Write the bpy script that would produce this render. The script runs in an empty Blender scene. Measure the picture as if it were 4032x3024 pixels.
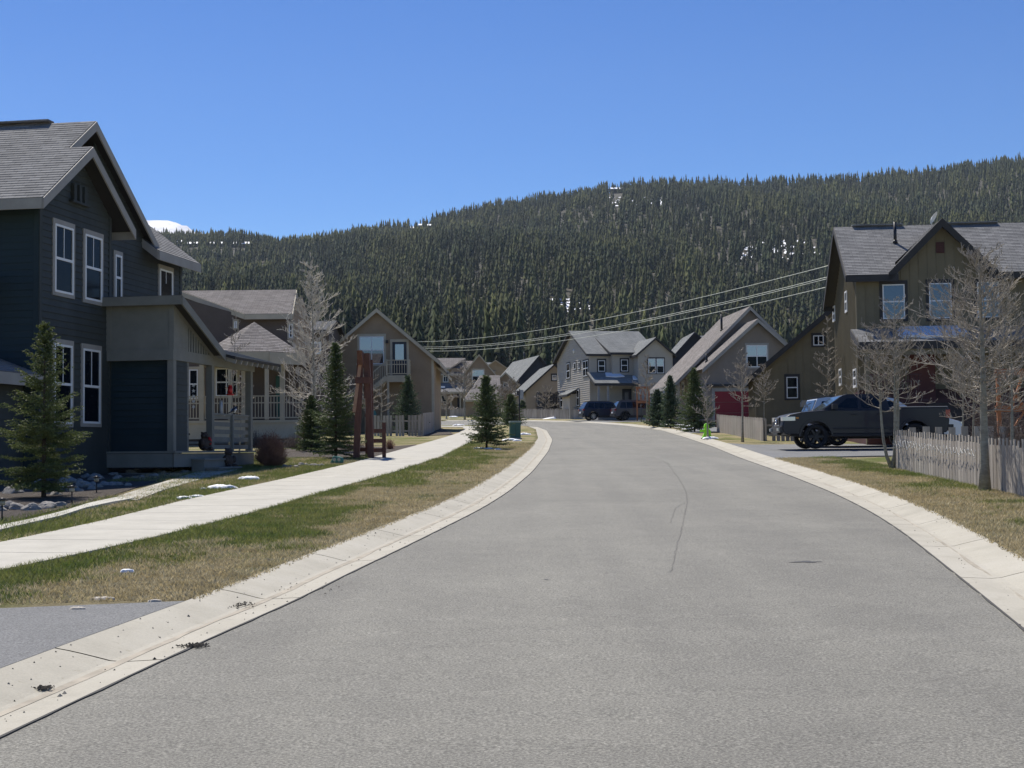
import bpy, bmesh, math, random
import numpy as np
from mathutils import Matrix, Vector, noise
R = math.radians
S = bpy.context.scene
COL = S.collection

# ------------------------------------------------------------------ camera, world, sun, exposure
EYE = 1.6; FPX = 5600.0
PITCH = math.atan((1771-1512)/FPX); ROLL = -R(0.53)
cam_rot = Matrix.Rotation(R(90)+PITCH, 4, 'X') @ Matrix.Rotation(ROLL, 4, 'Z')
cd = bpy.data.cameras.new('camera'); cam = bpy.data.objects.new('camera', cd); COL.objects.link(cam)
cd.sensor_width = 36; cd.lens = 36*FPX/4032; cd.clip_start = 0.1; cd.clip_end = 20000
cam.matrix_world = Matrix.Translation((0, 0, EYE)) @ cam_rot
S.camera = cam
SUN_EL, SUN_AZ = 57.0, -26.0          # azimuth measured clockwise from straight ahead (+Y)
W = bpy.data.worlds.new('World'); S.world = W; W.use_nodes = True
nt = W.node_tree; bg = nt.nodes['Background']
sky = nt.nodes.new('ShaderNodeTexSky'); sky.sky_type = 'NISHITA'; sky.sun_disc = False
sky.sun_elevation = R(SUN_EL); sky.sun_rotation = R(SUN_AZ); sky.altitude = 3200
sky.air_density = 1.25; sky.dust_density = 0.15; sky.ozone_density = 3.0
hs = nt.nodes.new('ShaderNodeHueSaturation'); hs.inputs['Saturation'].default_value = 1.30; hs.inputs["Hue"].default_value = 0.513
nt.links.new(sky.outputs[0], hs.inputs['Color']); nt.links.new(hs.outputs[0], bg.inputs[0]); bg.inputs[1].default_value = 0.095
sd = bpy.data.lights.new('sun', 'SUN'); sun = bpy.data.objects.new('sun', sd); COL.objects.link(sun)
sd.energy = 4.9; sd.angle = R(0.53); sd.color = (1.0, 0.945, 0.85)
sdir = Vector((math.sin(R(SUN_AZ))*math.cos(R(SUN_EL)), math.cos(R(SUN_AZ))*math.cos(R(SUN_EL)), math.sin(R(SUN_EL))))
sun.rotation_euler = sdir.to_track_quat('Z', 'Y').to_euler()
S.view_settings.view_transform = 'Standard'; S.view_settings.look = 'None'
S.view_settings.exposure = 0.28; S.view_settings.gamma = 1.0

# ------------------------------------------------------------------ photograph geometry -> places on the ground
R3 = cam_rot.to_3x3()
def ray(u, v):
    d = R3 @ Vector(((u-2016)/FPX, -(v-1512)/FPX, -1.0)); return d/d.y
def at(u, v, d):
    return Vector((0, 0, EYE)) + ray(u, v)*d
def zg(y):                       # the street climbs away from the camera
    if y < 0: return 0.0265*y
    if y < 170: return 0.0265*y+4.15e-5*y*y
    return 0.0265*170+4.15e-5*170*170+0.0406*(y-170)
def zgrass(y): return zg(y)+0.08
def gp(u, v, off=0.0):
    r = ray(u, v); a, b = 2.0, 260.0
    f = lambda d: (EYE+r.z*d)-(zg(d)+off)
    if f(b) > 0: return Vector((r.x*b, b, zg(b)+off))
    for _ in range(50):
        m = (a+b)/2
        if f(m) > 0: a = m
        else: b = m
    return Vector((r.x*a, a, zg(a)+off))
D = 1.8228                        # a helper factor for outlines read on a reduced copy

# ------------------------------------------------------------------ materials
MATS = {}
def mat(name, col, rough=0.8, var=0.0, vscale=3.0, bump=0.0, bscale=40.0, metal=0.0, spec=0.5, col2=None, coat=0.0, ior=None, stretch=None, island=0.0, detail=6.0, trans=0.0):
    if name in MATS: return MATS[name]
    m = bpy.data.materials.new(name); m.use_nodes = True; n = m.node_tree; b = n.nodes['Principled BSDF']
    b.inputs['Roughness'].default_value = rough; b.inputs['Metallic'].default_value = metal
    b.inputs['Specular IOR Level'].default_value = spec; b.inputs['Coat Weight'].default_value = coat
    if coat: b.inputs['Coat Roughness'].default_value = 0.04
    if ior: b.inputs['IOR'].default_value = ior
    c = (*col, 1)
    tc = n.nodes.new('ShaderNodeTexCoord'); vec = tc.outputs['Object']
    if stretch:
        mp = n.nodes.new('ShaderNodeMapping'); mp.inputs['Scale'].default_value = stretch; n.links.new(vec, mp.inputs[0]); vec = mp.outputs[0]
    out = None
    if var > 0 or col2:
        t = n.nodes.new('ShaderNodeTexNoise'); t.inputs['Scale'].default_value = vscale; t.inputs['Detail'].default_value = detail; t.inputs['Roughness'].default_value = 0.65
        n.links.new(vec, t.inputs[0])
        rp = n.nodes.new('ShaderNodeValToRGB'); n.links.new(t.outputs[0], rp.inputs[0])
        if col2: lo, hi = col, col2
        else: lo = [x*(1-var) for x in col]; hi = [min(1, x*(1+var)) for x in col]
        rp.color_ramp.elements[0].position = 0.36; rp.color_ramp.elements[1].position = 0.64
        rp.color_ramp.elements[0].color = (*lo, 1); rp.color_ramp.elements[1].color = (*hi, 1)
        out = rp.outputs[0]
    if island > 0:
        g = n.nodes.new('ShaderNodeNewGeometry'); mr = n.nodes.new('ShaderNodeMapRange')
        mr.inputs[3].default_value = 1-island; mr.inputs[4].default_value = 1+island
        n.links.new(g.outputs['Random Per Island'], mr.inputs[0])
        vm = n.nodes.new('ShaderNodeVectorMath'); vm.operation = 'SCALE'
        if out: n.links.new(out, vm.inputs[0])
        else: vm.inputs[0].default_value = col
        n.links.new(mr.outputs[0], vm.inputs['Scale']); out = vm.outputs[0]
    if out: n.links.new(out, b.inputs['Base Color'])
    else: b.inputs['Base Color'].default_value = c
    if bump > 0:
        t2 = n.nodes.new('ShaderNodeTexNoise'); t2.inputs['Scale'].default_value = bscale; t2.inputs['Detail'].default_value = 4
        n.links.new(vec, t2.inputs[0]); bp = n.nodes.new('ShaderNodeBump'); bp.inputs['Strength'].default_value = bump; bp.inputs['Distance'].default_value = 0.02
        n.links.new(t2.outputs[0], bp.inputs['Height']); n.links.new(bp.outputs[0], b.inputs['Normal'])
    if trans > 0:
        tr = n.nodes.new('ShaderNodeBsdfTranslucent'); ms = n.nodes.new('ShaderNodeMixShader'); ms.inputs[0].default_value = trans
        if out: n.links.new(out, tr.inputs[0])
        else: tr.inputs[0].default_value = c
        mo = n.nodes['Material Output']; n.links.new(b.outputs[0], ms.inputs[1]); n.links.new(tr.outputs[0], ms.inputs[2]); n.links.new(ms.outputs[0], mo.inputs['Surface'])
    MATS[name] = m; return m

def shingle(name, c1, c2):        # tabs laid out on the metre-true UVs of every roof face
    m = mat(name, c1, 0.95); n = m.node_tree; b = n.nodes['Principled BSDF']; b.inputs['Specular IOR Level'].default_value = 0.15
    uv = n.nodes.new('ShaderNodeUVMap'); br = n.nodes.new('ShaderNodeTexBrick')
    br.inputs['Scale'].default_value = 1.0; br.inputs['Brick Width'].default_value = 0.3; br.inputs['Row Height'].default_value = 0.14
    br.inputs['Mortar Size'].default_value = 0.006; br.inputs['Color1'].default_value = (*c1, 1); br.inputs['Color2'].default_value = (*c2, 1)
    br.inputs['Mortar'].default_value = (*[x*0.45 for x in c1], 1); br.offset = 0.37
    n.links.new(uv.outputs[0], br.inputs[0])
    t = n.nodes.new('ShaderNodeTexNoise'); t.inputs['Scale'].default_value = 0.9; t.inputs['Detail'].default_value = 8; t.inputs['Roughness'].default_value = 0.7
    n.links.new(uv.outputs[0], t.inputs[0])
    mx = n.nodes.new('ShaderNodeMix'); mx.data_type = 'RGBA'; mx.blend_type = 'MULTIPLY'; mx.inputs[0].default_value = 0.6
    cr = n.nodes.new('ShaderNodeValToRGB'); cr.color_ramp.elements[0].position = .3; cr.color_ramp.elements[1].position = .7
    cr.color_ramp.elements[0].color = (.6, .6, .6, 1); cr.color_ramp.elements[1].color = (1.15, 1.12, 1.1, 1)
    n.links.new(t.outputs[0], cr.inputs[0]); n.links.new(br.outputs[0], mx.inputs[6]); n.links.new(cr.outputs[0], mx.inputs[7]); n.links.new(mx.outputs[2], b.inputs['Base Color'])
    return m

SH_GREY = shingle('shingle_grey', (.21, .21, .21), (.31, .31, .305))
SH_WARM = shingle('shingle_warm', (.225, .205, .19), (.33, .305, .285))
SH_COOL = shingle('shingle_cool', (.23, .24, .24), (.31, .32, .31))
M_CHAR = mat('siding_charcoal', (.042, .049, .047), .75, var=.18, vscale=1.4, stretch=(1, 1, .5))
M_CHAR_SHADE = mat('siding_charcoal_shaded', (.011, .027, .036), .75, var=.12, vscale=1.4)  # darker siding copy: shade of the camera-facing walls painted into the colour
M_TRIM = mat('trim_taupe', (.32, .30, .27), .7, var=.08, vscale=2)
M_PORCH = mat('porch_grey', (.195, .192, .168), .75, var=.1, vscale=2)
M_BROWN = mat('siding_brown', (.32, .235, .15), .8, var=.10, vscale=1.2)
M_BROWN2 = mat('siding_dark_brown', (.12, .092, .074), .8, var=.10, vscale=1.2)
M_CREAM = mat('trim_cream', (.48, .42, .31), .7, var=.07, vscale=2)
M_GREYS = mat('siding_stone_grey', (.43, .39, .33), .8, var=.05, vscale=1.0)
M_GREYB = mat('siding_grey_brown', (.25, .21, .175), .8, var=.07, vscale=1.0)
M_OLIVE = mat('siding_olive', (.175, .148, .092), .8, var=.10, vscale=1.0)
M_NAVY = mat('siding_navy', (.022, .026, .042), .8, var=.1, vscale=1.0)
M_TAN = mat('siding_tan', (.38, .31, .225), .8, var=.07, vscale=1.0)
M_DKTRIM = mat('trim_dark', (.032, .030, .030), .7, var=.1)
M_FASC = mat('fascia_grey', (.33, .31, .28), .7, var=.08)
M_WHITE = mat('vinyl_white', (.80, .80, .79), .45)
M_GLASS = mat('window_glass', (.006, .009, .014), .05, spec=.14, ior=1.35)
M_GLASSB = mat('coated_glass', (.015, .028, .05), .03, spec=.8, ior=1.8)
M_BLIND = mat('glass_over_blind', (.17, .18, .19), .06, spec=1.0, ior=2.0)
M_FOUND = mat('foundation', (.2, .19, .18), .9, var=.1)
M_REDG = mat('garage_door_red', (.27, .016, .024), .6, var=.06)
M_MAROON = mat('maroon_siding', (.07, .022, .02), .7, var=.1)
M_DOOR = mat('door_dark', (.022, .025, .035), .5)
M_CONC = mat('concrete', (.50, .48, .42), .9, var=.09, vscale=1.6, bump=.25, bscale=60)
M_FENCE = mat('weathered_pickets', (.27, .235, .20), .9, col2=(.44, .395, .34), vscale=2.2, stretch=(3, 3, .35), island=.16, bump=.3, bscale=30)
M_CEDAR = mat('stained_cedar', (.165, .070, .045), .75, col2=(.10, .042, .03), vscale=5, stretch=(3, 3, .5), bump=.2, bscale=30)
M_CEDARO = mat('orange_cedar', (.36, .14, .055), .75, var=.15, vscale=4)
M_ROCK = mat('rock', (.20, .185, .165), .95, col2=(.34, .32, .29), vscale=5, bump=.5, bscale=12)
M_SNOW = mat('snow', (.86, .88, .92), .6, bump=.3, bscale=30)
M_BARK = mat('aspen_bark', (.36, .34, .27), .85, col2=(.22, .20, .16), vscale=6, stretch=(1, 1, 2.5), bump=.3, bscale=25)
M_TWIG = mat('aspen_twig', (.35, .31, .26), .85, var=.35, vscale=3)
M_DBARK = mat('spruce_bark', (.075, .055, .042), .95, var=.3, vscale=12, bump=.4)
M_NEED = mat('spruce_needles', (.075, .115, .045), .6, col2=(.155, .19, .065), vscale=5.5, island=.4, trans=.25)
M_NEEDY = mat('spruce_needles_light', (.075, .11, .040), .6, col2=(.165, .19, .055), vscale=5, island=.35, trans=.3)
M_NEEDD = mat('spruce_needles_dark', (.060, .10, .055), .6, col2=(.12, .165, .08), vscale=5, island=.4, trans=.25)
M_BUSH = mat('red_twigs', (.34, .18, .12), .85, col2=(.22, .115, .08), vscale=4)
M_GREEN = mat('green_cabinet', (.035, .11, .085), .5, var=.06)
M_BLACK = mat('black_metal', (.012, .012, .014), .45)
M_STEEL = mat('wire_aluminium', (.52, .54, .46), .5, metal=.3)
M_TYRE = mat('tyre', (.016, .016, .017), .85)
M_RIMD = mat('rim_dark', (.03, .03, .032), .4, metal=.6)
M_RIMS = mat('rim_silver', (.45, .45, .46), .3, metal=.8)
M_PTRUCK = mat('paint_grey_blue', (.024, .026, .034), .45, metal=.0, coat=.16, spec=.25)
M_PBLUE = mat('paint_dark_blue', (.014, .022, .045), .4, metal=.0, coat=.3, spec=.3)
M_PGREY = mat('paint_grey', (.07, .068, .075), .4, metal=.0, coat=.3, spec=.3)
M_PWHITE = mat('paint_white', (.66, .67, .68), .35, coat=1.0)
M_PLAST = mat('black_plastic', (.018, .018, .02), .6)
M_CHROME = mat('chrome', (.7, .7, .72), .12, metal=1.0)
M_LENS = mat('headlight_lens', (.55, .56, .58), .08, spec=1.0, metal=.3)
M_TAIL = mat('tail_lens', (.32, .012, .012), .12)
M_LIME = mat('lime_plastic', (.30, .80, .03), .5)
M_RED = mat('red_plastic', (.55, .02, .02), .4)
M_WOODD = mat('dark_wood', (.06, .042, .033), .8, var=.2, vscale=6)

# ------------------------------------------------------------------ mesh helper
def clip(poly, ax, lo, hi):
    def half(p, keep, c):
        o = []
        for i in range(len(p)):
            a, b = p[i], p[(i+1) % len(p)]; ia, ib = keep(a), keep(b)
            if ia: o.append(a)
            if ia != ib:
                t = (c-a[ax])/(b[ax]-a[ax]); q = [a[0]+(b[0]-a[0])*t, a[1]+(b[1]-a[1])*t]; q[ax] = c; o.append(tuple(q))
        return o
    p = half(poly, lambda q: q[ax] >= lo-1e-9, lo)
    if len(p) < 3: return []
    p = half(p, lambda q: q[ax] <= hi+1e-9, hi)
    return p if len(p) >= 3 else []

class MB:
    def __init__(s): s.v = []; s.f = []; s.m = []; s.sm = []
    def face(s, pts, m=0, smooth=False):
        i = len(s.v); s.v += [tuple(p) for p in pts]; s.f.append(tuple(range(i, i+len(pts)))); s.m.append(m); s.sm.append(smooth)
    def mesh(s, vs, fs, m=0, smooth=False):
        i = len(s.v); s.v += [tuple(p) for p in vs]; s.f += [tuple(i+k for k in f) for f in fs]; s.m += [m]*len(fs); s.sm += [smooth]*len(fs)
    def box(s, a, b, m=0):
        x0, x1 = sorted((a[0], b[0])); y0, y1 = sorted((a[1], b[1])); z0, z1 = sorted((a[2], b[2]))
        s.mesh([(x0, y0, z0), (x1, y0, z0), (x1, y1, z0), (x0, y1, z0), (x0, y0, z1), (x1, y0, z1), (x1, y1, z1), (x0, y1, z1)],
               [(0, 3, 2, 1), (4, 5, 6, 7), (0, 1, 5, 4), (1, 2, 6, 5), (2, 3, 7, 6), (3, 0, 4, 7)], m)
    def obox(s, o, ex, ey, ez, m=0):           # corner + three edge vectors (right-handed)
        o, ex, ey, ez = map(Vector, (o, ex, ey, ez))
        P = [o, o+ex, o+ex+ey, o+ey]; P = P+[p+ez for p in P]
        s.mesh(P, [(0, 3, 2, 1), (4, 5, 6, 7), (0, 1, 5, 4), (1, 2, 6, 5), (2, 3, 7, 6), (3, 0, 4, 7)], m)
    def beam(s, a, b, w, h, m=0, up=(0, 0, 1)):   # bar from a to b
        a, b = Vector(a), Vector(b); d = (b-a); n = d.normalized(); u = Vector(up)
        if abs(n.dot(u)) > .95: u = Vector((0, 1, 0))
        sd_ = n.cross(u).normalized(); u2 = sd_.cross(n).normalized()
        s.obox(a-sd_*w/2-u2*h/2, d, -sd_*-w if False else sd_*w*-1, u2*h, m) if False else s.obox(a+sd_*w/2-u2*h/2, d, -sd_*w, u2*h, m)
    def tube(s, pts, rads, n=6, m=0, cap=True, smooth=True):
        pts = [Vector(p) for p in pts]; i0 = len(s.v); prev = None
        for k, p in enumerate(pts):
            t = (pts[min(k+1, len(pts)-1)]-pts[max(k-1, 0)]).normalized()
            a = Vector((0, 0, 1)) if abs(t.z) < .9 else Vector((1, 0, 0))
            if prev is None: x = t.cross(a).normalized()
            else:
                x = (prev-t*prev.dot(t)); x = x.normalized() if x.length > 1e-6 else t.cross(a).normalized()
            prev = x; y = t.cross(x)
            for j in range(n):
                q = 2*math.pi*j/n; s.v.append(tuple(p+(x*math.cos(q)+y*math.sin(q))*rads[k]))
        for k in range(len(pts)-1):
            for j in range(n):
                a0 = i0+k*n+j; a1 = i0+k*n+(j+1) % n
                s.f.append((a0, a1, a1+n, a0+n)); s.m.append(m); s.sm.append(smooth)
        if cap:
            s.f.append(tuple(i0+j for j in range(n))[::-1]); s.m.append(m); s.sm.append(False)
            e = i0+(len(pts)-1)*n; s.f.append(tuple(e+j for j in range(n))); s.m.append(m); s.sm.append(False)
    def cyl(s, c, r, h, n=16, m=0, r2=None):
        s.tube([c, (c[0], c[1], c[2]+h)], [r, r if r2 is None else r2], n, m, True, True)
    def lap(s, O, Sx, T, N, poly, e=.15, proud=.014, m=0, t0=None):
        O, Sx, T, N = Vector(O), Vector(Sx), Vector(T), Vector(N)
        lo = min(p[1] for p in poly); hi = max(p[1] for p in poly); k = math.floor((lo-(t0 or 0))/e)
        while k*e+(t0 or 0) < hi-1e-6:
            a = k*e+(t0 or 0); b = a+e; q = clip(poly, 1, a, b); k += 1
            if not q: continue
            s.face([O+Sx*p[0]+T*p[1]+N*(proud*(b-p[1])/e) for p in q], m)
            bt = [p for p in q if abs(p[1]-a) < 1e-6]
            if len(bt) >= 2:
                x0 = min(p[0] for p in bt); x1 = max(p[0] for p in bt)
                if x1-x0 > 1e-4: s.face([O+Sx*x1+T*a+N*proud, O+Sx*x0+T*a+N*proud, O+Sx*x0+T*a, O+Sx*x1+T*a], m)
    def prismpoly(s, pts, N, th, m=0):         # planar polygon thickened by th along N
        pts = [Vector(p) for p in pts]; N = Vector(N); k = len(pts)
        s.face([p+N*th for p in pts], m); s.face([p for p in pts][::-1], m)
        for i in range(k):
            a, b = pts[i], pts[(i+1) % k]; s.face([a, b, b+N*th, a+N*th], m)
    def build(s, name, mats, parent=None, loc=None, bevel=0):
        me = bpy.data.meshes.new(name); me.from_pydata(s.v, [], s.f)
        mats = mats if isinstance(mats, (list, tuple)) else [mats]
        for q in mats: me.materials.append(q)
        me.polygons.foreach_set('material_index', s.m); me.polygons.foreach_set('use_smooth', s.sm)
        uvl = me.uv_layers.new(name='UVMap'); nl = len(me.loops)
        co = np.empty(len(me.vertices)*3); me.vertices.foreach_get('co', co); co = co.reshape(-1, 3)
        vi = np.empty(nl, int); me.loops.foreach_get('vertex_index', vi)
        pn = np.empty(len(me.polygons)*3); me.polygons.foreach_get('normal', pn); pn = pn.reshape(-1, 3)
        lt = np.empty(len(me.polygons), int); me.polygons.foreach_get('loop_total', lt); N = np.repeat(pn, lt, axis=0)
        Sx = np.stack([-N[:, 1], N[:, 0], np.zeros(nl)], 1); ln = np.linalg.norm(Sx, axis=1); flat = ln < .08
        Sx[flat] = (1, 0, 0); ln[flat] = 1; Sx /= ln[:, None]; T = np.cross(N, Sx); T[flat] = (0, 1, 0)
        P = co[vi]; uvs = np.stack([(P*Sx).sum(1), (P*T).sum(1)], 1); uvl.data.foreach_set('uv', uvs.ravel())
        me.update(); o = bpy.data.objects.new(name, me); COL.objects.link(o)
        if parent: o.parent = parent
        if loc: o.location = loc
        if bevel:
            md = o.modifiers.new('bevel', 'BEVEL'); md.width = bevel; md.segments = 2; md.limit_method = 'ANGLE'; md.angle_limit = R(35)
        return o

def tag(o, label=None, cat=None, group=None, kind=None):
    if label: o['label'] = label
    if cat: o['category'] = cat
    if group: o['group'] = group
    if kind: o['kind'] = kind
    return o
def empty(name, loc, rz=0.0, label=None, cat=None, group=None):
    o = bpy.data.objects.new(name, None); COL.objects.link(o); o.location = loc; o.rotation_euler = (0, 0, rz); o.empty_display_size = .3
    return tag(o, label, cat, group)
KIDS = {}
def copy_tree(root, loc, rz=0, sc=(1, 1, 1), label=None):
    r = root.copy(); COL.objects.link(r); r.location = loc; r.rotation_euler = (0, 0, rz); r.scale = sc
    if label: r['label'] = label
    for ch in [c for c in bpy.data.objects if c.parent == root]:
        c = ch.copy(); COL.objects.link(c); c.parent = r
    return r
# ------------------------------------------------------------------ setting: street, kerbs, pavements, lawns
rng = np.random.default_rng(7)
def edge_fn(px, off, ahead, far):
    P = [gp(u*D, v*D, off) for u, v in px]; P = [(p.x, p.y) for p in P]+far
    P.sort(key=lambda q: q[1])
    ys = [p[1] for p in P]; xs = [p[0] for p in P]
    k = (xs[1]-xs[0])/(ys[1]-ys[0]) if ahead is None else ahead
    ys = [-40]+ys; xs = [xs[0]-k*(ys[1]+40)]+xs
    g = np.arange(-40, 200, .25); raw = np.interp(g, ys, xs); out = raw.copy()
    for i, y in enumerate(g):
        w = min(2.5, .6+.05*max(0, y)) if y < 92 else .35
        k2 = np.exp(-((g-y)/w)**2); out[i] = (raw*k2).sum()/k2.sum()
    return lambda y: float(np.interp(y, g, out))
LI = edge_fn([(0,1595),(150,1525),(300,1452),(450,1383),(520,1350),(640,1300),(740,1246),(870,1185),(960,1140),(1040,1100),(1100,1062),(1150,1020),(1185,975),(1194,950)], 0, None,
             [(2.27,94),(1.85,106),(.9,110.5),(-1.5,112),(-40,113.5)])
RI = edge_fn([(2212,1362),(2100,1270),(2000,1190),(1950,1150),(1880,1105),(1800,1065),(1700,1025),(1600,990),(1540,965),(1480,945),(1430,930)], 0, None,
             [(8.6,108),(7.2,118),(5.4,126),(1.0,134),(-8,138.5),(-40,142)])
LO = lambda y: LI(y)-gw(y, -1)
RO = lambda y: RI(y)+gw(y, 1)
def gw(y, s): return .72 if s < 0 else .78
def curb_y(y): return 0
def ribbon(name, XL, XR, ys, zoff, mats, cols=5, skirt=.06, kind='structure', gap=None, prof=None, rough=None):
    mb = MB()
    def strip(ya, yb, n):
        yy = np.linspace(ya, yb, n+1); rows = []
        for y in yy:
            xl, xr = XL(y), XR(y); rows.append([(xl+(xr-xl)*j/cols, y, zg(y)+zoff+(prof(j/cols) if prof else 0)) for j in range(cols+1)])
        i0 = len(mb.v)
        for r in rows: mb.v += r
        for a in range(len(rows)-1):
            for j in range(cols):
                q = i0+a*(cols+1)+j; mb.f.append((q, q+1, q+cols+2, q+cols+1)); mb.m.append(0); mb.sm.append(False)
        for j in (0, cols):
            for a in range(len(rows)-1):
                p, q = Vector(rows[a][j]), Vector(rows[a+1][j]); dn = Vector((0, 0, -skirt)); mb.face([p, p+dn, q+dn, q] if j else [q, q+dn, p+dn, p])
    for a, b, n in ys: strip(a, b, n)
    return tag(mb.build(name, mats), kind=kind)

# materials of the ground
def ground_mat(name, build):
    m = bpy.data.materials.new(name); m.use_nodes = True; build(m.node_tree, m.node_tree.nodes['Principled BSDF']); return m
def N_(n, t, **k):
    x = n.nodes.new(t)
    for a, b in k.items():
        if a in x.inputs: x.inputs[a].default_value = b
        else: setattr(x, a, b)
    return x
def ramp(n, src, stops):
    r = n.nodes.new('ShaderNodeValToRGB'); n.links.new(src, r.inputs[0]); e = r.color_ramp.elements
    while len(e) < len(stops): e.new(.5)
    for q, (p, c) in zip(e, stops): q.position = p; q.color = (*c, 1) if len(c) == 3 else c
    return r.outputs[0]
def mixc(n, f, a, b, mode='MIX'):
    x = n.nodes.new('ShaderNodeMix'); x.data_type = 'RGBA'; x.blend_type = mode
    for s, i in ((f, 0), (a, 6), (b, 7)):
        if hasattr(s, 'links'): n.links.new(s, x.inputs[i])
        else: x.inputs[i].default_value = s if not isinstance(s, tuple) else (*s, 1)
    return x.outputs[2]
def noise_(n, vec, scale, detail=4, rough=.6, dist=0):
    t = N_(n, 'ShaderNodeTexNoise', Scale=scale, Detail=detail, Roughness=rough, Distortion=dist); n.links.new(vec, t.inputs[0]); return t.outputs[0]
def asph(base, hi, sc):
    def f(n, b):
        g = n.nodes.new('ShaderNodeNewGeometry').outputs['Position']
        a = noise_(n, g, 62, 4, .8); c1 = ramp(n, a, [(.34, tuple(x*.42 for x in base)), (.50, base), (.66, hi)])
        big = noise_(n, g, .35, 5, .6, .4); c2 = ramp(n, big, [(.3, (.86, .86, .86)), (.7, (1.08, 1.08, 1.07))])
        mid = noise_(n, g, 2.6, 6, .7); c3 = ramp(n, mid, [(.3, (.92, .92, .92)), (.7, (1.06, 1.06, 1.06))])
        mp = N_(n, 'ShaderNodeMapping', Scale=(1.5, .09, 1)); n.links.new(g, mp.inputs[0])
        st = noise_(n, mp.outputs[0], 1.0, 3, .5); c4 = ramp(n, st, [(.35, (.93, .93, .93)), (.65, (1.05, 1.05, 1.04))])
        n.links.new(mixc(n, 1.0, mixc(n, 1.0, mixc(n, 1.0, c1, c2, 'MULTIPLY'), c3, 'MULTIPLY'), c4, 'MULTIPLY'), b.inputs['Base Color'])
        bp = N_(n, 'ShaderNodeBump', Strength=.55, Distance=.012); n.links.new(a, bp.inputs['Height']); n.links.new(bp.outputs[0], b.inputs['Normal'])
        b.inputs['Roughness'].default_value = .85; b.inputs['Specular IOR Level'].default_value = .35
    return f
M_ASPH = ground_mat('asphalt', asph((.20, .192, .166), (.365, .352, .305), 1))
M_DRIVE = ground_mat('driveway_asphalt', asph((.175, .177, .177), (.29, .29, .285), 1))
def conc_(n, b):
    g = n.nodes.new('ShaderNodeNewGeometry').outputs['Position']
    a = noise_(n, g, 1.1, 7, .65, .3); c = ramp(n, a, [(.28, (.36, .335, .27)), (.5, (.435, .405, .33)), (.72, (.48, .45, .375))])
    s = ramp(n, noise_(n, g, 60, 3, .7), [(.3, (.88, .88, .88)), (.7, (1.05, 1.05, 1.05))])
    d = ramp(n, noise_(n, g, 9, 5, .75), [(.60, (1, 1, 1)), (.74, (.72, .69, .63))])
    n.links.new(mixc(n, 1.0, mixc(n, 1.0, c, s, 'MULTIPLY'), d, 'MULTIPLY'), b.inputs['Base Color']); b.inputs['Roughness'].default_value = .9
    bp = N_(n, 'ShaderNodeBump', Strength=.3, Distance=.01); n.links.new(noise_(n, g, 45, 4, .7), bp.inputs['Height']); n.links.new(bp.outputs[0], b.inputs['Normal'])
M_GUTTER = ground_mat('gutter_concrete', conc_)
def walk_(n, b):
    g = n.nodes.new('ShaderNodeNewGeometry').outputs['Position']
    c = ramp(n, noise_(n, g, 1.5, 7, .65, .2), [(.28, (.39, .37, .315)), (.72, (.51, .485, .415))])
    s = ramp(n, noise_(n, g, 55, 3, .7), [(.3, (.9, .9, .9)), (.7, (1.05, 1.05, 1.05))])
    n.links.new(mixc(n, 1.0, c, s, 'MULTIPLY'), b.inputs['Base Color']); b.inputs['Roughness'].default_value = .9
M_WALK = ground_mat('pavement_concrete', walk_)
def lawn_(n, b):
    g = n.nodes.new('ShaderNodeNewGeometry').outputs['Position']
    gr = ramp(n, noise_(n, g, 14, 5, .75), [(.3, (.085, .108, .028)), (.7, (.19, .21, .06))])
    dry = ramp(n, noise_(n, g, 22, 5, .75), [(.3, (.19, .16, .085)), (.7, (.42, .355, .21))])
    mp = N_(n, 'ShaderNodeMapping', Scale=(1, .55, 1)); n.links.new(g, mp.inputs[0])
    f = ramp(n, noise_(n, mp.outputs[0], .55, 6, .62, .5), [(.36, (0, 0, 0)), (.54, (1, 1, 1))])
    n.links.new(mixc(n, f, gr, dry), b.inputs['Base Color']); b.inputs['Roughness'].default_value = .95; b.inputs['Specular IOR Level'].default_value = .1
    bp = N_(n, 'ShaderNodeBump', Strength=1.0, Distance=.05); n.links.new(noise_(n, g, 30, 5, .8), bp.inputs['Height']); n.links.new(bp.outputs[0], b.inputs['Normal'])
M_LAWN = ground_mat('lawn', lawn_)
def soil_(n, b):
    g = n.nodes.new('ShaderNodeNewGeometry').outputs['Position']
    n.links.new(ramp(n, noise_(n, g, 9, 6, .8), [(.3, (.045, .034, .026)), (.55, (.10, .08, .062)), (.75, (.19, .165, .14))]), b.inputs['Base Color']); b.inputs['Roughness'].default_value = 1
    bp = N_(n, 'ShaderNodeBump', Strength=1.0, Distance=.08); n.links.new(noise_(n, g, 16, 5, .8), bp.inputs['Height']); n.links.new(bp.outputs[0], b.inputs['Normal'])
M_SOIL = ground_mat('mulch', soil_)

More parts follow.
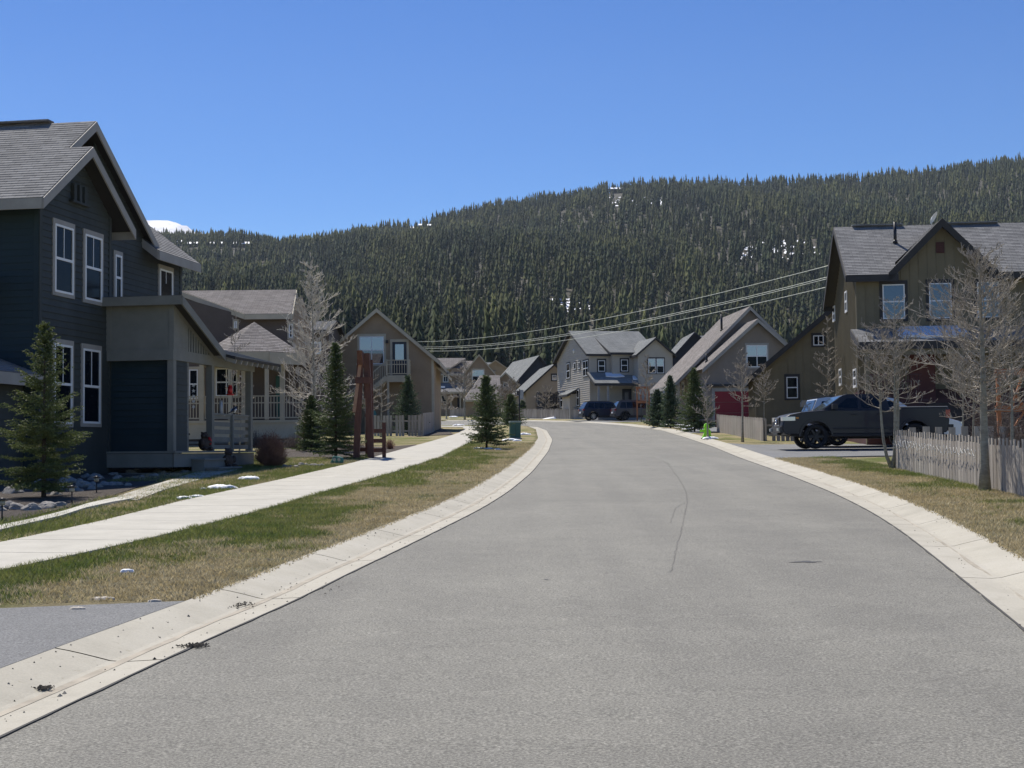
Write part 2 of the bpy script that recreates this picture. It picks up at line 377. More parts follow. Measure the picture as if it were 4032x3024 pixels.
# the ground: one sheet, sunk under the street
ys = list(np.arange(-60, 0, 4))+list(np.arange(0, 60, .5))+list(np.arange(60, 108, 1))+list(np.arange(108, 145, .25))+list(np.arange(145, 200, 3))+list(np.arange(200, 640, 12))
offs = [0, .25, .5, .8, 1.2, 1.7, 2.3, 3, 4, 5, 6, 7.5, 9, 11, 13, 16, 20, 26, 34, 45, 60, 80, 110, 150, 200, 300, 420]
mb = MB(); ncol = 2*len(offs)+4
DRV = [(-60, -2.9, -60, 11.3), (8.7, 20.5, 42.6, 56.6), (10, 20, 78, 96), (5, 20, 119, 134)]
def wob(x, y):
    for a, b, c, e in DRV:
        if a < x < b and c < y < e: return -.03
    return .014*noise.noise(Vector((x*.5, y*.5, 0)))+.007*noise.noise(Vector((x*2.1, y*2.1, 3)))
for y in ys:
    xl, xr = (LO(y), RO(y)) if y < 145 else (-60.0, -59.0)
    if xr-xl < .5: xr = xl+.5
    row = [(xl-o, y, zgrass(y)+(wob(xl-o, y) if o > .3 else -.005)) for o in offs[::-1]]
    row += [(xl+.06, y, zg(y)-.12), (xl+.3, y, zg(y)-.2), (xr-.3, y, zg(y)-.2), (xr-.06, y, zg(y)-.12)]
    row += [(xr+o, y, zgrass(y)+(wob(xr+o, y) if o > .3 else -.005)) for o in offs]
    mb.v += row
for a in range(len(ys)-1):
    for j in range(ncol-1):
        q = a*ncol+j; mb.f.append((q, q+1, q+ncol+1, q+ncol)); mb.m.append(0); mb.sm.append(True)
tag(mb.build('ground', M_LAWN), kind='structure')

ribbon('road', lambda y: LI(y)-.02, lambda y: RI(y)+.02, [(-38, 60, 200), (60, 108, 60), (108, 141.5, 200)], 0.0, M_ASPH, cols=10, skirt=.15)
gpL = lambda t: .08-.095*(t/.55)**1.15 if t < .55 else -.015+.015*(t-.55)/.45
gpR = lambda t: gpL(1-t)
def segs(a, b, L, g):
    g = max(g, .022)
    o = []; y = a
    while y < b: o.append((y, min(y+L, b)-g, max(2, int(L/.4)))); y += L
    return o
ribbon('gutter', LO, lambda y: LI(y), segs(-12, 108, 3.05, .012)+[(108, 112.6, 60)], .006, M_GUTTER, cols=8, prof=gpL, skirt=.1)
ribbon('gutter', lambda y: RI(y), RO, segs(-11, 128, 3.05, .012)+[(128, 138, 60)], .006, M_GUTTER, cols=8, prof=gpR, skirt=.1)

def polyfill(name, px, off, m, kind='structure', sc=D, world=None, thick=.05, sub=.6):
    """flat laid shape whose outline was read off the photograph; follows the slope of the street"""
    P = [gp(u*sc, v*sc, .08) for u, v in px] if world is None else [Vector((x, y, 0)) for x, y in world]
    bm = bmesh.new(); vs = [bm.verts.new((p.x, p.y, 0)) for p in P]; f = bm.faces.new(vs)
    if f.normal.z < 0: f.normal_flip()
    bmesh.ops.triangulate(bm, faces=[f])
    y0 = min(p.y for p in P); y1 = max(p.y for p in P)
    y = math.ceil(y0/sub)*sub
    while y < y1:
        bmesh.ops.bisect_plane(bm, geom=bm.verts[:]+bm.edges[:]+bm.faces[:], plane_co=(0, y, 0), plane_no=(0, 1, 0)); y += sub
    r = bmesh.ops.extrude_face_region(bm, geom=bm.faces[:]); tv = [e for e in r['geom'] if isinstance(e, bmesh.types.BMVert)]
    for v in bm.verts: v.co.z = zgrass(v.co.y)+off-thick
    for v in tv: v.co.z = zgrass(v.co.y)+off
    bmesh.ops.recalc_face_normals(bm, faces=bm.faces[:])
    me = bpy.data.meshes.new(name); bm.to_mesh(me); bm.free(); me.materials.append(m)
    o = bpy.data.objects.new(name, me); COL.objects.link(o); return tag(o, kind=kind)

M_SILT = mat('gutter_silt', (.37, .33, .26), .95, var=.22, vscale=3)
for XL_, s_ in ((LO, 1), (RO, -1)):
    wv = lambda y: .045+.035*noise.noise(Vector((0, y*.8, s_*4)))+.02*noise.noise(Vector((0, y*3.1, s_)))
    c_ = lambda y, XL_=XL_, s_=s_: XL_(y)+s_*(.42+.03*noise.noise(Vector((3, y*.5, s_))))
    ribbon('gutter_silt', lambda y: c_(y)-max(.008, wv(y)), lambda y: c_(y)+max(.008, wv(y)), [(-10, 60, 350), (60, 104, 90)], -.003, M_SILT, cols=1, skirt=.001)
# pavement on the left as separate slabs of one mesh
def pl(px): return [gp(u*D, v*D, .1) for u, v in px]
UP = pl([(-260,1222),(0,1172),(200,1130),(400,1080),(600,1037),(760,1000),(870,970),(960,945),(993,934),(1004,927)])
LW = pl([(-260,1290),(0,1232),(150,1201),(350,1157),(560,1103),(700,1062),(850,1020),(960,984),(1015,955),(1028,938)])
UP += [Vector((-3.6, 103, 0)), Vector((-6.5, 107.5, 0)), Vector((-40, 108.5, 0))]; LW += [Vector((-1.7, 105, 0)), Vector((-5.5, 109, 0)), Vector((-40, 110, 0))]
def rs(P, n):
    a = np.array([(p.x, p.y) for p in P]); s = np.r_[0, np.cumsum(np.linalg.norm(np.diff(a, axis=0), axis=1))]
    q = np.linspace(0, 1, n)*s[-1]; return np.stack([np.interp(q, s, a[:, 0]), np.interp(q, s, a[:, 1])], 1), s[-1]
def byy(P, y): a = sorted([(p.y, p.x) for p in P]); return float(np.interp(y, [k[0] for k in a], [k[1] for k in a]))
mb = MB()
def slab_row(A, B, A2, B2):
    n = 4; g = []
    for t in range(2):
        a, b = (A, B) if t == 0 else (A2, B2)
        g.append([Vector((a[0]+(b[0]-a[0])*j/n, a[1]+(b[1]-a[1])*j/n, 0)) for j in range(n+1)])
    for r in g:
        for p in r: p.z = zgrass(p.y)+.026
    for j in range(n): mb.face([g[0][j], g[0][j+1], g[1][j+1], g[1][j]])
    dn = Vector((0, 0, -.08))
    for p, q in ((g[0][0], g[1][0]), (g[1][-1], g[0][-1]), (g[0][-1], g[0][0]), (g[1][0], g[1][-1])): mb.face([p, q, q+dn, p+dn])
y = 2.0; cut = .022
def edge_pt(P, y): return (byy(P, y), y)
while y < 96:
    L = 1.5
    slab_row(edge_pt(UP, y+.25), edge_pt(LW, y), edge_pt(UP, y+.25+L-cut), edge_pt(LW, y+L-cut)); y += L
A, _ = rs([Vector((byy(UP, 96.3), 96.3, 0))]+UP[-3:], 30); B, _ = rs([Vector((byy(LW, 96), 96, 0))]+LW[-3:], 30)
for i in range(29): slab_row(A[i], B[i], A[i+1]*.99+A[i]*.01, B[i+1]*.99+B[i]*.01)
tag(mb.build('pavement', M_WALK), kind='structure')
polyfill('garden_path', [(814,1851),(740,1873),(667,1895),(560,1928),(461,1960),(470,1972),(542,1974),(640,1935),(749,1903),(850,1874),(940,1851)], .03, M_WALK, sc=1)
polyfill('path_edging', [(-120,2110),(0,2079),(120,2055),(250,2022),(350,1990),(450,1968),(530,1962),(530,1970),(440,1986),(340,2008),(240,2041),(110,2072),(0,2098),(-120,2130)], .045, M_CONC, sc=1, thick=.08)
# drives
polyfill('driveway', None, .008, M_DRIVE, world=[(LO(3), 3), (LO(5), 5), (LO(7), 7), (LO(8.4), 8.4), (LO(9.6), 9.6), (LO(11.6), 11.6), (-3.9, 11.3), (-5.2, 11.0), (-9, 10.6), (-16, 10.4), (-16, 3)], sub=.5)
polyfill('driveway', None, .008, M_DRIVE, world=[(RO(41.8), 41.8), (9.7, 43.1), (11, 43.5), (20, 43.8), (20, 56), (9.5, 56.5), (RO(59), 59), (RO(52), 52), (RO(47), 47)], sub=1)
polyfill('driveway', None, .008, M_DRIVE, world=[(RO(119.5), 119.5), (10.5, 121), (20, 123), (19, 134), (8.5, 131.5), (5.6, 131), (RO(128.5), 128.5), (RO(124), 124)], sub=1)
polyfill('driveway', None, .008, M_DRIVE, world=[(RO(79), 79), (10.2, 79.5), (15, 84), (19, 90), (17.2, 95.5), (13.0, 95.5), (11.5, 89), (RO(86), 86)], sub=1)
polyfill('pavement', None, .02, M_WALK, world=[(-40, 146), (-10, 144.5), (2, 141), (6, 136), (6.4, 136.8), (2.5, 142.5), (-10, 146.3), (-40, 148)], sub=1)
# planting beds
polyfill('planting_bed', [(-200,1830),(150,1800),(420,1810),(700,1815),(860,1850),(700,1868),(560,1915),(450,1952),(300,1992),(150,2030),(0,2065),(-200,2100)], .02, M_SOIL, sc=1)
polyfill('planting_bed', [(1050,1790),(1120,1770),(1230,1752),(1400,1755),(1500,1762),(1640,1752),(1625,1760),(1540,1785),(1450,1812),(1395,1824),(1340,1822),(1280,1800),(1120,1806)], .02, M_SOIL, sc=1)
polyfill('planting_bed', [(1690,1670),(1745,1690),(1790,1712),(1700,1716),(1640,1720)], .03, M_SOIL, sc=1)

# marks in the road surface
M_CRACK = mat('crack_sealer', (.045, .044, .042), .7); M_CRK = mat('hairline_crack', (.145, .14, .125), .9); M_DEB = mat('leaf_debris', (.06, .05, .035), .95, var=.4, vscale=30)
M_STAIN = mat('fresh_patch', (.15, .148, .142), .85, var=.12, vscale=20)
def crack(px, w, m=M_CRK, off=.004, name='road_crack', seed=1, base=0.0):
    rr = random.Random(seed); P = [gp(u, v, base) for u, v in px]; Q = []
    for a, b in zip(P, P[1:]):
        n = max(2, int((b-a).length/.12))
        for i in range(n): t = i/n; p = a+(b-a)*t; Q.append(Vector((p.x+rr.uniform(-1, 1)*w*1.2, p.y+rr.uniform(-1, 1)*w*1.2, 0)))
    mb = MB()
    for a, b in zip(Q, Q[1:]):
        d = (b-a); 
        if d.length < 1e-4: continue
        s = Vector((-d.y, d.x, 0)).normalized(); w1, w2 = w*rr.uniform(.3, 1), w*rr.uniform(.3, 1)
        q = [a-s*w1/2, b-s*w2/2+d*.1, b+s*w2/2+d*.1, a+s*w1/2]
        for p in q: p.z = zg(p.y)+base+off
        mb.face(q)
    return tag(mb.build(name, m), kind='structure')
crack([(2625,1823),(2670,1880),(2700,1930),(2706,1975),(2690,2060),(2665,2150),(2650,2215),(2640,2260)], .012, seed=2)
crack([(2706,1975),(2660,2000),(2640,2060)], .010, seed=5)
crack([(2560,1800),(2600,1812),(2640,1830)], .02, seed=3)
ribbon('road_seam', lambda y: LI(y)-.012, lambda y: LI(y)+.006+.008*math.sin(y*7.3)*math.sin(y*2.1), [(-8, 60, 300), (60, 108, 60)], .0085, mat('joint_tar', (.06, .057, .052), .9), cols=1, skirt=.01)
ribbon('road_seam', lambda y: RI(y)-.006+.008*math.sin(y*6.3)*math.sin(y*1.7), lambda y: RI(y)+.012, [(-8, 60, 300), (60, 126, 80)], .0085, MATS['joint_tar'], cols=1, skirt=.01)
crack([(3600,2690),(3800,2660),(3950,2625)], .005, seed=6)
crack([(2450,1768),(2540,1765),(2640,1772),(2760,1785),(2850,1800)], .03, seed=8)
def blob(name, u, v, r, m, off=.004, ex=1.0, seed=0, base=0.0, h=0.0, kind='structure', lumps=14):
    rr = random.Random(seed); c = gp(u, v, base); mb = MB(); n = 26; pts = []; ph = rr.random()*6
    for i in range(n):
        a = 2*math.pi*i/n; q = r*(.42+.5*rr.random()+.30*math.sin(a*2+ph)**2+.18*math.sin(a*5+ph)); x, y = c.x+math.cos(a)*q*ex, c.y+math.sin(a)*q*.8
        pts.append(Vector((x, y, zg(y)+base+off)))
    if h == 0: mb.face(pts)
    else:
        rings = [(1, 0), (.82, .55), (.55, .85), (.25, 1.0)]; i0 = 0
        for k, (f, hh) in enumerate(rings):
            for p in pts: q = Vector((c.x+(p.x-c.x)*f, c.y+(p.y-c.y)*f, 0)); q.z = zg(q.y)+base+off*(1)+hh*h*(.7+.6*rr.random() if k else 1)-(.02 if k == 0 else 0); mb.v.append(tuple(q))
        for k in range(3):
            for j in range(n): mb.f.append((k*n+j, k*n+(j+1) % n, (k+1)*n+(j+1) % n, (k+1)*n+j)); mb.m.append(0); mb.sm.append(True)
        mb.f.append(tuple(3*n+j for j in range(n))); mb.m.append(0); mb.sm.append(True)
    return tag(mb.build(name, m), kind=kind)
blob('tar_spot', 3172, 2213, .10, M_CRACK, ex=1.8, seed=4); blob('tar_spot', 2150, 2283, .03, M_CRACK, seed=5)
def debris(u, v, n, spread, seed):
    rr = random.Random(seed); c = gp(u, v, 0); mb = MB()
    for _ in range(n):
        x = c.x+rr.gauss(0, spread); y = c.y+rr.gauss(0, spread*.9); z = zg(y)+.012; s = rr.uniform(.005, .016); a = rr.random()*6
        p = Vector((x, y, z)); d = Vector((math.cos(a), math.sin(a), rr.uniform(-.2, .4)))*s; e = Vector((-math.sin(a), math.cos(a), rr.uniform(-.3, .3)))*s*.5
        mb.mesh([p-d, p+e, p+d, p-e, p+Vector((0, 0, s*.6))], [(0, 1, 4), (1, 2, 4), (2, 3, 4), (3, 0, 4), (3, 2, 1, 0)])
    tag(mb.build('leaf_litter', M_DEB), kind='stuff')
mb = MB(); rr = random.Random(77)
for _ in range(420):
    y = 6.8+rr.random()**1.6*26; t = rr.random(); lf = rr.random() < .7; x = LO(y)+t*(LI(y)-LO(y)) if lf else RO(y)-t*(RO(y)-RI(y))
    z = zg(y)+.006+gpL(t); s_ = rr.uniform(.003, .011)*(1.8 if rr.random() < .06 else 1); a = rr.random()*6; d = Vector((math.cos(a), math.sin(a), 0))*s_; e = Vector((-math.sin(a), math.cos(a), 0))*s_*.8; p = Vector((x, y, z))
    mb.mesh([p-d, p+e, p+d, p-e, p+Vector((0, 0, s_))], [(0, 4, 1), (1, 4, 2), (2, 4, 3), (3, 4, 0)])
tag(mb.build('grit', mat('grit', (.17, .155, .125), .9, island=.8)), kind='stuff')
debris(770, 2548, 190, .045, 1); debris(175, 2716, 120, .026, 2); debris(920, 2386, 200, .09, 3); debris(1180, 2330, 30, .25, 5)

# ------------------------------------------------------------------ blades of grass near the camera
def in_right(x, y): return RO(y)-.04 < x < 9.5+.0*y and y < 42.2
def in_verge(x, y):
    e = LO(y)+.02*0; l = byy(LW, y)
    return l-.035 < x < e+.035 and y > 11.55+.1*(x+4)
def in_yard(x, y): return -9.0 < x < byy(UP, y-.1)+.03 and not (y < 31.5 and x < -7.4)
def blades(name, inside, xr, yr, n, seed, hmin=.025, hmax=.055, green=.5):
    r = np.random.default_rng(seed); x = r.uniform(*xr, n*2); y = r.uniform(*yr, n*2)
    ok = np.array([inside(a, b) for a, b in zip(x, y)]); x, y = x[ok][:n], y[ok][:n]; k = len(x)
    z = np.array([zgrass(b)+wob(a, b) for a, b in zip(x, y)])-.004
    g = np.array([noise.noise(Vector((a*.5, b*.28, 7)))+.5*noise.noise(Vector((a*1.6, b*1.1, 2))) for a, b in zip(x, y)])
    B = 3; tot = k*B; X = np.repeat(x, B)+r.normal(0, .02, tot); Y = np.repeat(y, B)+r.normal(0, .02, tot); Z = np.repeat(z, B); G = np.repeat(g, B)
    if inside is in_verge:
        tt = np.array([(LO(b)-a_)/(LO(b)-byy(LW, b)+.01) for a_, b in zip(x, y)]); G = G+np.repeat((tt-.45)*1.1, B)
    if inside is in_right: G = G+np.repeat(np.array([(a_-RO(b))/max(.8, 9.3-RO(b)) for a_, b in zip(x, y)])-.62, B)
    a = r.uniform(0, 2*np.pi, tot); h = r.uniform(hmin, hmax, tot)*(1+.5*np.clip(G, -.5, .8)); w = r.uniform(.004, .008, tot); ln = r.uniform(.2, .95, tot)*h*1.3; a2 = r.uniform(0, 2*np.pi, tot)
    v = np.zeros((tot, 3, 3)); v[:, 0] = np.stack([X-np.cos(a)*w, Y-np.sin(a)*w, Z], 1); v[:, 1] = np.stack([X+np.cos(a)*w, Y+np.sin(a)*w, Z], 1)
    v[:, 2] = np.stack([X+np.cos(a2)*ln, Y+np.sin(a2)*ln, Z+h], 1)
    me = bpy.data.meshes.new(name); me.vertices.add(tot*3); me.vertices.foreach_set('co', v.ravel()); me.loops.add(tot*3); me.loops.foreach_set('vertex_index', np.arange(tot*3))
    me.polygons.add(tot); me.polygons.foreach_set('loop_start', np.arange(0, tot*3, 3)); me.polygons.foreach_set('loop_total', np.full(tot, 3))
    isg = (G+green-.5+r.normal(0, .13, tot)) > 0
    me.polygons.foreach_set('material_index', np.where(isg, 0, 1)); 
    me.materials.append(M_GB); me.materials.append(M_DB); me.update(calc_edges=True)
    o = bpy.data.objects.new(name, me); COL.objects.link(o); tag(o, kind='stuff')
M_GB = mat('green_blades', (.12, .165, .034), .6, island=.4, col2=(.24, .245, .075), vscale=1.5, trans=.35)
M_DB = mat('dry_blades', (.42, .34, .18), .7, island=.4, col2=(.56, .475, .29), vscale=2, trans=.3)
blades('grass', in_verge, (-6, 1.2), (9, 30), 62000, 1, green=.46)
blades('grass', in_verge, (-5, 2), (30, 62), 26000, 2, .03, .07, green=.42)
blades('grass', in_yard, (-9, -4.5), (14, 46), 30000, 3, .03, .08, green=.62)
blades('grass', in_right, (3.8, 9.6), (11, 43), 56000, 4, .03, .07, green=.42)
# frayed turf along every edge of the concrete
SN = [(840,1545+345,.0)]
for i, (u, v, r, ex) in enumerate([(983,1890,.20,1.2), (866,1926,.19,1.7), (800,1929,.05,1.2), (725,1967,.10,1.6), (775,1960,.07,1.8), (498,2258,.042,1.6), (1893,1768,.12,2.0), (1925,1770,.14,1.6), (1960,1772,.1,1.4),
                                (2230,1649,.8,3.0), (2010,1735,.22,1.8), (2065,1712,.25,1.6), (2035,1737,.15,1.5), (2683,1668,.8,1.2), (2655,1680,.5,2.4), (2700,1684,.5,1.6), (2720,1690,.4,1.5), (2800,1728,.25,1.5), (1785,1643,.35,1.6), (1805,1676,.25,2.0), (2230,1768,.0,1)]):
    if r > 0: blob('snow_patch', u, v, r, M_SNOW, off=.03, ex=ex, seed=i+20, base=.08, h=min(.18, r*.28))

# ------------------------------------------------------------------ hill, forest, distant peak
SKY_U = [-1600, 0, 600, 747, 911, 1094, 1276, 1422, 1640, 1823, 2005, 2187, 2370, 2552, 2734, 3099, 3463, 3737, 4032, 4600, 5600]
SKY_V = [1010, 960, 918, 922, 915, 950, 930, 893, 874, 820, 793, 766, 731, 711, 702, 699, 680, 656, 616, 560, 500]
def hor(u): return 1771-.0092*(u-2016)
DR = 2100.0
def hillz(u, d):                    # height above the datum of the eye
    zr = (hor(u)-(np.interp(u, SKY_U, SKY_V)+26))/FPX*DR
    z3 = zg(300)-EYE; z7 = 50+10*np.sin(u/700.)
    if d < 300: return z3
    if d < 700: t = (d-300)/400; return z3+(z7-z3)*(t*t*(3-2*t)*.4+t*.6)
    if d < DR: t = (d-700)/(DR-700); return z7+(zr-z7)*t+9*math.sin(u/260.+d/170.)*math.sin(math.pi*t)
    return zr-(d-DR)*.25
mb = MB(); us = np.arange(-1700, 5700, 60); ds = [285, 300, 340, 400, 460, 520, 600, 700]+list(np.arange(760, DR, 60))+[DR, DR+60, DR+250, DR+600]
for d in ds:
    for u in us: mb.v.append(((u-2016)/FPX*d, d, hillz(u, d)+EYE+(1.5*noise.noise(Vector((u*.02, d*.02, 0))) if d > 300 else -.6)))
for a in range(len(ds)-1):
    for j in range(len(us)-1): q = a*len(us)+j; mb.f.append((q, q+1, q+len(us)+1, q+len(us))); mb.m.append(0); mb.sm.append(True)
hill = tag(mb.build('hillside', mat('hill_floor', (.035, .032, .022), 1.0, col2=(.075, .066, .045), vscale=.02)), kind='structure')
SNOWP = [(2150, 2330, 1190, 1245), (2900, 3260, 960, 1030), (2400, 2640, 775, 812)]
def hv(u, d): return hor(u)-hillz(u, d)/d*FPX
def snowy(u, d):
    v = hv(u, d); return any(a < u < b and c < v < e for a, b, c, e in SNOWP)
# snow lying between the trunks in thin places
mb = MB(); rs_ = random.Random(5)
for a, b, c, e in SNOWP:
    for _ in range(75):
        u = rs_.uniform(a, b); v = rs_.uniform(c, e); d = None
        for q in np.arange(320, DR, 12):
            if hv(u, q) < v: d = q; break
        if d is None: continue
        n = 9; r = rs_.uniform(.35, 1.3)*d/1000; pts = []
        for i in range(n):
            an = 2*math.pi*i/n; dd = d+math.sin(an)*r*6*rs_.uniform(.6, 1.2); uu = u+math.cos(an)*r*2.2*rs_.uniform(.6, 1.2)/dd*FPX
            pts.append(((uu-2016)/FPX*dd, dd, hillz(uu, dd)+EYE+2.0))
        mb.face(pts)
tag(mb.build('snow_patches', M_SNOW), kind='stuff')

CABINS = [(1626, 896, 20), (1657, 885, 16), (1700, 886, 42), (2433, 742, 56), (757, 957, 42), (850, 957, 50), (948, 957, 70), (705, 950, 24)]
def forest_mesh(name, P, H, Rr, T, tiers, sides, m, seed, jag=.35):
    """P base points, H heights, Rr radii, T tint colours; all crowns of a far wood in one mesh"""
    r = np.random.default_rng(seed); k = len(P); nv = tiers*(sides+1); V = np.zeros((k, tiers, sides+1, 3)); rot = r.uniform(0, 6.28, (k, tiers))
    lean = r.normal(0, .02, (k, 2)); z0 = r.uniform(.06, .3, k)
    for t in range(tiers):
        f0 = t/tiers; f1 = (t+1.55)/tiers; zb = z0+(1-z0)*f0; zt = np.minimum(1.0, z0+(1-z0)*f1); rad = (1-f0)**.8*r.uniform(.7, 1.2, k)+.06
        for s in range(sides):
            a = rot[:, t]+2*np.pi*s/sides; q = rad*Rr*(1-jag*(s % 2))*r.uniform(.75, 1.2, k); zz = (zb-.04*(1-(s % 2)))*H+r.normal(0, .02, k)*H
            V[:, t, s, 0] = P[:, 0]+np.cos(a)*q; V[:, t, s, 1] = P[:, 1]+np.sin(a)*q; V[:, t, s, 2] = P[:, 2]+zz
        V[:, t, sides, 0] = P[:, 0]+lean[:, 0]*H*f1; V[:, t, sides, 1] = P[:, 1]+lean[:, 1]*H*f1; V[:, t, sides, 2] = P[:, 2]+zt*H
    base = (np.arange(k)[:, None]*nv+np.arange(tiers)[None]*(sides+1)).ravel(); F = np.concatenate([np.stack([base+s, base+(s+1) % sides, base+sides], 1)[:, None] for s in range(sides)], 1).reshape(-1, 3)
    me = bpy.data.meshes.new(name); n = k*nv; me.vertices.add(n); me.vertices.foreach_set('co', V.ravel()); me.loops.add(F.size); me.loops.foreach_set('vertex_index', F.ravel())
    me.polygons.add(len(F)); me.polygons.foreach_set('loop_start', np.arange(0, F.size, 3)); me.polygons.foreach_set('loop_total', np.full(len(F), 3))
    at_ = me.color_attributes.new('tint', 'FLOAT_COLOR', 'POINT'); c = np.ones((k, nv, 4)); c[:, :, :3] = T[:, None]; at_.data.foreach_set('color', c.ravel())
    me.materials.append(m); me.update(calc_edges=True); o = bpy.data.objects.new(name, me); COL.objects.link(o); return o
def fmat():
    m = bpy.data.materials.new('conifer_crowns'); m.use_nodes = True; n = m.node_tree; b = n.nodes['Principled BSDF']
    a = n.nodes.new('ShaderNodeVertexColor'); a.layer_name = 'tint'; g = n.nodes.new('ShaderNodeNewGeometry').outputs['Position']
    t = noise_(n, g, 1.3, 4, .8); c = ramp(n, t, [(.3, (.45, .45, .45)), (.7, (1.5, 1.5, 1.4))])
    n.links.new(mixc(n, 1.0, a.outputs[0], c, 'MULTIPLY'), b.inputs['Base Color']); b.inputs['Roughness'].default_value = .9; b.inputs['Specular IOR Level'].default_value = .15
    return m
M_FOR = fmat()
def scatter(n, d0, d1, seed, keep=1.0):
    r = np.random.default_rng(seed); out = []
    while len(out) < n:
        d = math.sqrt(r.uniform(d0*d0, d1*d1)); u = r.uniform(-500, 4700)
        if noise.noise(Vector((u*.02, d*.02, 4)))+.5*noise.noise(Vector((u*.06, d*.05, 2))) < -.22 and r.random() < .6: continue
        v = hv(u, d)
        if snowy(u, d) and r.random() < .42: continue
        if any(abs(u-c[0]) < c[2]*.55 and c[1]-4 < v-(14/d*FPX)*.5 < c[1]+30 and r.random() < .93 for c in CABINS): continue
        out.append((u, d))
    return out
def make_forest(n, d0, d1, seed, tiers, sides, hm=13):
    r = np.random.default_rng(seed+50); L = scatter(n, d0, d1, seed)
    P = np.array([((u-2016)/FPX*d, d, hillz(u, d)+EYE-.3) for u, d in L]); cl = np.array([noise.noise(Vector((u*.012, d*.011, 6)))+.6*noise.noise(Vector((u*.04, d*.03, 9))) for u, d in L]); H = np.clip(r.normal(hm, 3.4, n)*(1+.45*cl), 4, 22); Rr = H*r.uniform(.10, .21, n)
    base = np.array([.030, .040, .018]); T = base[None]*(r.uniform(.6, 1.4, n)*(1+.5*cl))[:, None]
    ol = np.array([noise.noise(Vector((u*.0035, d*.006, 1))) for u, d in L]); ol = np.clip(ol*2+.45+r.normal(0, .3, n), 0, 1)[:, None]
    T = T*(1-ol)+T*ol*np.array([1.9, 1.55, 1.1])
    return tag(forest_mesh('forest', P, H, Rr, T, tiers, sides, M_FOR, seed), kind='stuff')
make_forest(2600, 330, 760, 11, 7, 8, 14)
make_forest(13000, 760, 1350, 12, 5, 6, 14)
make_forest(21000, 1350, DR+25, 13, 4, 5, 14)

# taller conifers one can pick out at the foot of the slope: each a thing of its own
def conifer_proto(seed):
    r = random.Random(seed); mb = MB(); rows = 26
    for i in range(rows):
        f = i/rows; z = .12+.88*f; rad = .155*(1-f)**.75*r.uniform(.7, 1.15)+.006; n = 9; a0 = r.random()*6
        for j in range(n):
            a = a0+2*math.pi*j/n+r.uniform(-.25, .25); L = rad*r.uniform(.6, 1.2); dr = .035+.02*r.random()
            tip = Vector((math.cos(a)*L, math.sin(a)*L, z-dr)); s = Vector((-math.sin(a), math.cos(a), 0))*L*.38; root = Vector((0, 0, z+.02)); mid = tip*.55+root*.45+Vector((0, 0, .008))
            mb.face([root, mid-s, tip, mid+s])
    me = mb
    return me
def near_conifers():
    r = random.Random(3); protos = []
    for i in range(5):
        root = empty('conifer', (0, 0, 0)); c = conifer_proto(i+1).build('crown', M_FORN, root)
        t = MB(); t.tube([(0, 0, -.03), (0, 0, .98)], [.011, .002], 5); t.build('trunk', M_DBARK, root); protos.append(root)
    used = set(); k = 0; spots = []
    for i in range(110):
        d = r.uniform(560, 700); spots.append((r.uniform(1250, 3300), d, r.uniform(12, 18)))
    spots += [(3064, 610, 21), (2560, 600, 17), (3190, 640, 19), (2010, 600, 16), (1375, 640, 17)]
    for u, d, h in spots:
        loc = ((u-2016)/FPX*d, d, hillz(u, d)+EYE-.2); i = k % 5; k += 1
        if i not in used:
            o = protos[i]; used.add(i); o.location = loc; o.rotation_euler = (0, 0, r.random()*6); o.scale = (h, h, h)
        else: o = copy_tree(protos[i], loc, r.random()*6, (h*r.uniform(.85, 1.2), h*r.uniform(.85, 1.2), h))
        tag(o, 'tall dark green conifer standing in the wood at the foot of the hill', 'conifer', 'conifers at the foot of the wooded hill')
M_FORN = mat('conifer_foliage', (.022, .034, .016), .8, col2=(.060, .066, .026), vscale=9, island=.45)
near_conifers()

# far snow peak
mb = MB(); n = 90; dP = 7000.0; rows = 14
pk_u = [-400, 200, 420, 560, 600, 660, 690, 730, 780, 840, 1000, 1300]; pk_v = [900, 880, 868, 862, 862, 863, 873, 887, 912, 935, 990, 1060]
for j in range(rows+1):
    for i in range(n+1):
        u = -400+1700*i/n; top = (hor(u)-np.interp(u, pk_u, pk_v)-(0 if j else 0))/FPX*dP; f = 1-j/rows; d = dP-2600*(1-f)
        z = top*f+60*noise.noise(Vector((u*.012, j*.5, 2)))*(1-f)*2+18*noise.noise(Vector((u*.05, j*.9, 5)))
        mb.v.append(((u-2016)/FPX*dP*(.9+.1*f), d, z+EYE))
for j in range(rows):
    for i in range(n): q = j*(n+1)+i; mb.f.append((q, q+1, q+n+2, q+n+1)); mb.m.append(0); mb.sm.append(True)
tag(mb.build('snow_mountain', mat('mountain_snow', (.88, .88, .9), .8, col2=(.62, .63, .66), vscale=.012, detail=9)), kind='structure')

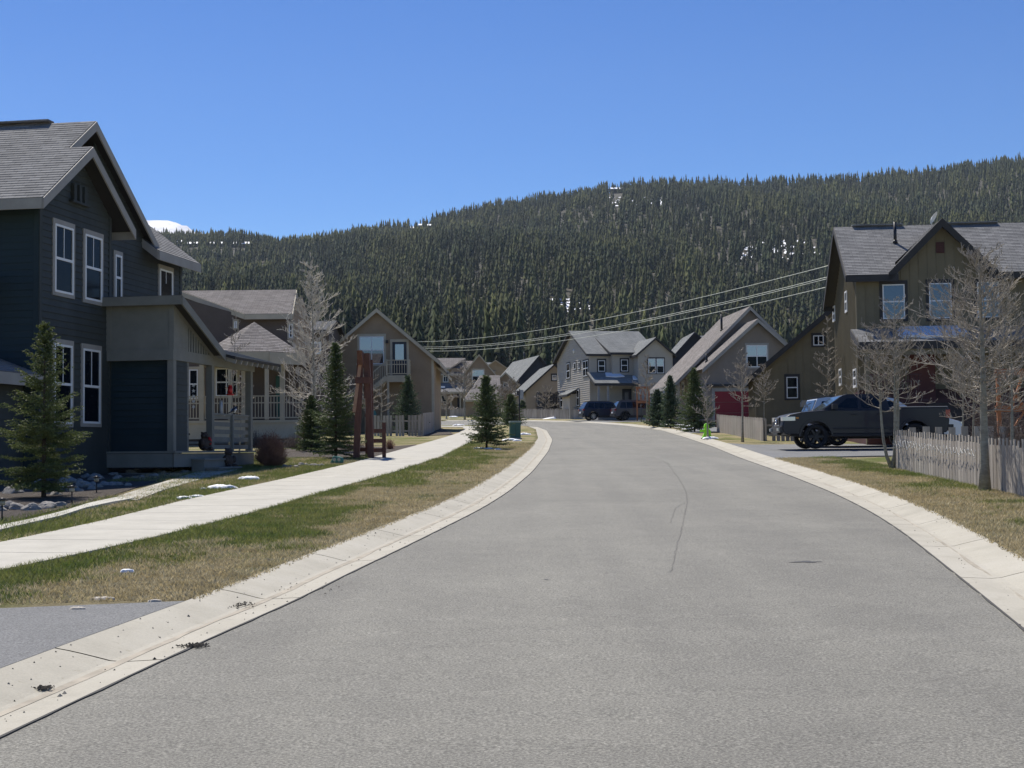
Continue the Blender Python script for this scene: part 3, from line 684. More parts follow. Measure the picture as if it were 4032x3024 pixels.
# cabins with snowy roofs on the ridge
names = ['small snow-roofed cabin among the trees, leftmost of the three at the middle of the skyline', 'small snow-roofed cabin between two others at the middle of the skyline', 'broad snow-roofed cabin, largest of the three at the middle of the skyline',
         'snow-roofed cabin on the high ridge above the grey two-storey house', 'snow-roofed cabin below the snowy peak, second from the left', 'long low snow-roofed cabin between two others below the left skyline', 'widest snow-roofed lodge below the left skyline', 'tiny snow-roofed cabin nearest the snowy peak']
for (u, v, w), lb in zip(CABINS, names):
    d = None
    for q in np.arange(500, DR, 10):
        if hv(u, q) < v+14: d = q; break
    if d is None: d = DR-20
    p = at(u, v, d); W_ = w/FPX*d; z0 = hillz(u, d)+EYE
    root = empty('cabin', (p.x, p.y, z0), 0, lb, 'cabin', 'snow-roofed cabins on the wooded ridge'); h = max(3.5, p.z-z0-1.5)
    m = MB(); m.box((-W_/2, -3, -2), (W_/2, 5, h)); m.build('wall', M_WOODD, root)
    m = MB(); dep = 5.0; rise = 2.6
    m.prismpoly([(-W_/2-.6, -dep, h-.3), (W_/2+.6, -dep, h-.3), (W_/2+.6, 1, h+rise), (-W_/2-.6, 1, h+rise)], (0, -.3, .9), .5)
    m.prismpoly([(W_/2+.6, 7, h-.3), (-W_/2-.6, 7, h-.3), (-W_/2-.6, 1, h+rise), (W_/2+.6, 1, h+rise)], (0, .3, .9), .5)
    m.build('roof', M_SNOW, root)
# ------------------------------------------------------------------ houses
class House:
    def __init__(s, name, x, y, yaw, label, cat='house', group=None, z=None):
        s.yaw = R(yaw); s.z = zgrass(y) if z is None else z
        s.root = empty(name, (x, y, s.z), s.yaw, label, cat, group)
        s.M = Matrix.Translation((x, y, s.z)) @ Matrix.Rotation(s.yaw, 4, 'Z'); s.I = s.M.inverted()
    def wall_px(s, p0, u, v):
        """where the sight line (u, v) meets the vertical wall p0=((x0,y0),(x1,y1)) -> (along, height)"""
        a = s.M @ Vector((*p0[0], 0)); b = s.M @ Vector((*p0[1], 0)); r = ray(u, v); o = Vector((0, 0, EYE))
        d = b-a; d.z = 0; n = Vector((d.y, -d.x, 0)); t = (a-o).dot(n)/r.dot(n); q = o+r*t
        return ((q-a).dot(d.normalized()), q.z-s.z)
    def loc(s, u, v, d): return s.I @ at(u, v, d)

def frame(p):                                  # wall line -> origin, along, up, outward (all local)
    a, b = Vector((*p[0], 0)), Vector((*p[1], 0)); d = (b-a).normalized(); return a, d, Vector((0, 0, 1)), Vector((d.y, -d.x, 0))
def wall(h, name, p, poly, m, kind='lap', e=.17, trim=None, tw=.11, extra=None, proud=.016):
    O, Sx, T, N = frame(p); mb = MB()
    mb.face([O+Sx*a+T*b-N*.002 for a, b in poly], 0)
    if kind == 'lap': mb.lap(O, Sx, T, N, poly, e, proud)
    elif kind == 'bat':
        x0 = min(q[0] for q in poly); x1 = max(q[0] for q in poly); x = math.ceil(x0/e)*e
        while x < x1-.05:
            q = clip(poly, 0, x, x+.05)
            if q: mb.prismpoly([O+Sx*a+T*b for a, b in q], N, .019)
            x += e
    ms = [m]
    if trim:
        ms.append(trim); x0 = min(q[0] for q in poly); x1 = max(q[0] for q in poly)
        for xa, xb in ((x0-.012, x0+tw), (x1-tw, x1+.012)):
            q = clip(poly, 0, max(x0, xa), min(x1, xb))
            if q:
                q = [(a-.012 if abs(a-x0) < 1e-4 else a+.012 if abs(a-x1) < 1e-4 else a, b) for a, b in q]
                mb.prismpoly([O+Sx*a+T*b for a, b in q], N, .032, 1)
    if extra: extra(mb, O, Sx, T, N)
    return mb.build(name, ms, h.root)
def rect(s0, s1, z0, z1): return [(s0, z0), (s1, z0), (s1, z1), (s0, z1)]
def window(h, p, s0, z0, s1, z1, trim=None, tw=.1, sash=M_WHITE, cols=1, rows=2, glass=M_GLASS, head=1.3, fw=.05, name='window', muntin=False, blind=False, out=0.0):
    O, Sx, T, N = frame(p); O = O+N*out; s0, s1 = sorted((s0, s1)); z0, z1 = sorted((z0, z1))
    def _bx(mb, a, b, c, d, n0, n1, m=0):
        mb.obox(O+Sx*a+T*c+N*n1, Sx*(b-a), -N*(n1-n0), T*(d-c), m)
    mb = MB()
    if trim is not None:
        _bx(mb, s0-tw, s0, z0-tw*.9, z1+tw*head, .004, .036); _bx(mb, s1, s1+tw, z0-tw*.9, z1+tw*head, .004, .036)
        _bx(mb, s0, s1, z1, z1+tw*head, .004, .04); _bx(mb, s0, s1, z0-tw*.9, z0, .004, .042)
        w = mb.build(name, trim, h.root)
    else:
        _bx(mb, s0-.02, s1+.02, z0-.03, z0, .004, .05); w = mb.build(name, sash, h.root)
    mb = MB(); ww, hh = s1-s0, z1-z0
    _bx(mb, s0, s1, z0, z0+fw, .01, .05); _bx(mb, s0, s1, z1-fw, z1, .01, .05); _bx(mb, s0, s0+fw, z0+fw, z1-fw, .01, .05); _bx(mb, s1-fw, s1, z0+fw, z1-fw, .01, .05)
    for i in range(1, cols):
        x = s0+ww*i/cols; _bx(mb, x-fw*.5, x+fw*.5, z0+fw, z1-fw, .01, .052)
    for j in range(1, rows):
        z = z0+hh*(j/rows); _bx(mb, s0+fw, s1-fw, z-fw*.6, z+fw*.6, .01, .048)
    if muntin:
        x = (s0+s1)/2; _bx(mb, x-.012, x+.012, z0+hh*.5+fw*.6, z1-fw, .02, .034)
    mb.build('frame', sash, w)
    mb = MB(); _bx(mb, s0+fw*.5, s1-fw*.5, z0+fw*.5, z1-fw*.5, .006, .024)
    mb.build('pane', glass, w)
    if blind:
        mb = MB(); zb = z0+hh*(blind if blind is not True else .5); _bx(mb, s0+fw, s1-fw, zb, z1-fw, .0245, .0262); mb.build('blind', M_BLIND, w)
    return w
def win_px(h, p, u0, v0, u1, v1, **k):
    s0, _ = h.wall_px(p, u0, (v0+v1)/2); s1, _ = h.wall_px(p, u1, (v0+v1)/2); um = (u0+u1)/2
    _, z1 = h.wall_px(p, um, v0); _, z0 = h.wall_px(p, um, v1)
    return window(h, p, s0, z0, s1, z1, **k)
def roof(h, name, planes, m, fm, th=.07, fh=.2, e=.14, snowm=None):
    """planes: list of (pts, fascia edge indices); pts counter-clockwise from above, real shingle courses on top, boards along the edges"""
    mb = MB(); fb = MB()
    for pts, fe in planes:
        P = [Vector(q) for q in pts]; n = (P[1]-P[0]).cross(P[2]-P[0]).normalized()
        if n.z < 0: P = P[::-1]; n = -n; k = len(P); fe = [(k-2-i) % k for i in fe]
        Sx = Vector((-n.y, n.x, 0)); Sx = Sx.normalized() if Sx.length > 1e-3 else Vector((1, 0, 0)); T = n.cross(Sx)
        if T.z < 0: T = -T; Sx = -Sx
        O = P[0]; poly = [((q-O).dot(Sx), (q-O).dot(T)) for q in P]
        mb.prismpoly([q-n*th for q in P], n, th-.004, 1)
        mb.lap(O, Sx, T, n, poly, e, .011, 0)
        k = len(P)
        for i in fe:
            a, b = P[i], P[(i+1) % k]; d = (b-a).normalized(); out = d.cross(n); out.z = 0; out.normalize(); dz = Vector((0, 0, 1)); L = (b-a)
            fb.obox(a-dz*fh-out*-.0+out*.035+dz*-.012, L, -out*.04, dz*fh, 0)
    r = mb.build(name, [m, M_DKTRIM], h.root); fb.build('fascia', fm, r); return r
def gable(x0, x1, y0, y1, ze, pitch, ax='y'):
    """two slopes; ax = direction of the ridge"""
    if ax == 'y':
        xm = (x0+x1)/2; zr = ze+(xm-x0)*pitch
        return [([(x0, y0, ze), (xm, y0, zr), (xm, y1, zr), (x0, y1, ze)], [0, 2, 3]), ([(x1, y1, ze), (xm, y1, zr), (xm, y0, zr), (x1, y0, ze)], [0, 2, 3])], zr
    ym = (y0+y1)/2; zr = ze+(ym-y0)*pitch
    return [([(x0, y0, ze), (x1, y0, ze), (x1, ym, zr), (x0, ym, zr)], [0, 1, 3]), ([(x1, y1, ze), (x0, y1, ze), (x0, ym, zr), (x1, ym, zr)], [0, 1, 3])], zr
def rail(h, name, a, b, z0, ht, m, n=None, style='bal', parent=None):
    mb = MB(); a, b = Vector((*a, z0)), Vector((*b, z0)); L = (b-a).length; up = Vector((0, 0, 1)); d = (b-a)/L
    mb.beam(a+up*ht, b+up*ht, .09, .05); 
    if style == 'bal':
        mb.beam(a+up*.1, b+up*.1, .05, .06); mb.beam(a+up*(ht*.72), b+up*(ht*.72), .045, .05); n = n or int(L/.13)
        for i in range(1, n):
            p = a+d*L*i/n; mb.beam(p+up*.1, p+up*ht, .035, .035)
    elif style == 'boards':
        for k in range(5): mb.beam(a+up*(.1+k*.205), b+up*(.1+k*.205), .03, .12)
    elif style == 'cross':
        mb.beam(a+up*.1, b+up*.1, .05, .06); n = n or max(1, int(L/.9))
        for i in range(n):
            p = a+d*L*i/n; q = a+d*L*(i+1)/n; mb.beam(p+up*.1, q+up*ht, .035, .05); mb.beam(q+up*.1, p+up*ht, .03, .05); mb.beam(q+up*.1, q+up*ht, .05, .05)
    return mb.build(name, m, parent or h.root)
def post(h, x, y, z0, z1, m, w=.14, name='post'):
    mb = MB(); mb.box((x-w/2, y-w/2, z0), (x+w/2, y+w/2, z1)); return mb.build(name, m, h.root, bevel=.008)
def vent(h, x, y, z, ht=.5, r=.05, m=M_BLACK, name='vent_pipe'):
    mb = MB(); mb.cyl((x, y, z-.3), r, ht+.3, 10); mb.cyl((x, y, z-.1), r*1.7, .12, 10, r2=r*1.05); return mb.build(name, m, h.root)

# ---- the dark house on the left
H = House('house', -10.68, 32.0, -9.67, 'dark charcoal two-storey house with grey shingled gables, nearest on the left', z=.978)
g0 = -.75
BW = ((0, 0), (0, 3.62)); MW = ((-.45, 3.62), (-.45, 9.15)); FW = ((-14, 0), (0, 0))
ze, pt = 6.32, .685
wall(H, 'wall', BW, [(0, g0), (3.62, g0), (3.62, ze+.2), (2.38-.6+.02, ze+pt*2.39-.12), (0, ze+.3)], M_CHAR, trim=M_CHAR, e=.155, proud=.022)
wall(H, 'wall', MW, [(0, g0), (5.53, g0), (5.53, ze-.1), (3.2, ze+.25), (.0, ze+2.45-.3)], M_CHAR, trim=M_CHAR, e=.155, proud=.022)
wall(H, 'wall', FW, rect(0, 14, g0, ze+.3), M_CHAR_SHADE, trim=M_CHAR_SHADE, e=.155)
wall(H, 'wall', ((0, 3.62), (-.45, 3.62)), rect(0, .45, g0, ze+.2), M_CHAR, kind='flat')
wall(H, 'wall', ((-.45, 9.15), (-14, 9.15)), [(0, g0), (13.5, g0), (13.5, ze), (3.0, ze+2.0), (0, ze-.2)], M_CHAR, kind='flat')
wall(H, 'wall', ((-14, 9.15), (-14, 0)), [(0, g0), (9.15, g0), (9.15, ze), (6, ze+2.4), (0, ze)], M_CHAR, kind='flat')
zr = ze+3.8*pt
pl_ = [([(-14.4, -.6, ze), (.40, -.6, ze), (.40, 1.79, ze+2.39*pt), (-.2, 1.79, ze+2.39*pt), (-.2, 3.2, zr), (-14.4, 3.2, zr)], [0, 1, 3, 5]),
       ([(-.2, 7.0, ze), (-14.4, 7.0, ze), (-14.4, 3.2, zr), (-.2, 3.2, zr)], [3]),
       ([(.40, 4.18, ze), (-.43, 4.18, ze), (-.43, 1.79, ze+2.39*pt), (.40, 1.79, ze+2.39*pt)], [0, 3])]
roof(H, 'roof', pl_, SH_GREY, M_TRIM, fh=.24)
roof(H, 'roof', [([(.02, 6.5, 6.12), (.02, 9.45, 6.12), (-2.6, 9.45, 8.1), (-2.6, 6.5, 8.1)], [0, 1, 3]), ([(-5.2, 9.45, 6.12), (-5.2, 6.5, 6.12), (-2.6, 6.5, 8.1), (-2.6, 9.45, 8.1)], [0, 3])], SH_GREY, M_TRIM, fh=.24)
mb = MB(); mb.beam((-14.4, 3.2, zr+.05), (-1.4, 3.2, zr+.05), .32, .05); mb.build('ridge_vent', SH_WARM, H.root)
vent(H, -4.55, 1.6, ze+1.5, .45, .07)
for r_ in [(211, 890, 283, 1156), (330, 930, 396, 1185)]:
    win_px(H, BW, *r_, trim=M_TRIM, tw=.09, muntin=True)
for r_ in [(208, 1357, 278, 1668), (322, 1376, 389, 1668)]:
    win_px(H, BW, *r_, trim=M_TRIM, tw=.09, muntin=True)
win_px(H, MW, 449, 1005, 474, 1183, trim=M_TRIM, tw=.08)
win_px(H, MW, 625, 1064, 675, 1178, trim=M_TRIM, tw=.09, rows=1, muntin=True)
mb = MB()                                       # three little brackets in the gable
O, Sx, T, N = frame(BW)
for k in range(3): mb.obox(O+Sx*(1.50+.27*k)+T*(ze+.30)+N*.10, Sx*.13, -N*.1, T*.42)
mb.obox(O+Sx*1.40+T*(ze+.26)+N*.13, Sx*.9, -N*.13, T*.05)
mb.build('gable_vent', M_CHAR, H.root)
# porch on its right side
px0, py0 = .02, 3.42; PX = 1.78; D0 = .67; PB = 2.93
wall(H, 'porch_wall', ((px0, py0), (PX, py0)), rect(0, PX-px0, PB+.24, 4.34), M_PORCH, e=.13, trim=M_PORCH, proud=.006)
wall(H, 'porch_wall', ((px0, py0+.25), (PX-.12, py0+.25)), rect(0, PX-px0-.12, D0, PB), M_CHAR_SHADE, e=.155, proud=.03)
PA = ((PX, py0), (PX, py0+5.65))
sl = (4.34-3.18)/2.75
wall(H, 'porch_wall', PA, [(0, PB+.24), (.9, PB+.24), (.9, 4.34-.9*sl), (0, 4.34)], M_PORCH, e=.13, proud=.006)
wall(H, 'porch_wall', ((PX-.05, py0+.12), (PX-.05, py0+.95)), rect(0, .83, D0, PB), M_CHAR, e=.155)
mb = MB(); mb.beam((PX-.07, py0-.04, PB+.12), (PX-.07, py0+5.75, PB+.12), .15, .26); mb.beam((px0, py0+.05, PB+.12), (PX-.15, py0+.05, PB+.12), .15, .26); mb.build('beam', M_PORCH, H.root)
mb = MB()
for k in range(11):
    y = py0+.95+k*.17; zt = 4.34-(y-py0)*sl-.02
    if zt > PB+.3: mb.box((PX-.06, y, PB+.25), (PX, y+.085, zt))
mb.beam((PX-.03, py0+.05, 4.28), (PX-.03, py0+2.75, 3.16), .08, .22); mb.build('gable_slats', M_PORCH, H.root)
roof(H, 'porch_roof', [([(px0-.3, py0-.3, 4.49), (PX+.32, py0-.3, 4.49), (PX+.32, py0+2.65, 3.25), (px0-.3, py0+2.65, 3.25)], [0, 1]),
                       ([(PX+.62, py0+2.6, 3.15), (PX+.62, py0+6.25, 3.15), (-.45, py0+6.25, 3.9), (-.45, py0+2.6, 3.9)], [1])], SH_GREY, M_PORCH, fh=.22)
mb = MB()
for k in range(9): y = py0+2.7+k*.42; mb.beam((PX+.6, y, 3.02), (PX-.2, y, 3.3), .05, .11)
mb.build('rafter_tails', M_TRIM, H.root)
for (x, y) in ((PX-.09, py0+.09), (PX-.09, py0+1.0), (PX-.09, py0+2.62), (PX-.09, py0+5.55)): post(H, x, y, D0, PB, M_PORCH, .17 if y > 4.5 or y < 3.6 else .1)
mb = MB(); mb.box((px0, py0-.02, D0-.05), (PX+.05, py0+5.75, D0)); mb.box((px0, py0, D0-.40), (PX, py0+.04, D0-.06)); mb.box((PX-.04, py0, D0-.40), (PX, py0+5.7, D0-.06))
for k in range(3): mb.box((px0, py0+.03, -.55+k*.24), (PX-.1, py0+.06, -.35+k*.24)); 
mb.build('deck', M_PORCH, H.root)
rail(H, 'railing', (PX-.09, py0+2.7), (PX-.09, py0+5.5), D0, .98, M_PORCH, style='boards'); post(H, PX-.05, py0+4.1, D0, D0+.98, M_PORCH, .09)
for k in range(2):
    mb = MB(); z1 = D0-.2-.22*k; mb.box((PX+.0+.33*k, py0+1.15+.12*k, -.45), (PX+.33+.33*k, py0+2.75+.1*k, z1-.04)); mb.box((PX+.0+.33*k, py0+1.1+.12*k, z1-.04), (PX+.37+.33*k, py0+2.8+.1*k, z1)); mb.build('step', M_PORCH, H.root)
wall(H, 'wall', ((-.44, py0+.3), (-.44, py0+.31)), rect(0, .01, 0, 1), M_CHAR, kind='flat')
# hipped bay roof and the little shed roof at the picture's left edge
roof(H, 'bay_roof', [([(-6, -2.5, 2.40), (.12, -2.5, 2.40), (-2.4, -.02, 3.35), (-6, -.02, 3.35)], [0]), ([(.12, -2.5, 2.40), (.12, -.02, 2.40), (-2.4, -.02, 3.35)], [0])], SH_WARM, M_TRIM, fh=.26)
wall(H, 'bay_wall', ((-6, -2.0), (-.35, -2.0)), rect(0, 5.65, g0, 2.35), M_CHAR_SHADE, e=.155); wall(H, 'bay_wall', ((-.35, -2.0), (-.35, 0)), rect(0, 2.0, g0, 2.35), M_CHAR, e=.155)
roof(H, 'shed_roof', [([(-4.0, -1.1, 3.6), (-1.05, -1.1, 4.72), (-1.05, -.02, 4.72), (-4.0, -.02, 3.6)], [0, 1])], SH_WARM, M_TRIM, fh=.2)

# ---- second house on the left, brown, behind the porch
H2 = House('house', -14.6, 62.0, 0.0, 'brown house with an octagonal porch pavilion, behind the dark house on the left', z=zgrass(62)+.1)
def L2(u, v, d): p = H2.loc(u, v, d); return (p.x, p.y, p.z)
a, b, c, d_ = L2(965, 1236, 64.5), L2(1150, 1236, 64.5), L2(1166, 1141, 67.5), L2(712, 1139, 67.5)
b = (b[0], a[1], a[2]); d_ = (d_[0], c[1], c[2])
roof(H2, 'roof', [([a, b, c, d_], [0, 1, 3]), ([(c[0], c[1]+3.6, a[2]), (d_[0]-2, c[1]+3.6, a[2]), (d_[0]-2, d_[1], d_[2]), c], [0])], SH_WARM, M_CREAM, fh=.24)
wall(H2, 'wall', ((a[0]-.05, a[1]+.45), (b[0]-.1, a[1]+.45)), rect(0, b[0]-a[0], -1, a[2]+.1), M_BROWN2, e=.17)
pA = Vector((d_[0]-1.4, a[1]+.75)); pB = Vector((a[0]-.05, a[1]+.55)); Lw = (pB-pA).length
wall(H2, 'wall', ((pA.x, pA.y), (pB.x, pB.y)), [(0, -1), (Lw, -1), (Lw, a[2]-.05), (1.0, d_[2]-.3), (0, d_[2]+.05)], M_BROWN2, e=.17)
wall(H2, 'wall', ((b[0]-.1, a[1]+.45), (b[0]-.1, a[1]+7)), [(0, -1), (6.5, -1), (6.5, a[2]), (3.2, c[2]-.2), (0, a[2])], M_BROWN, e=.17)
win_px(H2, ((a[0]-.05, a[1]+.45), (b[0]-.1, a[1]+.45)), 1138, 1275, 1153, 1330, trim=M_CREAM, tw=.07)
win_px(H2, ((pA.x, pA.y), (pB.x, pB.y)), 923, 1265, 934, 1292, trim=M_CREAM, tw=.07, rows=1)
# wall of the raised porch with openings, then the pavilion
YP = H2.loc(1000, 1600, 61.5).y
mb = MB(); x0, x1 = L2(700, 1600, 64)[0], L2(1240, 1600, 64)[0]; mb.box((x0, YP+1.6, -1), (x1, YP+1.7, L2(900, 1400, 62)[2])); mb.build('porch_wall', M_BROWN2, H2.root)
zd = L2(950, 1655, 61.5)[2]; zt = L2(950, 1560, 61.5)[2]
xl, xr = L2(690, 1600, 61.5)[0], L2(1190, 1600, 61.5)[0]
mb = MB(); mb.box((xl, YP-.1, zd-.12), (xr, YP+1.7, zd)); mb.box((xl, YP-.05, zd-.8), (xr, YP, zd-.12)); mb.build('deck', M_CREAM, H2.root)
mb = MB()
for k in range(4): mb.box((xl, YP-.04, zd-1.0-.16*k), (xr, YP-.01, zd-.9-.16*k))
mb.build('lattice', M_PORCH, H2.root)
rail(H2, 'railing', (xl, YP), (L2(951, 1600, 61.5)[0], YP), zd, zt-zd, M_CREAM); rail(H2, 'railing', (L2(968, 1600, 61.5)[0], YP), (xr, YP), zd, zt-zd, M_CREAM)
for u in (795, 960, 1112): post(H2, L2(u, 1600, 61.5)[0], YP+.02, zd, L2(u, 1400, 61.5)[2]+.1, M_CREAM, .2)
ap = L2(1001, 1268, 62.5); cx, cy = ap[0], ap[1]; rr_ = 2.35; zb = L2(1001, 1385, 60.5)[2]; pls = []; n8 = 8
for k in range(n8):
    a0, a1 = math.pi*2*(k-.5)/n8-math.pi/2+.05, math.pi*2*(k+.5)/n8-math.pi/2+.05
    pls.append(([(cx+rr_*math.cos(a0), cy+rr_*math.sin(a0), zb), (cx+rr_*math.cos(a1), cy+rr_*math.sin(a1), zb), (cx, cy, ap[2])], [0]))
roof(H2, 'pavilion_roof', pls, SH_WARM, M_CREAM, fh=.5)
mb = MB(); mb.cyl((cx, cy, zb-.35), rr_*.86, .2, 8); mb.build('pavilion_ceiling', M_CREAM, H2.root)
for k in (0, 1, 7): a0 = math.pi*2*(k-.5)/n8-math.pi/2+.05; post(H2, cx+rr_*.86*math.cos(a0), cy+rr_*.86*math.sin(a0), zd, zb-.2, M_CREAM, .16)
win_px(H2, ((x0, YP+1.6), (x1, YP+1.6)), 745, 1455, 780, 1570, trim=M_CREAM, tw=.1); win_px(H2, ((x0, YP+1.6), (x1, YP+1.6)), 850, 1450, 935, 1560, trim=M_CREAM, tw=.1, cols=2)
mb = MB(); mb.box((L2(1085, 1500, 63)[0], YP+1.56, zd), (L2(1110, 1500, 63)[0], YP+1.6, zd+2.0)); mb.build('door', M_GREEN, H2.root)

# dark house glimpsed between the bare tree and the brown garage
H2b = House('house', -12.2, 84, 0, 'dark house with one pale window, glimpsed behind the tall bare tree')
p_ = ((-.5, 0), (1.35, 0)); zt2 = H2b.loc(1230, 1300, 84).z; wall(H2b, 'wall', p_, rect(0, 1.85, -.5, zt2), M_BROWN2, e=.2)
roof(H2b, 'roof', [([(-.8, -.3, zt2), (1.45, -.3, zt2), (1.45, 3, zt2+.8), (-.8, 3, zt2+.8)], [0, 1]), ([(1.65, 6.3, zt2), (-.8, 6.3, zt2), (-.8, 3, zt2+.8), (1.65, 3, zt2+.8)], [0])], SH_GREY, M_DKTRIM)
win_px(H2b, p_, 1217, 1350, 1262, 1392, trim=M_WHITE, tw=.05, rows=1, glass=M_BLIND)
wall(H2b, 'wall', ((1.35, 0), (1.35, 6)), [(0, -.5), (6, -.5), (6, zt2), (3, zt2+.7), (0, zt2)], M_BROWN2, e=.2)
wall(H2b, 'wall', ((-.5, 6), (-.5, 0)), [(0, -.5), (6, -.5), (6, zt2), (3, zt2+.7), (0, zt2)], M_BROWN2, kind='flat')

# ---- brown gable with an outside stair
H3 = House('garage', -8.5, 90.0, 0.0, 'brown gabled building with a four-pane window, upper door and outside stair')
xr3 = H3.loc(1708, 1600, 90).x; xa = H3.loc(1485, 1300, 90).x; xl3 = 2*xa-xr3; zap = H3.loc(1485, 1222, 90).z; F3 = ((xl3, 0), (xr3, 0)); ze3 = H3.loc(1700, 1408, 90).z; p3 = (zap-ze3)/(xr3-xa)
wall(H3, 'wall', F3, [(0, -.6), (xr3-xl3, -.6), (xr3-xl3, ze3-.1), (xa-xl3, zap-.1), (0, ze3-.1)], M_BROWN, e=.16, trim=M_CREAM, tw=.13)
wall(H3, 'wall', ((xr3, 0), (xr3, 8.5)), rect(0, 8.5, -.6, ze3-.05), M_BROWN, e=.16, trim=M_CREAM)
wall(H3, 'wall', ((xl3, 8.5), (xl3, 0)), rect(0, 8.5, -.6, ze3-.05), M_BROWN, kind='flat'); wall(H3, 'wall', ((xr3, 8.5), (xl3, 8.5)), [(0, -.6), (xr3-xl3, -.6), (xr3-xl3, ze3-.1), (xa-xl3, zap-.1), (0, ze3-.1)], M_BROWN, kind='flat')
q_, _z = gable(xl3-.4, xr3+.4, -.35, 8.8, ze3-.4*p3+.12, p3, 'y'); roof(H3, 'roof', q_, SH_WARM, M_CREAM, fh=.26)
roof(H3, 'side_roof', [([(xr3+.75, 3, ze3-.9), (xr3+.75, 8.8, ze3-.9), (xr3, 8.8, ze3-.3), (xr3, 3, ze3-.3)], [0, 3])], SH_WARM, M_CREAM, fh=.18)
win_px(H3, F3, 1415, 1325, 1512, 1434, trim=M_CREAM, tw=.13, cols=2, rows=2, blind=.52, glass=M_GLASSB)
s0, z0 = H3.wall_px(F3, 1545, 1400); s1, zt3 = H3.wall_px(F3, 1601, 1346); _, zdk = H3.wall_px(F3, 1570, 1482)
O, Sx, T, N = frame(F3)
mb = MB(); 
for a_, b_, c_, e2 in ((s0-.14, s0, zdk, zt3+.17), (s1, s1+.14, zdk, zt3+.17), (s0, s1, zt3, zt3+.17)): mb.obox(O+Sx*a_+T*c_+N*.05, Sx*(b_-a_), -N*.05, T*(e2-c_))
dr = mb.build('door', M_CREAM, H3.root)
mb = MB(); mb.obox(O+Sx*s0+T*zdk+N*.04, Sx*(s1-s0), -N*.04, T*(zt3-zdk)); mb.build('leaf', M_DOOR, dr)
mb = MB(); mb.obox(O+Sx*(s0+.18)+T*(zdk+1.0)+N*.05, Sx*(s1-s0-.36), -N*.011, T*(zt3-zdk-1.15)); mb.build('pane', M_BLIND, dr)
mb = MB(); sL, zL = H3.wall_px(F3, 1524, 1346); mb.obox(O+Sx*(sL-.08)+T*(zL-.1)+N*.14, Sx*.17, -N*.13, T*.2); mb.build('wall_lamp', M_BLACK, H3.root)
bx0, bx1 = xl3+s0-.25, xl3+s1+.28
mb = MB(); mb.box((bx0, -1.35, zdk-.1), (bx1, -.02, zdk)); mb.box((bx0, -1.38, zdk-.42), (bx1, -1.32, zdk-.11)); mb.box((bx1-.05, -1.3, zdk-.42), (bx1, -.05, zdk-.11)); mb.build('balcony', M_CREAM, H3.root)
rail(H3, 'railing', (bx0, -1.32), (bx1, -1.32), zdk, .95, M_CREAM, n=9); rail(H3, 'railing', (bx1-.04, -1.3), (bx1-.04, -.05), zdk, .95, M_CREAM, n=8)
post(H3, bx0+.08, -1.3, -.3, zdk-.1, M_CREAM, .13); post(H3, bx1-.06, -1.3, -.3, zdk+1.0, M_CREAM, .12); post(H3, bx0, -1.3, zdk, zdk+1.0, M_CREAM, .12)
mb = MB(); run = 4.2; nst = 17
for k in range(nst): f = (k+1)/(nst+1); mb.box((bx0-run*f, -1.3, zdk*(1-f)-.04), (bx0-run*f+.27, -.3, zdk*(1-f)))
mb.beam((bx0, -1.33, zdk-.12), (bx0-run, -1.33, -.05), .05, .3); mb.beam((bx0, -.27, zdk-.12), (bx0-run, -.27, -.05), .05, .3)
st = mb.build('stair', M_CREAM, H3.root)
mb = MB(); mb.beam((bx0, -1.33, zdk+.92), (bx0-run, -1.33, .9), .06, .06)
for k in range(31): f = k/31; x = bx0-run*f; z = zdk*(1-f); mb.beam((x, -1.33, z), (x, -1.33, z+.92), .032, .032)
mb.build('railing', M_CREAM, st)

# ---- far houses
def far_gable(h, p, poly, m, trim=None): wall(h, 'wall', p, poly, m, e=.2, trim=trim)
H4 = House('house', -4.1, 168, 3, 'brown house with a dormer and cross-braced porch railing, far down the street')
def lx(h, u, d): return h.loc(u, 1500, d).x
def lz(h, u, v, d): return h.loc(u, v, d).z
gx0, gxa, gx1 = lx(H4, 1822, 168), lx(H4, 1886, 168), lx(H4, 1952, 168); za = lz(H4, 1886, 1400, 168); zeg = lz(H4, 1820, 1478, 168); G4 = ((gx0, 0), (gx1, 0))
wall(H4, 'wall', G4, [(0, -1), (gx1-gx0, -1), (gx1-gx0, zeg), (gxa-gx0, za), (0, zeg)], M_BROWN, e=.2, trim=M_CREAM)
pg = (za-zeg)/(gxa-gx0); q_, _z = gable(gx0-.3, gx1+.3, -.3, 8, zeg-.3*pg+.12, pg, 'y'); roof(H4, 'roof', q_, SH_WARM, M_CREAM)
wx0 = lx(H4, 1700, 169); W4 = ((wx0, 1.2), (gx0, 1.2)); zw = lz(H4, 1760, 1480, 169)
wall(H4, 'wall', W4, rect(0, gx0-wx0, -1, zw+.9), M_BROWN, e=.2)
roof(H4, 'roof', [([(wx0-.3, .8, zw+.25), (gx0+.1, .8, zw+.25), (gx0+1.8, 5.2, za-.3), (wx0-.3, 5.2, za-.3)], [0]), ([(wx0-.3, .6, zw+.95), (lx(H4, 1770, 169), .6, zw+.95), (lx(H4, 1835, 169), 5.1, za+.05), (wx0-.3, 5.1, za+.05)], [0, 1])], SH_WARM, M_CREAM)
win_px(H4, G4, 1860, 1457, 1905, 1505, trim=M_CREAM, tw=.12, cols=2, rows=2, blind=.5); win_px(H4, W4, 1746, 1460, 1764, 1504, trim=M_CREAM, tw=.1, cols=2, rows=2)
zpr = lz(H4, 1760, 1540, 166); roof(H4, 'porch_roof', [([(wx0-.3, -2.2, zpr-.1), (gx0+.3, -2.2, zpr-.1), (gx0+.3, 1.2, zpr+1.1), (wx0-.3, 1.2, zpr+1.1)], [0, 1])], SH_GREY, M_CREAM)
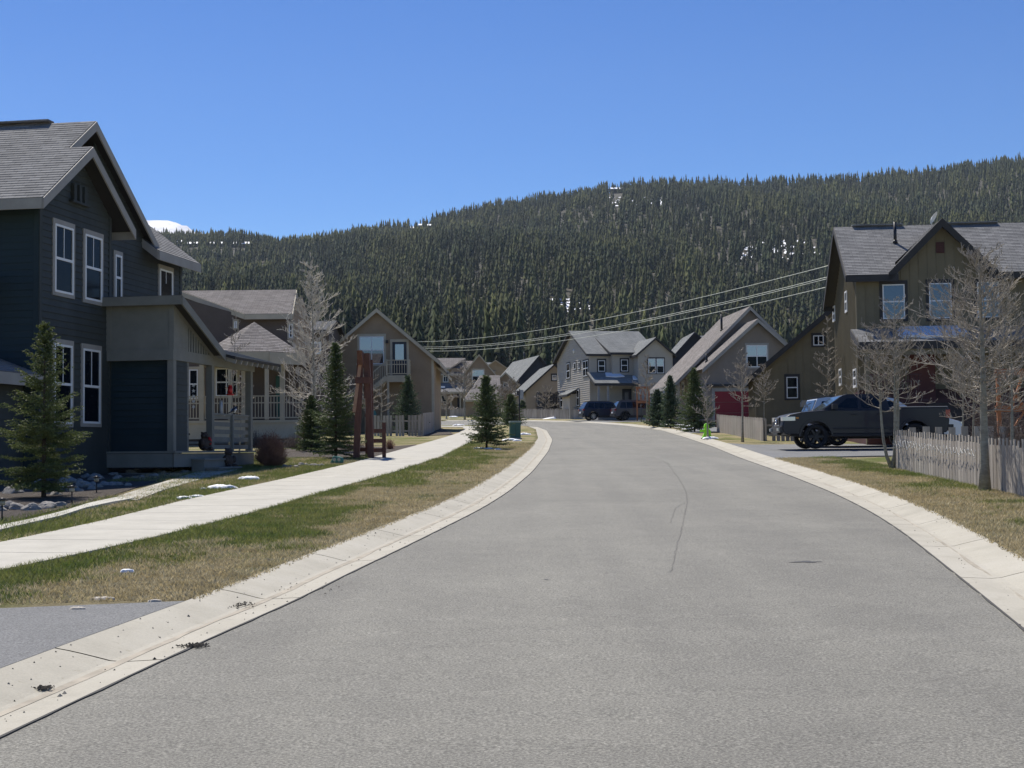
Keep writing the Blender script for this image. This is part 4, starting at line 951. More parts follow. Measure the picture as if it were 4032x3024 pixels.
for u in (1731, 1775, 1812): post(H4, lx(H4, u, 166), -2.0, -.3, zpr-.1, M_CREAM, .17)
rail(H4, 'railing', (wx0, -2.0), (lx(H4, 1775, 166), -2.0), .7, .9, M_CREAM, style='cross'); mb = MB(); mb.box((wx0, -2.1, -.8), (gx0, 1.2, .65)); mb.build('deck', M_BROWN, H4.root)
blobm = MB(); blobm.box((lx(H4, 1733, 166), -1.0, zpr+.42), (lx(H4, 1752, 166), -.2, zpr+.62)); blobm.build('roof_snow', M_SNOW, H4.root)
win_px(H4, ((wx0, 1.2), (gx0, 1.2)), 1737, 1557, 1757, 1592, trim=M_CREAM, tw=.1, rows=1); mb = MB(); mb.box((lx(H4, 1800, 169), 1.1, .65), (lx(H4, 1813, 169), 1.2, 2.8)); mb.build('door', M_DOOR, H4.root)
# low wing with its own small gable on the right
sx0, sxa, sx1 = lx(H4, 1947, 164), lx(H4, 1993, 164), lx(H4, 2034, 164); zs = lz(H4, 1993, 1472, 164); zse = lz(H4, 2034, 1510, 164); S4 = ((sx0, -4), (sx1, -4))
wall(H4, 'wall', S4, [(0, -1), (sx1-sx0, -1), (sx1-sx0, zse), (sxa-sx0, zs), (0, zse)], M_BROWN, e=.2); pg2 = (zs-zse)/(sx1-sxa)
q_, _z = gable(sx0-.3, sx1+.3, -4.3, 4, zse-.25*pg2+.1, pg2, 'y'); roof(H4, 'roof', q_, SH_WARM, M_CREAM); win_px(H4, S4, 1983, 1508, 1997, 1523, trim=M_CREAM, tw=.1, rows=1)
gx = lx(H4, 1835, 158); wall(H4, 'wall', ((gx, -9), (sx0+.3, -9)), rect(0, sx0+.3-gx, -1, lz(H4, 1840, 1574, 158)), M_BROWN, e=.2); zz_ = lz(H4, 1840, 1574, 158)
roof(H4, 'roof', [([(gx-.3, -9.4, zz_), (sx0+.6, -9.4, zz_), (sx0+.6, -4.2, zz_+3.0), (gx+1.8, -4.2, zz_+3.0)], [0, 3])], SH_WARM, M_CREAM)

H5 = House('house', 2.0, 186, 14, 'house with a navy gable and wide grey roof, behind the tan building')
x5, xa5, x6 = lx(H5, 2030, 186), lx(H5, 2124, 186), lx(H5, 2215, 186); za5 = lz(H5, 2124, 1402, 186); ze5 = lz(H5, 2035, 1505, 186); F5 = ((x5, 0), (x6, 0)); p5 = (za5-ze5)/(xa5-x5)
wall(H5, 'wall', F5, [(0, -2), (x6-x5, -2), (x6-x5, za5-(x6-xa5)*p5), (xa5-x5, za5-.1), (0, ze5-.1)], M_NAVY, e=.2)
roof(H5, 'roof', [([(x5-.4, -.4, ze5-.3), (xa5, -.4, za5+.1), (xa5, 14, za5+.1), (x5-.4, 14, ze5-.3)], [0]), ([(x6+.4, -.4, za5-(x6+.4-xa5)*p5), (xa5, -.4, za5+.1), (xa5, 14, za5+.1), (x6+.4, 14, za5-(x6+.4-xa5)*p5)], [0])], SH_COOL, M_NAVY)
vent(H5, x5+3.2, 8, ze5+3.6, .9, .12)
H5b = House('house', -1.0, 215, 0, 'farthest house, its small brown gable showing between two larger roofs')
xa6 = lx(H5b, 1952, 215); zq = lz(H5b, 1952, 1418, 215); q_, _z = gable(xa6-2.2, xa6+2.2, -.3, 8, zq-1.5, .7, 'y'); roof(H5b, 'roof', q_, SH_COOL, M_TAN)
wall(H5b, 'wall', ((xa6-2, 0), (xa6+2, 0)), [(0, -3), (4, -3), (4, zq-1.5), (2, zq-.1), (0, zq-1.5)], M_BROWN, e=.2); roof(H5b, 'roof', [([(xa6-7, -.3, zq-1.7), (xa6, -.3, zq-1.7), (xa6, 4, zq-.1), (xa6-7, 4, zq-.1)], [0])], SH_COOL, M_TAN)
wall(H5b, 'wall', ((xa6-6.8, .2), (xa6-2, .2)), rect(0, 4.8, -3, zq-1.7), M_BROWN, e=.2)

H6 = House('garage', 1.0, 151, 8, 'tan building with pale grey roof and small square window, behind the far fence')
x1_, xA, x2_ = lx(H6, 2070, 151), lx(H6, 2187, 151), lx(H6, 2260, 151); zA = lz(H6, 2187, 1436, 151); zE = lz(H6, 2072, 1540, 151); F6 = ((x1_, 0), (x2_, 0)); p6 = (zA-zE)/(xA-x1_)
wall(H6, 'wall', F6, [(0, -2), (x2_-x1_, -2), (x2_-x1_, zA-(x2_-xA)*p6), (xA-x1_, zA-.1), (0, zE)], M_TAN, e=.2)
wall(H6, 'wall', ((x1_, 9), (x1_, 0)), rect(0, 9, -2, zE), M_TAN, e=.2)
roof(H6, 'roof', [([(x1_-.4, -.4, zE-.2), (xA, -.4, zA+.15), (xA, 10, zA+.15), (x1_-.4, 10, zE-.2)], [0, 3]), ([(x2_+.4, -.4, zA-(x2_+.4-xA)*p6+.1), (xA, -.4, zA+.15), (xA, 10, zA+.15), (x2_+.4, 10, zA-(x2_+.4-xA)*p6+.1)], [0])], SH_COOL, M_DKTRIM)
win_px(H6, F6, 2174, 1477, 2191, 1497, trim=M_DKTRIM, tw=.13, rows=1, glass=M_BLIND)

# ---- the grey two-storey house in the middle
H7 = House('house', 7.31, 133, 12.5, 'light grey two-storey house with dark-trimmed windows and a snow-spotted porch roof')
LW7 = ((0, 12.2), (0, 0)); z7 = 6.2; za7 = 8.75
wall(H7, 'wall', LW7, [(0, -.8), (12.2, -.8), (12.2, z7), (6.1, za7), (0, z7)], M_GREYS, e=.2, trim=M_GREYS, proud=.05)
def s_at(p, u): return H7.wall_px(p, u, 1550)[0]
big = ((0, 0), (20, 0)); xa_ = s_at(big, 2404)
b1 = ((xa_, -.65), (20, -.65)); xb_ = xa_+s_at(b1, 2502); b2 = ((xb_, -2.2), (20, -2.2)); xb_ = xb_+s_at(b2, 2514)-0; b2 = ((xb_, -2.2), (20, -2.2)); xc_ = xb_+s_at(b2, 2649)
wall(H7, 'wall', ((0, 0), (xa_, 0)), rect(0, xa_, -.8, z7), M_GREYS, e=.2, trim=M_GREYS)
wall(H7, 'wall', ((xa_, -.65), (xb_, -.65)), rect(0, xb_-xa_, 2.9, z7+.2), M_GREYS, e=.2); wall(H7, 'wall', ((xa_, 0), (xa_, -.65)), rect(0, .65, 2.9, z7+.3), M_GREYS, e=.2)
wall(H7, 'wall', ((xa_, 0), (xb_, 0)), rect(0, xb_-xa_, -.8, 3.0), M_GREYS, e=.2)
gm = (xb_+xc_)/2; zw7 = 6.05; pw7 = .84
wall(H7, 'wall', ((xb_, -2.2), (xc_, -2.2)), [(0, -.8), (xc_-xb_, -.8), (xc_-xb_, zw7), (gm-xb_, zw7+(gm-xb_)*pw7), (0, zw7)], M_GREYS, e=.2, trim=M_GREYS)
wall(H7, 'wall', ((xb_, 0), (xb_, -2.2)), rect(0, 2.2, -.8, zw7), M_GREYS, e=.2); wall(H7, 'wall', ((xc_, -2.2), (xc_, 12.2)), rect(0, 14.4, -.8, zw7), M_GREYS, kind='flat')
wall(H7, 'wall', ((xc_, 12.2), (0, 12.2)), rect(0, xc_, -.8, z7), M_GREYS, kind='flat')
pm = (za7-z7)/6.1; zo = z7-.35*pm+.1
xrd = xc_-.6
roof(H7, 'roof', [([(-.4, -.35, zo), (xa_+.1, -.35, zo), (xa_+.1, 6.1, za7+.1), (-.4, 6.1, za7+.1)], [0, 3]),
                  ([(xa_-.05, -.35, zo), (xrd, -.35, zo), (xrd, 6.1, za7+.1), (xa_-.05, 6.1, za7+.1)], [1]),
                  ([(xa_-.28, -1.05, zo+.10), (xb_+.3, -1.05, zo+.10), (xb_+.3, 4.0, zo+4.4*pm), (xa_-.28, 4.0, zo+4.4*pm)], [0, 3]),
                  ([(xc_, 12.6, zo), (-.4, 12.6, zo), (-.4, 6.1, za7+.1), (xrd, 6.1, za7+.1)], [0, 1])], SH_COOL, M_DKTRIM, fh=.2)
zg7 = zw7-.25*pw7+.1
roof(H7, 'roof', [([(xb_-.3, -2.55, zg7), (gm, -2.55, zg7+(gm-xb_+.3)*pw7), (gm, 5.0, zg7+(gm-xb_+.3)*pw7), (xb_-.3, 1.5, zg7)], [0, 3]),
                  ([(xc_+.3, -2.55, zg7), (gm, -2.55, zg7+(gm-xb_+.3)*pw7), (gm, 6.1, zg7+(gm-xb_+.3)*pw7), (xc_+.3, 6.1, zg7)], [0, 3])], SH_COOL, M_DKTRIM, fh=.2)
for r_, k in (((2233, 1431, 2246, 1490), {}), ((2262, 1428, 2270, 1455), dict(rows=1)), ((2280, 1425, 2287, 1452), dict(rows=1)), ((2298, 1420, 2319, 1481), dict(cols=2)), ((2208, 1546, 2228, 1604), dict(cols=2)), ((2273, 1535, 2283, 1598), {})):
    win_px(H7, LW7, *r_, trim=M_DKTRIM, tw=.09, fw=.07, out=.045, **k)
win_px(H7, ((0, 0), (xa_, 0)), 2355, 1419, 2382, 1463, trim=M_DKTRIM, tw=.12, fw=.06)
win_px(H7, ((xa_, -.65), (xb_, -.65)), 2445, 1416, 2472, 1462, trim=M_DKTRIM, tw=.12, fw=.06)
for r_ in ((2552, 1412, 2581, 1470), (2585, 1412, 2614, 1470)): win_px(H7, ((xb_, -2.2), (xc_, -2.2)), *r_, trim=M_DKTRIM, tw=.09, fw=.06, blind=.52)
mb = MB(); mb.box((-.75, 4.6, -.8), (0, 7.6, 2.6)); mb.build('bay_wall', M_GREYS, H7.root); roof(H7, 'bay_roof', [([(-1.1, 4.3, 2.55), (-1.1, 7.9, 2.55), (0, 7.9, 3.15), (0, 4.3, 3.15)], [0, 1, 3])], SH_COOL, M_DKTRIM)
roof(H7, 'porch_roof', [([(-.3, -2.7, 3.3), (xb_-.05, -2.7, 3.3), (xb_-.05, 0, 4.45), (-.3, 0, 4.45)], [0, 3])], SH_COOL, M_DKTRIM, fh=.22)
mb = MB(); 
for x0_, x1__, y0_, y1_ in ((1.2, 3.0, -1.2, -.3), (3.6, 4.8, -1.9, -1.1)):
    mb.prismpoly([(x0_, y0_, 3.3+(y0_+2.7)*.426+.02), ((x0_+x1__)/2, y0_-.15, 3.3+(y0_+2.55)*.426+.02), (x1__, y0_, 3.3+(y0_+2.7)*.426+.02), (x1__-.3, y1_-.2, 3.3+(y1_+2.5)*.426+.02), (x0_+.2, y1_, 3.3+(y1_+2.7)*.426+.02)], (0, -.4, .9), .09)
mb.build('roof_snow', M_SNOW, H7.root)
for x in (.1, 1.0, xb_-.3): post(H7, x, -2.5, -.3, 3.2, M_FASC, .16)
mb = MB(); mb.box((0, -2.6, -.8), (xb_, 0, .3)); mb.build('deck', M_FASC, H7.root); rail(H7, 'railing', (.1, -2.5), (1.0, -2.5), .3, .95, M_MAROON)
s0, _q = H7.wall_px(((xa_, 0), (xb_, 0)), 2450, 1560); s1, zt_ = H7.wall_px(((xa_, 0), (xb_, 0)), 2486, 1532)
mb = MB(); mb.box((xa_+s0, -.06, .3), (xa_+s1, .0, zt_)); mb.build('door', M_DOOR, H7.root); mb = MB(); mb.box((xa_+s0+.25, -.075, 1.0), (xa_+s0+.6, -.06, zt_-.3)); mb.build('pane', M_BLIND, H7.root)
mb = MB(); mb.box((xb_+.3, -2.24, -.3), (xc_-.3, -2.2, 2.3)); mb.build('garage_door', M_FASC, H7.root)
vent(H7, -.02, 5.6, 6.9, .1, .1, M_WHITE)

H7b = House('house', 22.2, 146, 2, 'dark navy gabled house behind the grey house and the house with the red garage door')
xa7, zA7 = lx(H7b, 2735, 146), lz(H7b, 2735, 1312, 146); F7 = ((xa7-4.2, 0), (xa7+3.6, 0))
wall(H7b, 'wall', F7, [(0, -2), (7.8, -2), (7.8, zA7-2.7), (4.2, zA7), (.9, zA7-3.6), (0, zA7-3.9)], M_NAVY, kind='flat')
roof(H7b, 'roof', [([(xa7-3.3, -.4, zA7-3.5), (xa7, -.4, zA7+.1), (xa7, 8, zA7+.1), (xa7-3.3, 8, zA7-3.5)], [0]), ([(xa7+3.9, -.4, zA7-3.1), (xa7, -.4, zA7+.1), (xa7, 8, zA7+.1), (xa7+3.9, 8, zA7-3.1)], [0])], SH_COOL, M_NAVY)
roof(H7b, 'roof', [([(xa7-4.8, -1.4, zA7-5.0), (xa7-2.4, -1.4, zA7-5.0), (xa7-2.4, 0, zA7-2.7), (xa7-4.8, 0, zA7-2.7)], [0])], SH_COOL, M_NAVY)
roof(H7b, 'roof', [([(xa7, 1.0, zA7-1.6), (xa7+6, 1.0, zA7-1.6), (xa7+6, 3.5, zA7), (xa7, 3.5, zA7)], [0])], SH_COOL, M_NAVY)

# ---- grey-brown house with the red garage door
H8 = House('house', 13.23, 96, 4.2, 'grey-brown house with steep twin gables and a red garage door')
F8 = ((0, 0), (7.4, 0)); xA8 = H8.wall_px(F8, 2981, 1400)[0]; _, zA8 = H8.wall_px(F8, 2981, 1262); p8 = .88; ze8 = zA8-xA8*p8
wall(H8, 'wall', F8, [(0, -.8), (2*xA8, -.8), (2*xA8, ze8), (xA8, zA8-.1), (0, ze8)], M_GREYB, e=.17, trim=M_GREYB)
roof(H8, 'roof', [([(-.45, -.45, ze8-.3), (xA8, -.45, zA8+.1), (xA8, 9, zA8+.1), (-.45, 9, ze8-.3)], [0]), ([(2*xA8+.45, -.45, ze8-.3), (xA8, -.45, zA8+.1), (xA8, 9, zA8+.1), (2*xA8+.45, 9, ze8-.3)], [0])], SH_WARM, M_FASC, fh=.26)
LW8 = ((0, 12), (0, 0)); wall(H8, 'wall', LW8, rect(0, 12, -.8, ze8-.1), M_GREYB, e=.17, trim=M_GREYB, proud=.028)
y8 = 3.2; pk = H8.loc(2954, 1211, 99.4); xe = H8.loc(2645, 1472, 106).x; zk = pk.z; p8b = .97; xL = -1.75; zL = zk-(pk.x-xL)*p8b
B8 = ((0, y8+.3), (2*pk.x, y8+.3)); wall(H8, 'wall', B8, [(0, -.8), (2*pk.x, -.8), (2*pk.x, zk-pk.x*p8b), (pk.x, zk-.1), (0, zk-pk.x*p8b)], M_GREYB, e=.17)
roof(H8, 'roof', [([(xL, y8-.1, zL), (pk.x, y8-.1, zk+.1), (pk.x, y8+9.5, zk+.1), (xL, y8+9.5, zL)], [0, 3]), ([(2*pk.x-xL-1.5, y8-.1, zL+1.5*p8b), (pk.x, y8-.1, zk+.1), (pk.x, y8+9.5, zk+.1), (2*pk.x-xL-1.5, y8+9.5, zL+1.5*p8b)], [0])], SH_WARM, M_FASC, fh=.26)
for y in (y8+.2, y8+4.4, y8+9.0): post(H8, xL+.35, y, -.2, zL+.1, M_CREAM, .2)
mb = MB(); mb.beam((xL+.35, y8, zL-.0), (xL+.35, y8+9.2, zL-.0), .18, .3); mb.build('beam', M_FASC, H8.root)
mb = MB(); mb.box((xL+.2, y8, -.8), (0, y8+9, .75)); mb.build('deck', M_FASC, H8.root)
for k in range(4): mb = MB(); mb.box((-.9-.0*k, y8-.35*(k+1), -.3), (-.02, y8-.35*k, .75-.19*(k+1))); mb.build('step', M_FASC, H8.root)
win_px(H8, F8, 2939, 1359, 3021, 1446, trim=M_FASC, tw=.11, cols=2, rows=2, fw=.06, blind=.52)
gs0, _q = H8.wall_px(F8, 2815, 1600); gs1, gz1 = H8.wall_px(F8, 2948, 1540); O, Sx, T, N = frame(F8)
mb = MB(); 
for a_, b_, c_, e2 in ((gs0-.2, gs0, -.5, gz1+.22), (gs1, gs1+.2, -.5, gz1+.22), (gs0, gs1, gz1, gz1+.22)): mb.obox(O+Sx*a_+T*c_+N*.05, Sx*(b_-a_), -N*.05, T*(e2-c_))
gd = mb.build('garage_door', M_FASC, H8.root)
mb = MB(); nz = 4
for k in range(nz):
    za_ = -.5+(gz1+.5)*k/nz; zb_ = -.5+(gz1+.5)*(k+1)/nz-.02
    mb.obox(O+Sx*gs0+T*za_+N*.03, Sx*(gs1-gs0), -N*.03, T*(zb_-za_))
    for j in range(4): w_ = (gs1-gs0)/4; mb.obox(O+Sx*(gs0+w_*j+.12)+T*(za_+.1)+N*.036, Sx*(w_-.24), -N*.0055, T*(zb_-za_-.2))
mb.build('door_panels', M_REDG, gd)
mb = MB(); mb.obox(O+Sx*(gs0-.6)+T*(gz1+.32)+N*.25, Sx*(gs1-gs0+1.2), -N*.25, T*.14); mb.build('door_hood', M_DKTRIM, H8.root)
for u0, v0, u1, v1 in ((2668, 1520, 2682, 1570), (2688, 1505, 2698, 1560)): win_px(H8, LW8, u0, v0, u1, v1, trim=M_CREAM, tw=.1, out=.025)
vent(H8, pk.x-1.55, y8+2.2, zk-1.35, 1.1, .08); vent(H8, .2, 1.2, ze8+.35, .5, .08)

# ---- olive garage with the long dark slope
H9 = House('garage', 12.4, 73, -7.2, 'olive board-and-batten building with one long dark-edged roof slope, beside the red door')
x9 = H9.wall_px(((0, 0), (1, 0)), 2978, 1600)[0]; F9 = ((x9, 0), (x9+9.5, 0)); e0 = H9.wall_px(F9, 2945, 1480); e1 = H9.wall_px(F9, 3262, 1212); p9 = (e1[1]-e0[1])/(e1[0]-e0[0]); zE9 = e0[1]-e0[0]*p9-.2; xm9 = 5.0
wall(H9, 'wall', F9, [(0, -1), (2*xm9, -1), (2*xm9, zE9), (xm9, zE9+xm9*p9), (0, zE9)], M_OLIVE, kind='bat', e=.4)
wall(H9, 'wall', ((x9, 9), (x9, 0)), rect(0, 9, -1, zE9), M_OLIVE, kind='bat', e=.4, trim=M_OLIVE)
ov = -e0[0]; zb9 = zE9-ov*p9+.12
roof(H9, 'roof', [([(x9-ov, -.45, zb9), (x9+xm9, -.45, zb9+(xm9+ov)*p9), (x9+xm9, 9.4, zb9+(xm9+ov)*p9), (x9-ov, 9.4, zb9)], [0, 3]), ([(x9+2*xm9+ov, -.45, zb9), (x9+xm9, -.45, zb9+(xm9+ov)*p9), (x9+xm9, 9.4, zb9+(xm9+ov)*p9), (x9+2*xm9+ov, 9.4, zb9)], [0])], SH_GREY, M_DKTRIM, fh=.3)
win_px(H9, F9, 3097, 1484, 3141, 1568, trim=M_DKTRIM, tw=.11, fw=.045); win_px(H9, F9, 3202, 1321, 3243, 1360, trim=M_DKTRIM, tw=.1, fw=.045, rows=1, cols=2)

# ---- olive house on the right
H10 = House('house', 13.9, 57, -6, 'olive two-storey house with a front gable, dark trim and grey shingles, nearest on the right', z=zgrass(57)-.05)
def y10(u, v, d): return H10.loc(u, v, d)
zE = 6.95; P10 = .67; LW10 = ((0, 7.2), (0, 0)); F10 = ((0, 0), (7.0, 0)); ZR = zE+3.3*P10
b0 = H10.wall_px(((0, 0), (7, 0)), 3385, 1536)[1]
wall(H10, 'wall', LW10, [(0, b0-.5), (7.2, b0), (7.2, zE+.1), (3.9, zE+3.3*P10-.1), (0, zE-.5)], M_OLIVE, kind='bat', e=.22, trim=M_OLIVE)
wall(H10, 'foundation', ((-.0, 7.2), (0, 0)), [(0, -.5), (7.2, -.5), (7.2, b0), (0, b0-.5)], M_MAROON, kind='flat')
ag = H10.wall_px(F10, 3702, 880); g0_ = H10.wall_px(F10, 3520, 1065)[0]; g1_ = H10.wall_px(F10, 3893, 1055)[0]
wall(H10, 'wall', F10, [(0, b0), (7.0, b0), (7.0, zE), (g1_, zE), (ag[0], ag[1]-.1), (g0_, zE), (0, zE)], M_OLIVE, kind='flat')
for x_, w_ in ((0, 0),):
    mb = MB(); O, Sx, T, N = frame(F10); k = 0
    while k*.35 < 6.95:
        s = k*.35; zt_ = zE
        if g0_ < s < g1_: zt_ = zE+(ag[1]-zE-.1)*(1-abs(s-ag[0])/max(ag[0]-g0_, .1)) if abs(s-ag[0]) < (ag[0]-g0_) else zE
        mb.obox(O+Sx*s+T*b0+N*.019, Sx*.05, -N*.019, T*(zt_-b0)); k += 1
    mb.build('battens', M_OLIVE, H10.root)
wall(H10, 'wall', ((7.0, 0), (7.0, 7.2)), rect(0, 7.2, -.5, zE), M_OLIVE, kind='flat'); wall(H10, 'wall', F10, rect(0, 7.0, -.6, b0), M_MAROON, kind='flat')
ys_ = 3.3; gxa_ = ag[0]; gz_ = ag[1]+.15; yv = (gz_-zE-.1)/P10
hw = ag[0]-g0_+.28; gzf = zE-.12; pz = lambda y: zE-.18+(y+.45)*(ZR+.30-zE)/(ys_+.45); yy = min(yv, ys_-.05)-.1
roof(H10, 'roof', [([(-.45, -.45, zE-.18), (g0_+.1, -.45, zE-.18), (g0_+.1, .4, pz(.4)), (gxa_, yy, pz(yy)), (gxa_, ys_, ZR+.12), (-.45, ys_, ZR+.12)], [0, 5]),
                   ([(g1_-.1, -.45, zE-.18), (7.45, -.45, zE-.18), (7.45, ys_, ZR+.12), (gxa_, ys_, ZR+.12), (gxa_, yy, pz(yy)), (g1_-.1, .4, pz(.4))], [0, 1]),
                   ([(7.45, 7.6, ZR-2.8), (-.45, 7.6, ZR-2.8), (-.45, ys_, ZR+.12), (7.45, ys_, ZR+.12)], [0, 1, 3])], SH_GREY, M_DKTRIM, fh=.26)
roof(H10, 'gable_roof', [([(gxa_-hw, -.45, gzf), (gxa_, -.45, gz_), (gxa_, 3.2, gz_), (gxa_-hw, .6, gzf)], [0]), ([(gxa_+hw, -.45, gzf), (gxa_, -.45, gz_), (gxa_, 3.2, gz_), (gxa_+hw, .6, gzf)], [0])], SH_GREY, M_DKTRIM, fh=.34)
mb = MB(); mb.beam((.3, ys_, ZR+.17), (2.4, ys_, ZR+.17), .3, .05); mb.beam((4.0, ys_, ZR+.17), (6.3, ys_, ZR+.17), .3, .05); mb.build('ridge_vent', SH_GREY, H10.root)
for (u0, v0, u1, v1), bl in (((3475, 1120, 3562, 1256), False), ((3658, 1115, 3746, 1254), False), ((3847, 1110, 3934, 1250), False)): win_px(H10, F10, u0, v0, u1, v1, trim=M_DKTRIM, tw=.12, fw=.045, glass=M_GLASSB)
for (u0, v0, u1, v1) in ((3283, 1205, 3291, 1264), (3331, 1146, 3339, 1228), (3308, 1452, 3317, 1516), (3364, 1452, 3376, 1524)): win_px(H10, LW10, u0, v0, u1, v1, trim=None, fw=.07, out=.012)
s_, z_ = H10.wall_px(F10, 3701, 975); O, Sx, T, N = frame(F10); mb = MB(); mb.obox(O+Sx*(s_-.16)+T*(z_-.22)+N*.05, Sx*.32, -N*.05, T*.44)
for k in range(5): mb.obox(O+Sx*(s_-.13)+T*(z_-.2+.08*k)+N*.065, Sx*.26, -N*.014, T*.03)
mb.build('gable_vent', M_MAROON, H10.root)
vp = H10.loc(3523, 940, 58.8); vent(H10, vp.x, 1.9, zE+1.5, .78, .065)
dp = H10.loc(3660, 880, 60.2); mb = MB(); mb.tube([(dp.x, 3.1, ZR+.1), (dp.x, 3.1, ZR+.3)], [.02, .02], 6)
for k in range(10):
    a0 = 2*math.pi*k/10; a1 = 2*math.pi*(k+1)/10; c_ = Vector((dp.x-.03, 3.05, ZR+.38)); ax = Vector((.55, .1, .85)).normalized(); ay = Vector((.3, 1, -.25)).normalized()
    mb.face([c_, c_+ax*.3*math.cos(a0)+ay*.26*math.sin(a0)+Vector((.1, -.05, 0)), c_+ax*.3*math.cos(a1)+ay*.26*math.sin(a1)+Vector((.1, -.05, 0))])
mb.build('satellite_dish', M_WHITE, H10.root)
# porch
pz1 = H10.wall_px(F10, 3600, 1292)[1]; zpe = H10.loc(3600, 1345, 54.7).z
roof(H10, 'porch_roof', [([(-.25, -2.3, zpe), (6.6, -2.3, zpe), (6.6, 0, pz1), (-.25, 0, pz1)], [0, 1, 3])], SH_GREY, M_DKTRIM, fh=.28)
sp = (pz1-zpe)/2.3; mb = MB(); sx0_ = H10.wall_px(((0, -1.1), (7, -1.1)), 3528, 1315)[0]; sx1_ = sx0_+2.75; n = 16; top = []; 
outl = [(sx0_, -1.15)]+[(sx0_+(sx1_-sx0_)*i/n, -1.85-.1*math.sin(i*1.3)+.5*abs(i/n-.5)**2*2) for i in range(1, n)]+[(sx1_, -1.3), (sx1_-.1, -.12), (sx0_+.35, -.12)]
mb.prismpoly([(x, y, zpe+(y+2.3)*sp+.012) for x, y in outl], (0, -.35, .93), .1); mb.build('roof_snow', M_SNOW, H10.root)
mb = MB(); mb.box((-.2, -2.25, zpe-.5), (6.5, -2.1, zpe-.18)); mb.build('beam', M_OLIVE, H10.root)
for x in (.05, 3.6, 6.4): post(H10, x, -2.15, -.2, zpe-.4, M_OLIVE, .18)
mb = MB(); mb.box((0, -2.3, -.6), (6.6, 0, b0-.45)); mb.build('deck', M_MAROON, H10.root); ds_, dzt = H10.wall_px(F10, 3560, 1450)
mb = MB(); mb.box((2.0, -.06, b0-.45), (3.0, .0, b0+1.6)); mb.build('door', mat('door_maroon', (.12, .028, .026), .6), H10.root)
for k in range(4): mb = MB(); mb.box((2.2, -2.3-.3*(k+1), -.5), (3.6, -2.3-.3*k, b0-.45-.17*(k+1))); mb.build('step', M_WOODD, H10.root)
rail(H10, 'railing', (.1, -2.2), (2.1, -2.2), b0-.45, .95, M_MAROON)
# ------------------------------------------------------------------ picket fences
def fence(label, a, b, h, sp=.235, fw=.09, bw=.17, m=M_FENCE, ny=-1, seed=1, group=None, gaps=0.0, posts=2.4, hb=None, name='picket_fence', back=True):
    a, b = Vector((a[0], a[1], 0)), Vector((b[0], b[1], 0)); L = (b-a).length; d = (b-a)/L; n = Vector((d.y, -d.x, 0))*ny
    mid = (a+b)/2; root = empty(name, (a.x, a.y, zgrass(a.y)), 0, label, 'fence', group); o0 = Vector(root.location); rr = random.Random(seed)
    def P(s, t, z): q = a+d*s+n*t; return Vector((q.x, q.y, zgrass(q.y)+z))-o0
    mb = MB(); s = .04
    def board(mb, s, w, t, z0, z1, th=.018):
        e = P(s, t, z0); f = P(s+w, t, z0); tl = rr.uniform(-.012, .012)
        ex = f-e; ex.z = 0; nn = n*th; mb.obox(e, ex, (-nn if ex.cross(-nn).z > 0 else nn), Vector((tl*d.x, tl*d.y, z1-z0)))
    while s < L-.05:
        if back: board(mb, s+sp*.5-bw/2, bw+rr.uniform(-.01, .01), -.008, -.05, (hb or h-.12)+rr.uniform(-.015, .015))
        if rr.random() > gaps: board(mb, s-fw/2, fw+rr.uniform(-.01, .01), -.003, -.05, h+rr.uniform(-.02, .02))
        s += sp
    mb.build('pickets', m, root)
    for z in (.28, h-.32):
        mb = MB(); k = max(2, int(L/2.4))
        for i in range(k): mb.beam(P(L*i/k, -.05, z), P(L*(i+1)/k, -.05, z), .035, .08)
        mb.build('rail', m, root)
    k = max(1, int(L/posts))
    for i in range(k+1):
        q = P(L*i/k, -.12, 0); mb = MB(); mb.box((q.x-.045, q.y-.045, q.z-.2), (q.x+.045, q.y+.045, q.z+h-.05)); mb.build('post', m, root)
    return root
A_ = gp(3528, 1850, .08); B_ = gp(4032, 1957, .08); dv = (B_-A_); C_ = A_+dv*1.5
fence('long weathered grey picket fence running along the lawn on the right', (A_.x, A_.y), (C_.x, C_.y), .95, seed=3, ny=1)
E_ = gp(3490+60, 1838, .08)
fence('grey picket fence with spaced boards behind the long right-hand fence', (10.75, 38.3), (17, 38.9), .95, sp=.36, fw=.19, back=False, seed=4, ny=1)
a1 = gp(2822, 1700, .08); a2 = gp(3004, 1737, .08); a3 = gp(3075, 1735, .08)
fence('weathered picket fence in front of the red garage door', (a1.x, a1.y), (a2.x, a2.y), 1.0, sp=.2, fw=.12, seed=5, ny=1)
fence('shaded stretch of picket fence just left of the parked pickup', (a2.x+.05, a2.y+.05), (a2.x+4.2, a2.y+.15), 1.0, sp=.2, fw=.15, bw=.12, seed=6, ny=1, gaps=.12, back=False)
q1, q2, q3, q4 = gp(1475, 1717, .08), gp(1600, 1724, .08), gp(1662, 1717, .08), gp(1709, 1702, .08)
fence('grey picket fence at the foot of the brown gable, shaded part', (q1.x, q1.y), (q3.x, q3.y), 1.15, sp=.19, fw=.15, bw=.13, seed=7, ny=1, gaps=.08, back=False)
fence('short end of picket fence rising to the corner of the brown gable', (q3.x+.05, q3.y+.1), (q4.x, q4.y), 1.25, sp=.17, fw=.13, bw=.15, seed=8, ny=1)
f1, f2 = gp(2050, 1647, .08), gp(2290, 1647, .08)
fence('low pale picket fence along the yard beside the grey house', (f1.x-1, f1.y), (f2.x-.3, f1.y-9), 1.0, sp=.25, fw=.16, bw=.2, seed=9, ny=1)
fence('low pale picket fence in front of the tan building', (-1.2, 151), (f1.x-1.1, f1.y), 1.0, sp=.25, fw=.16, bw=.2, seed=10, ny=1)
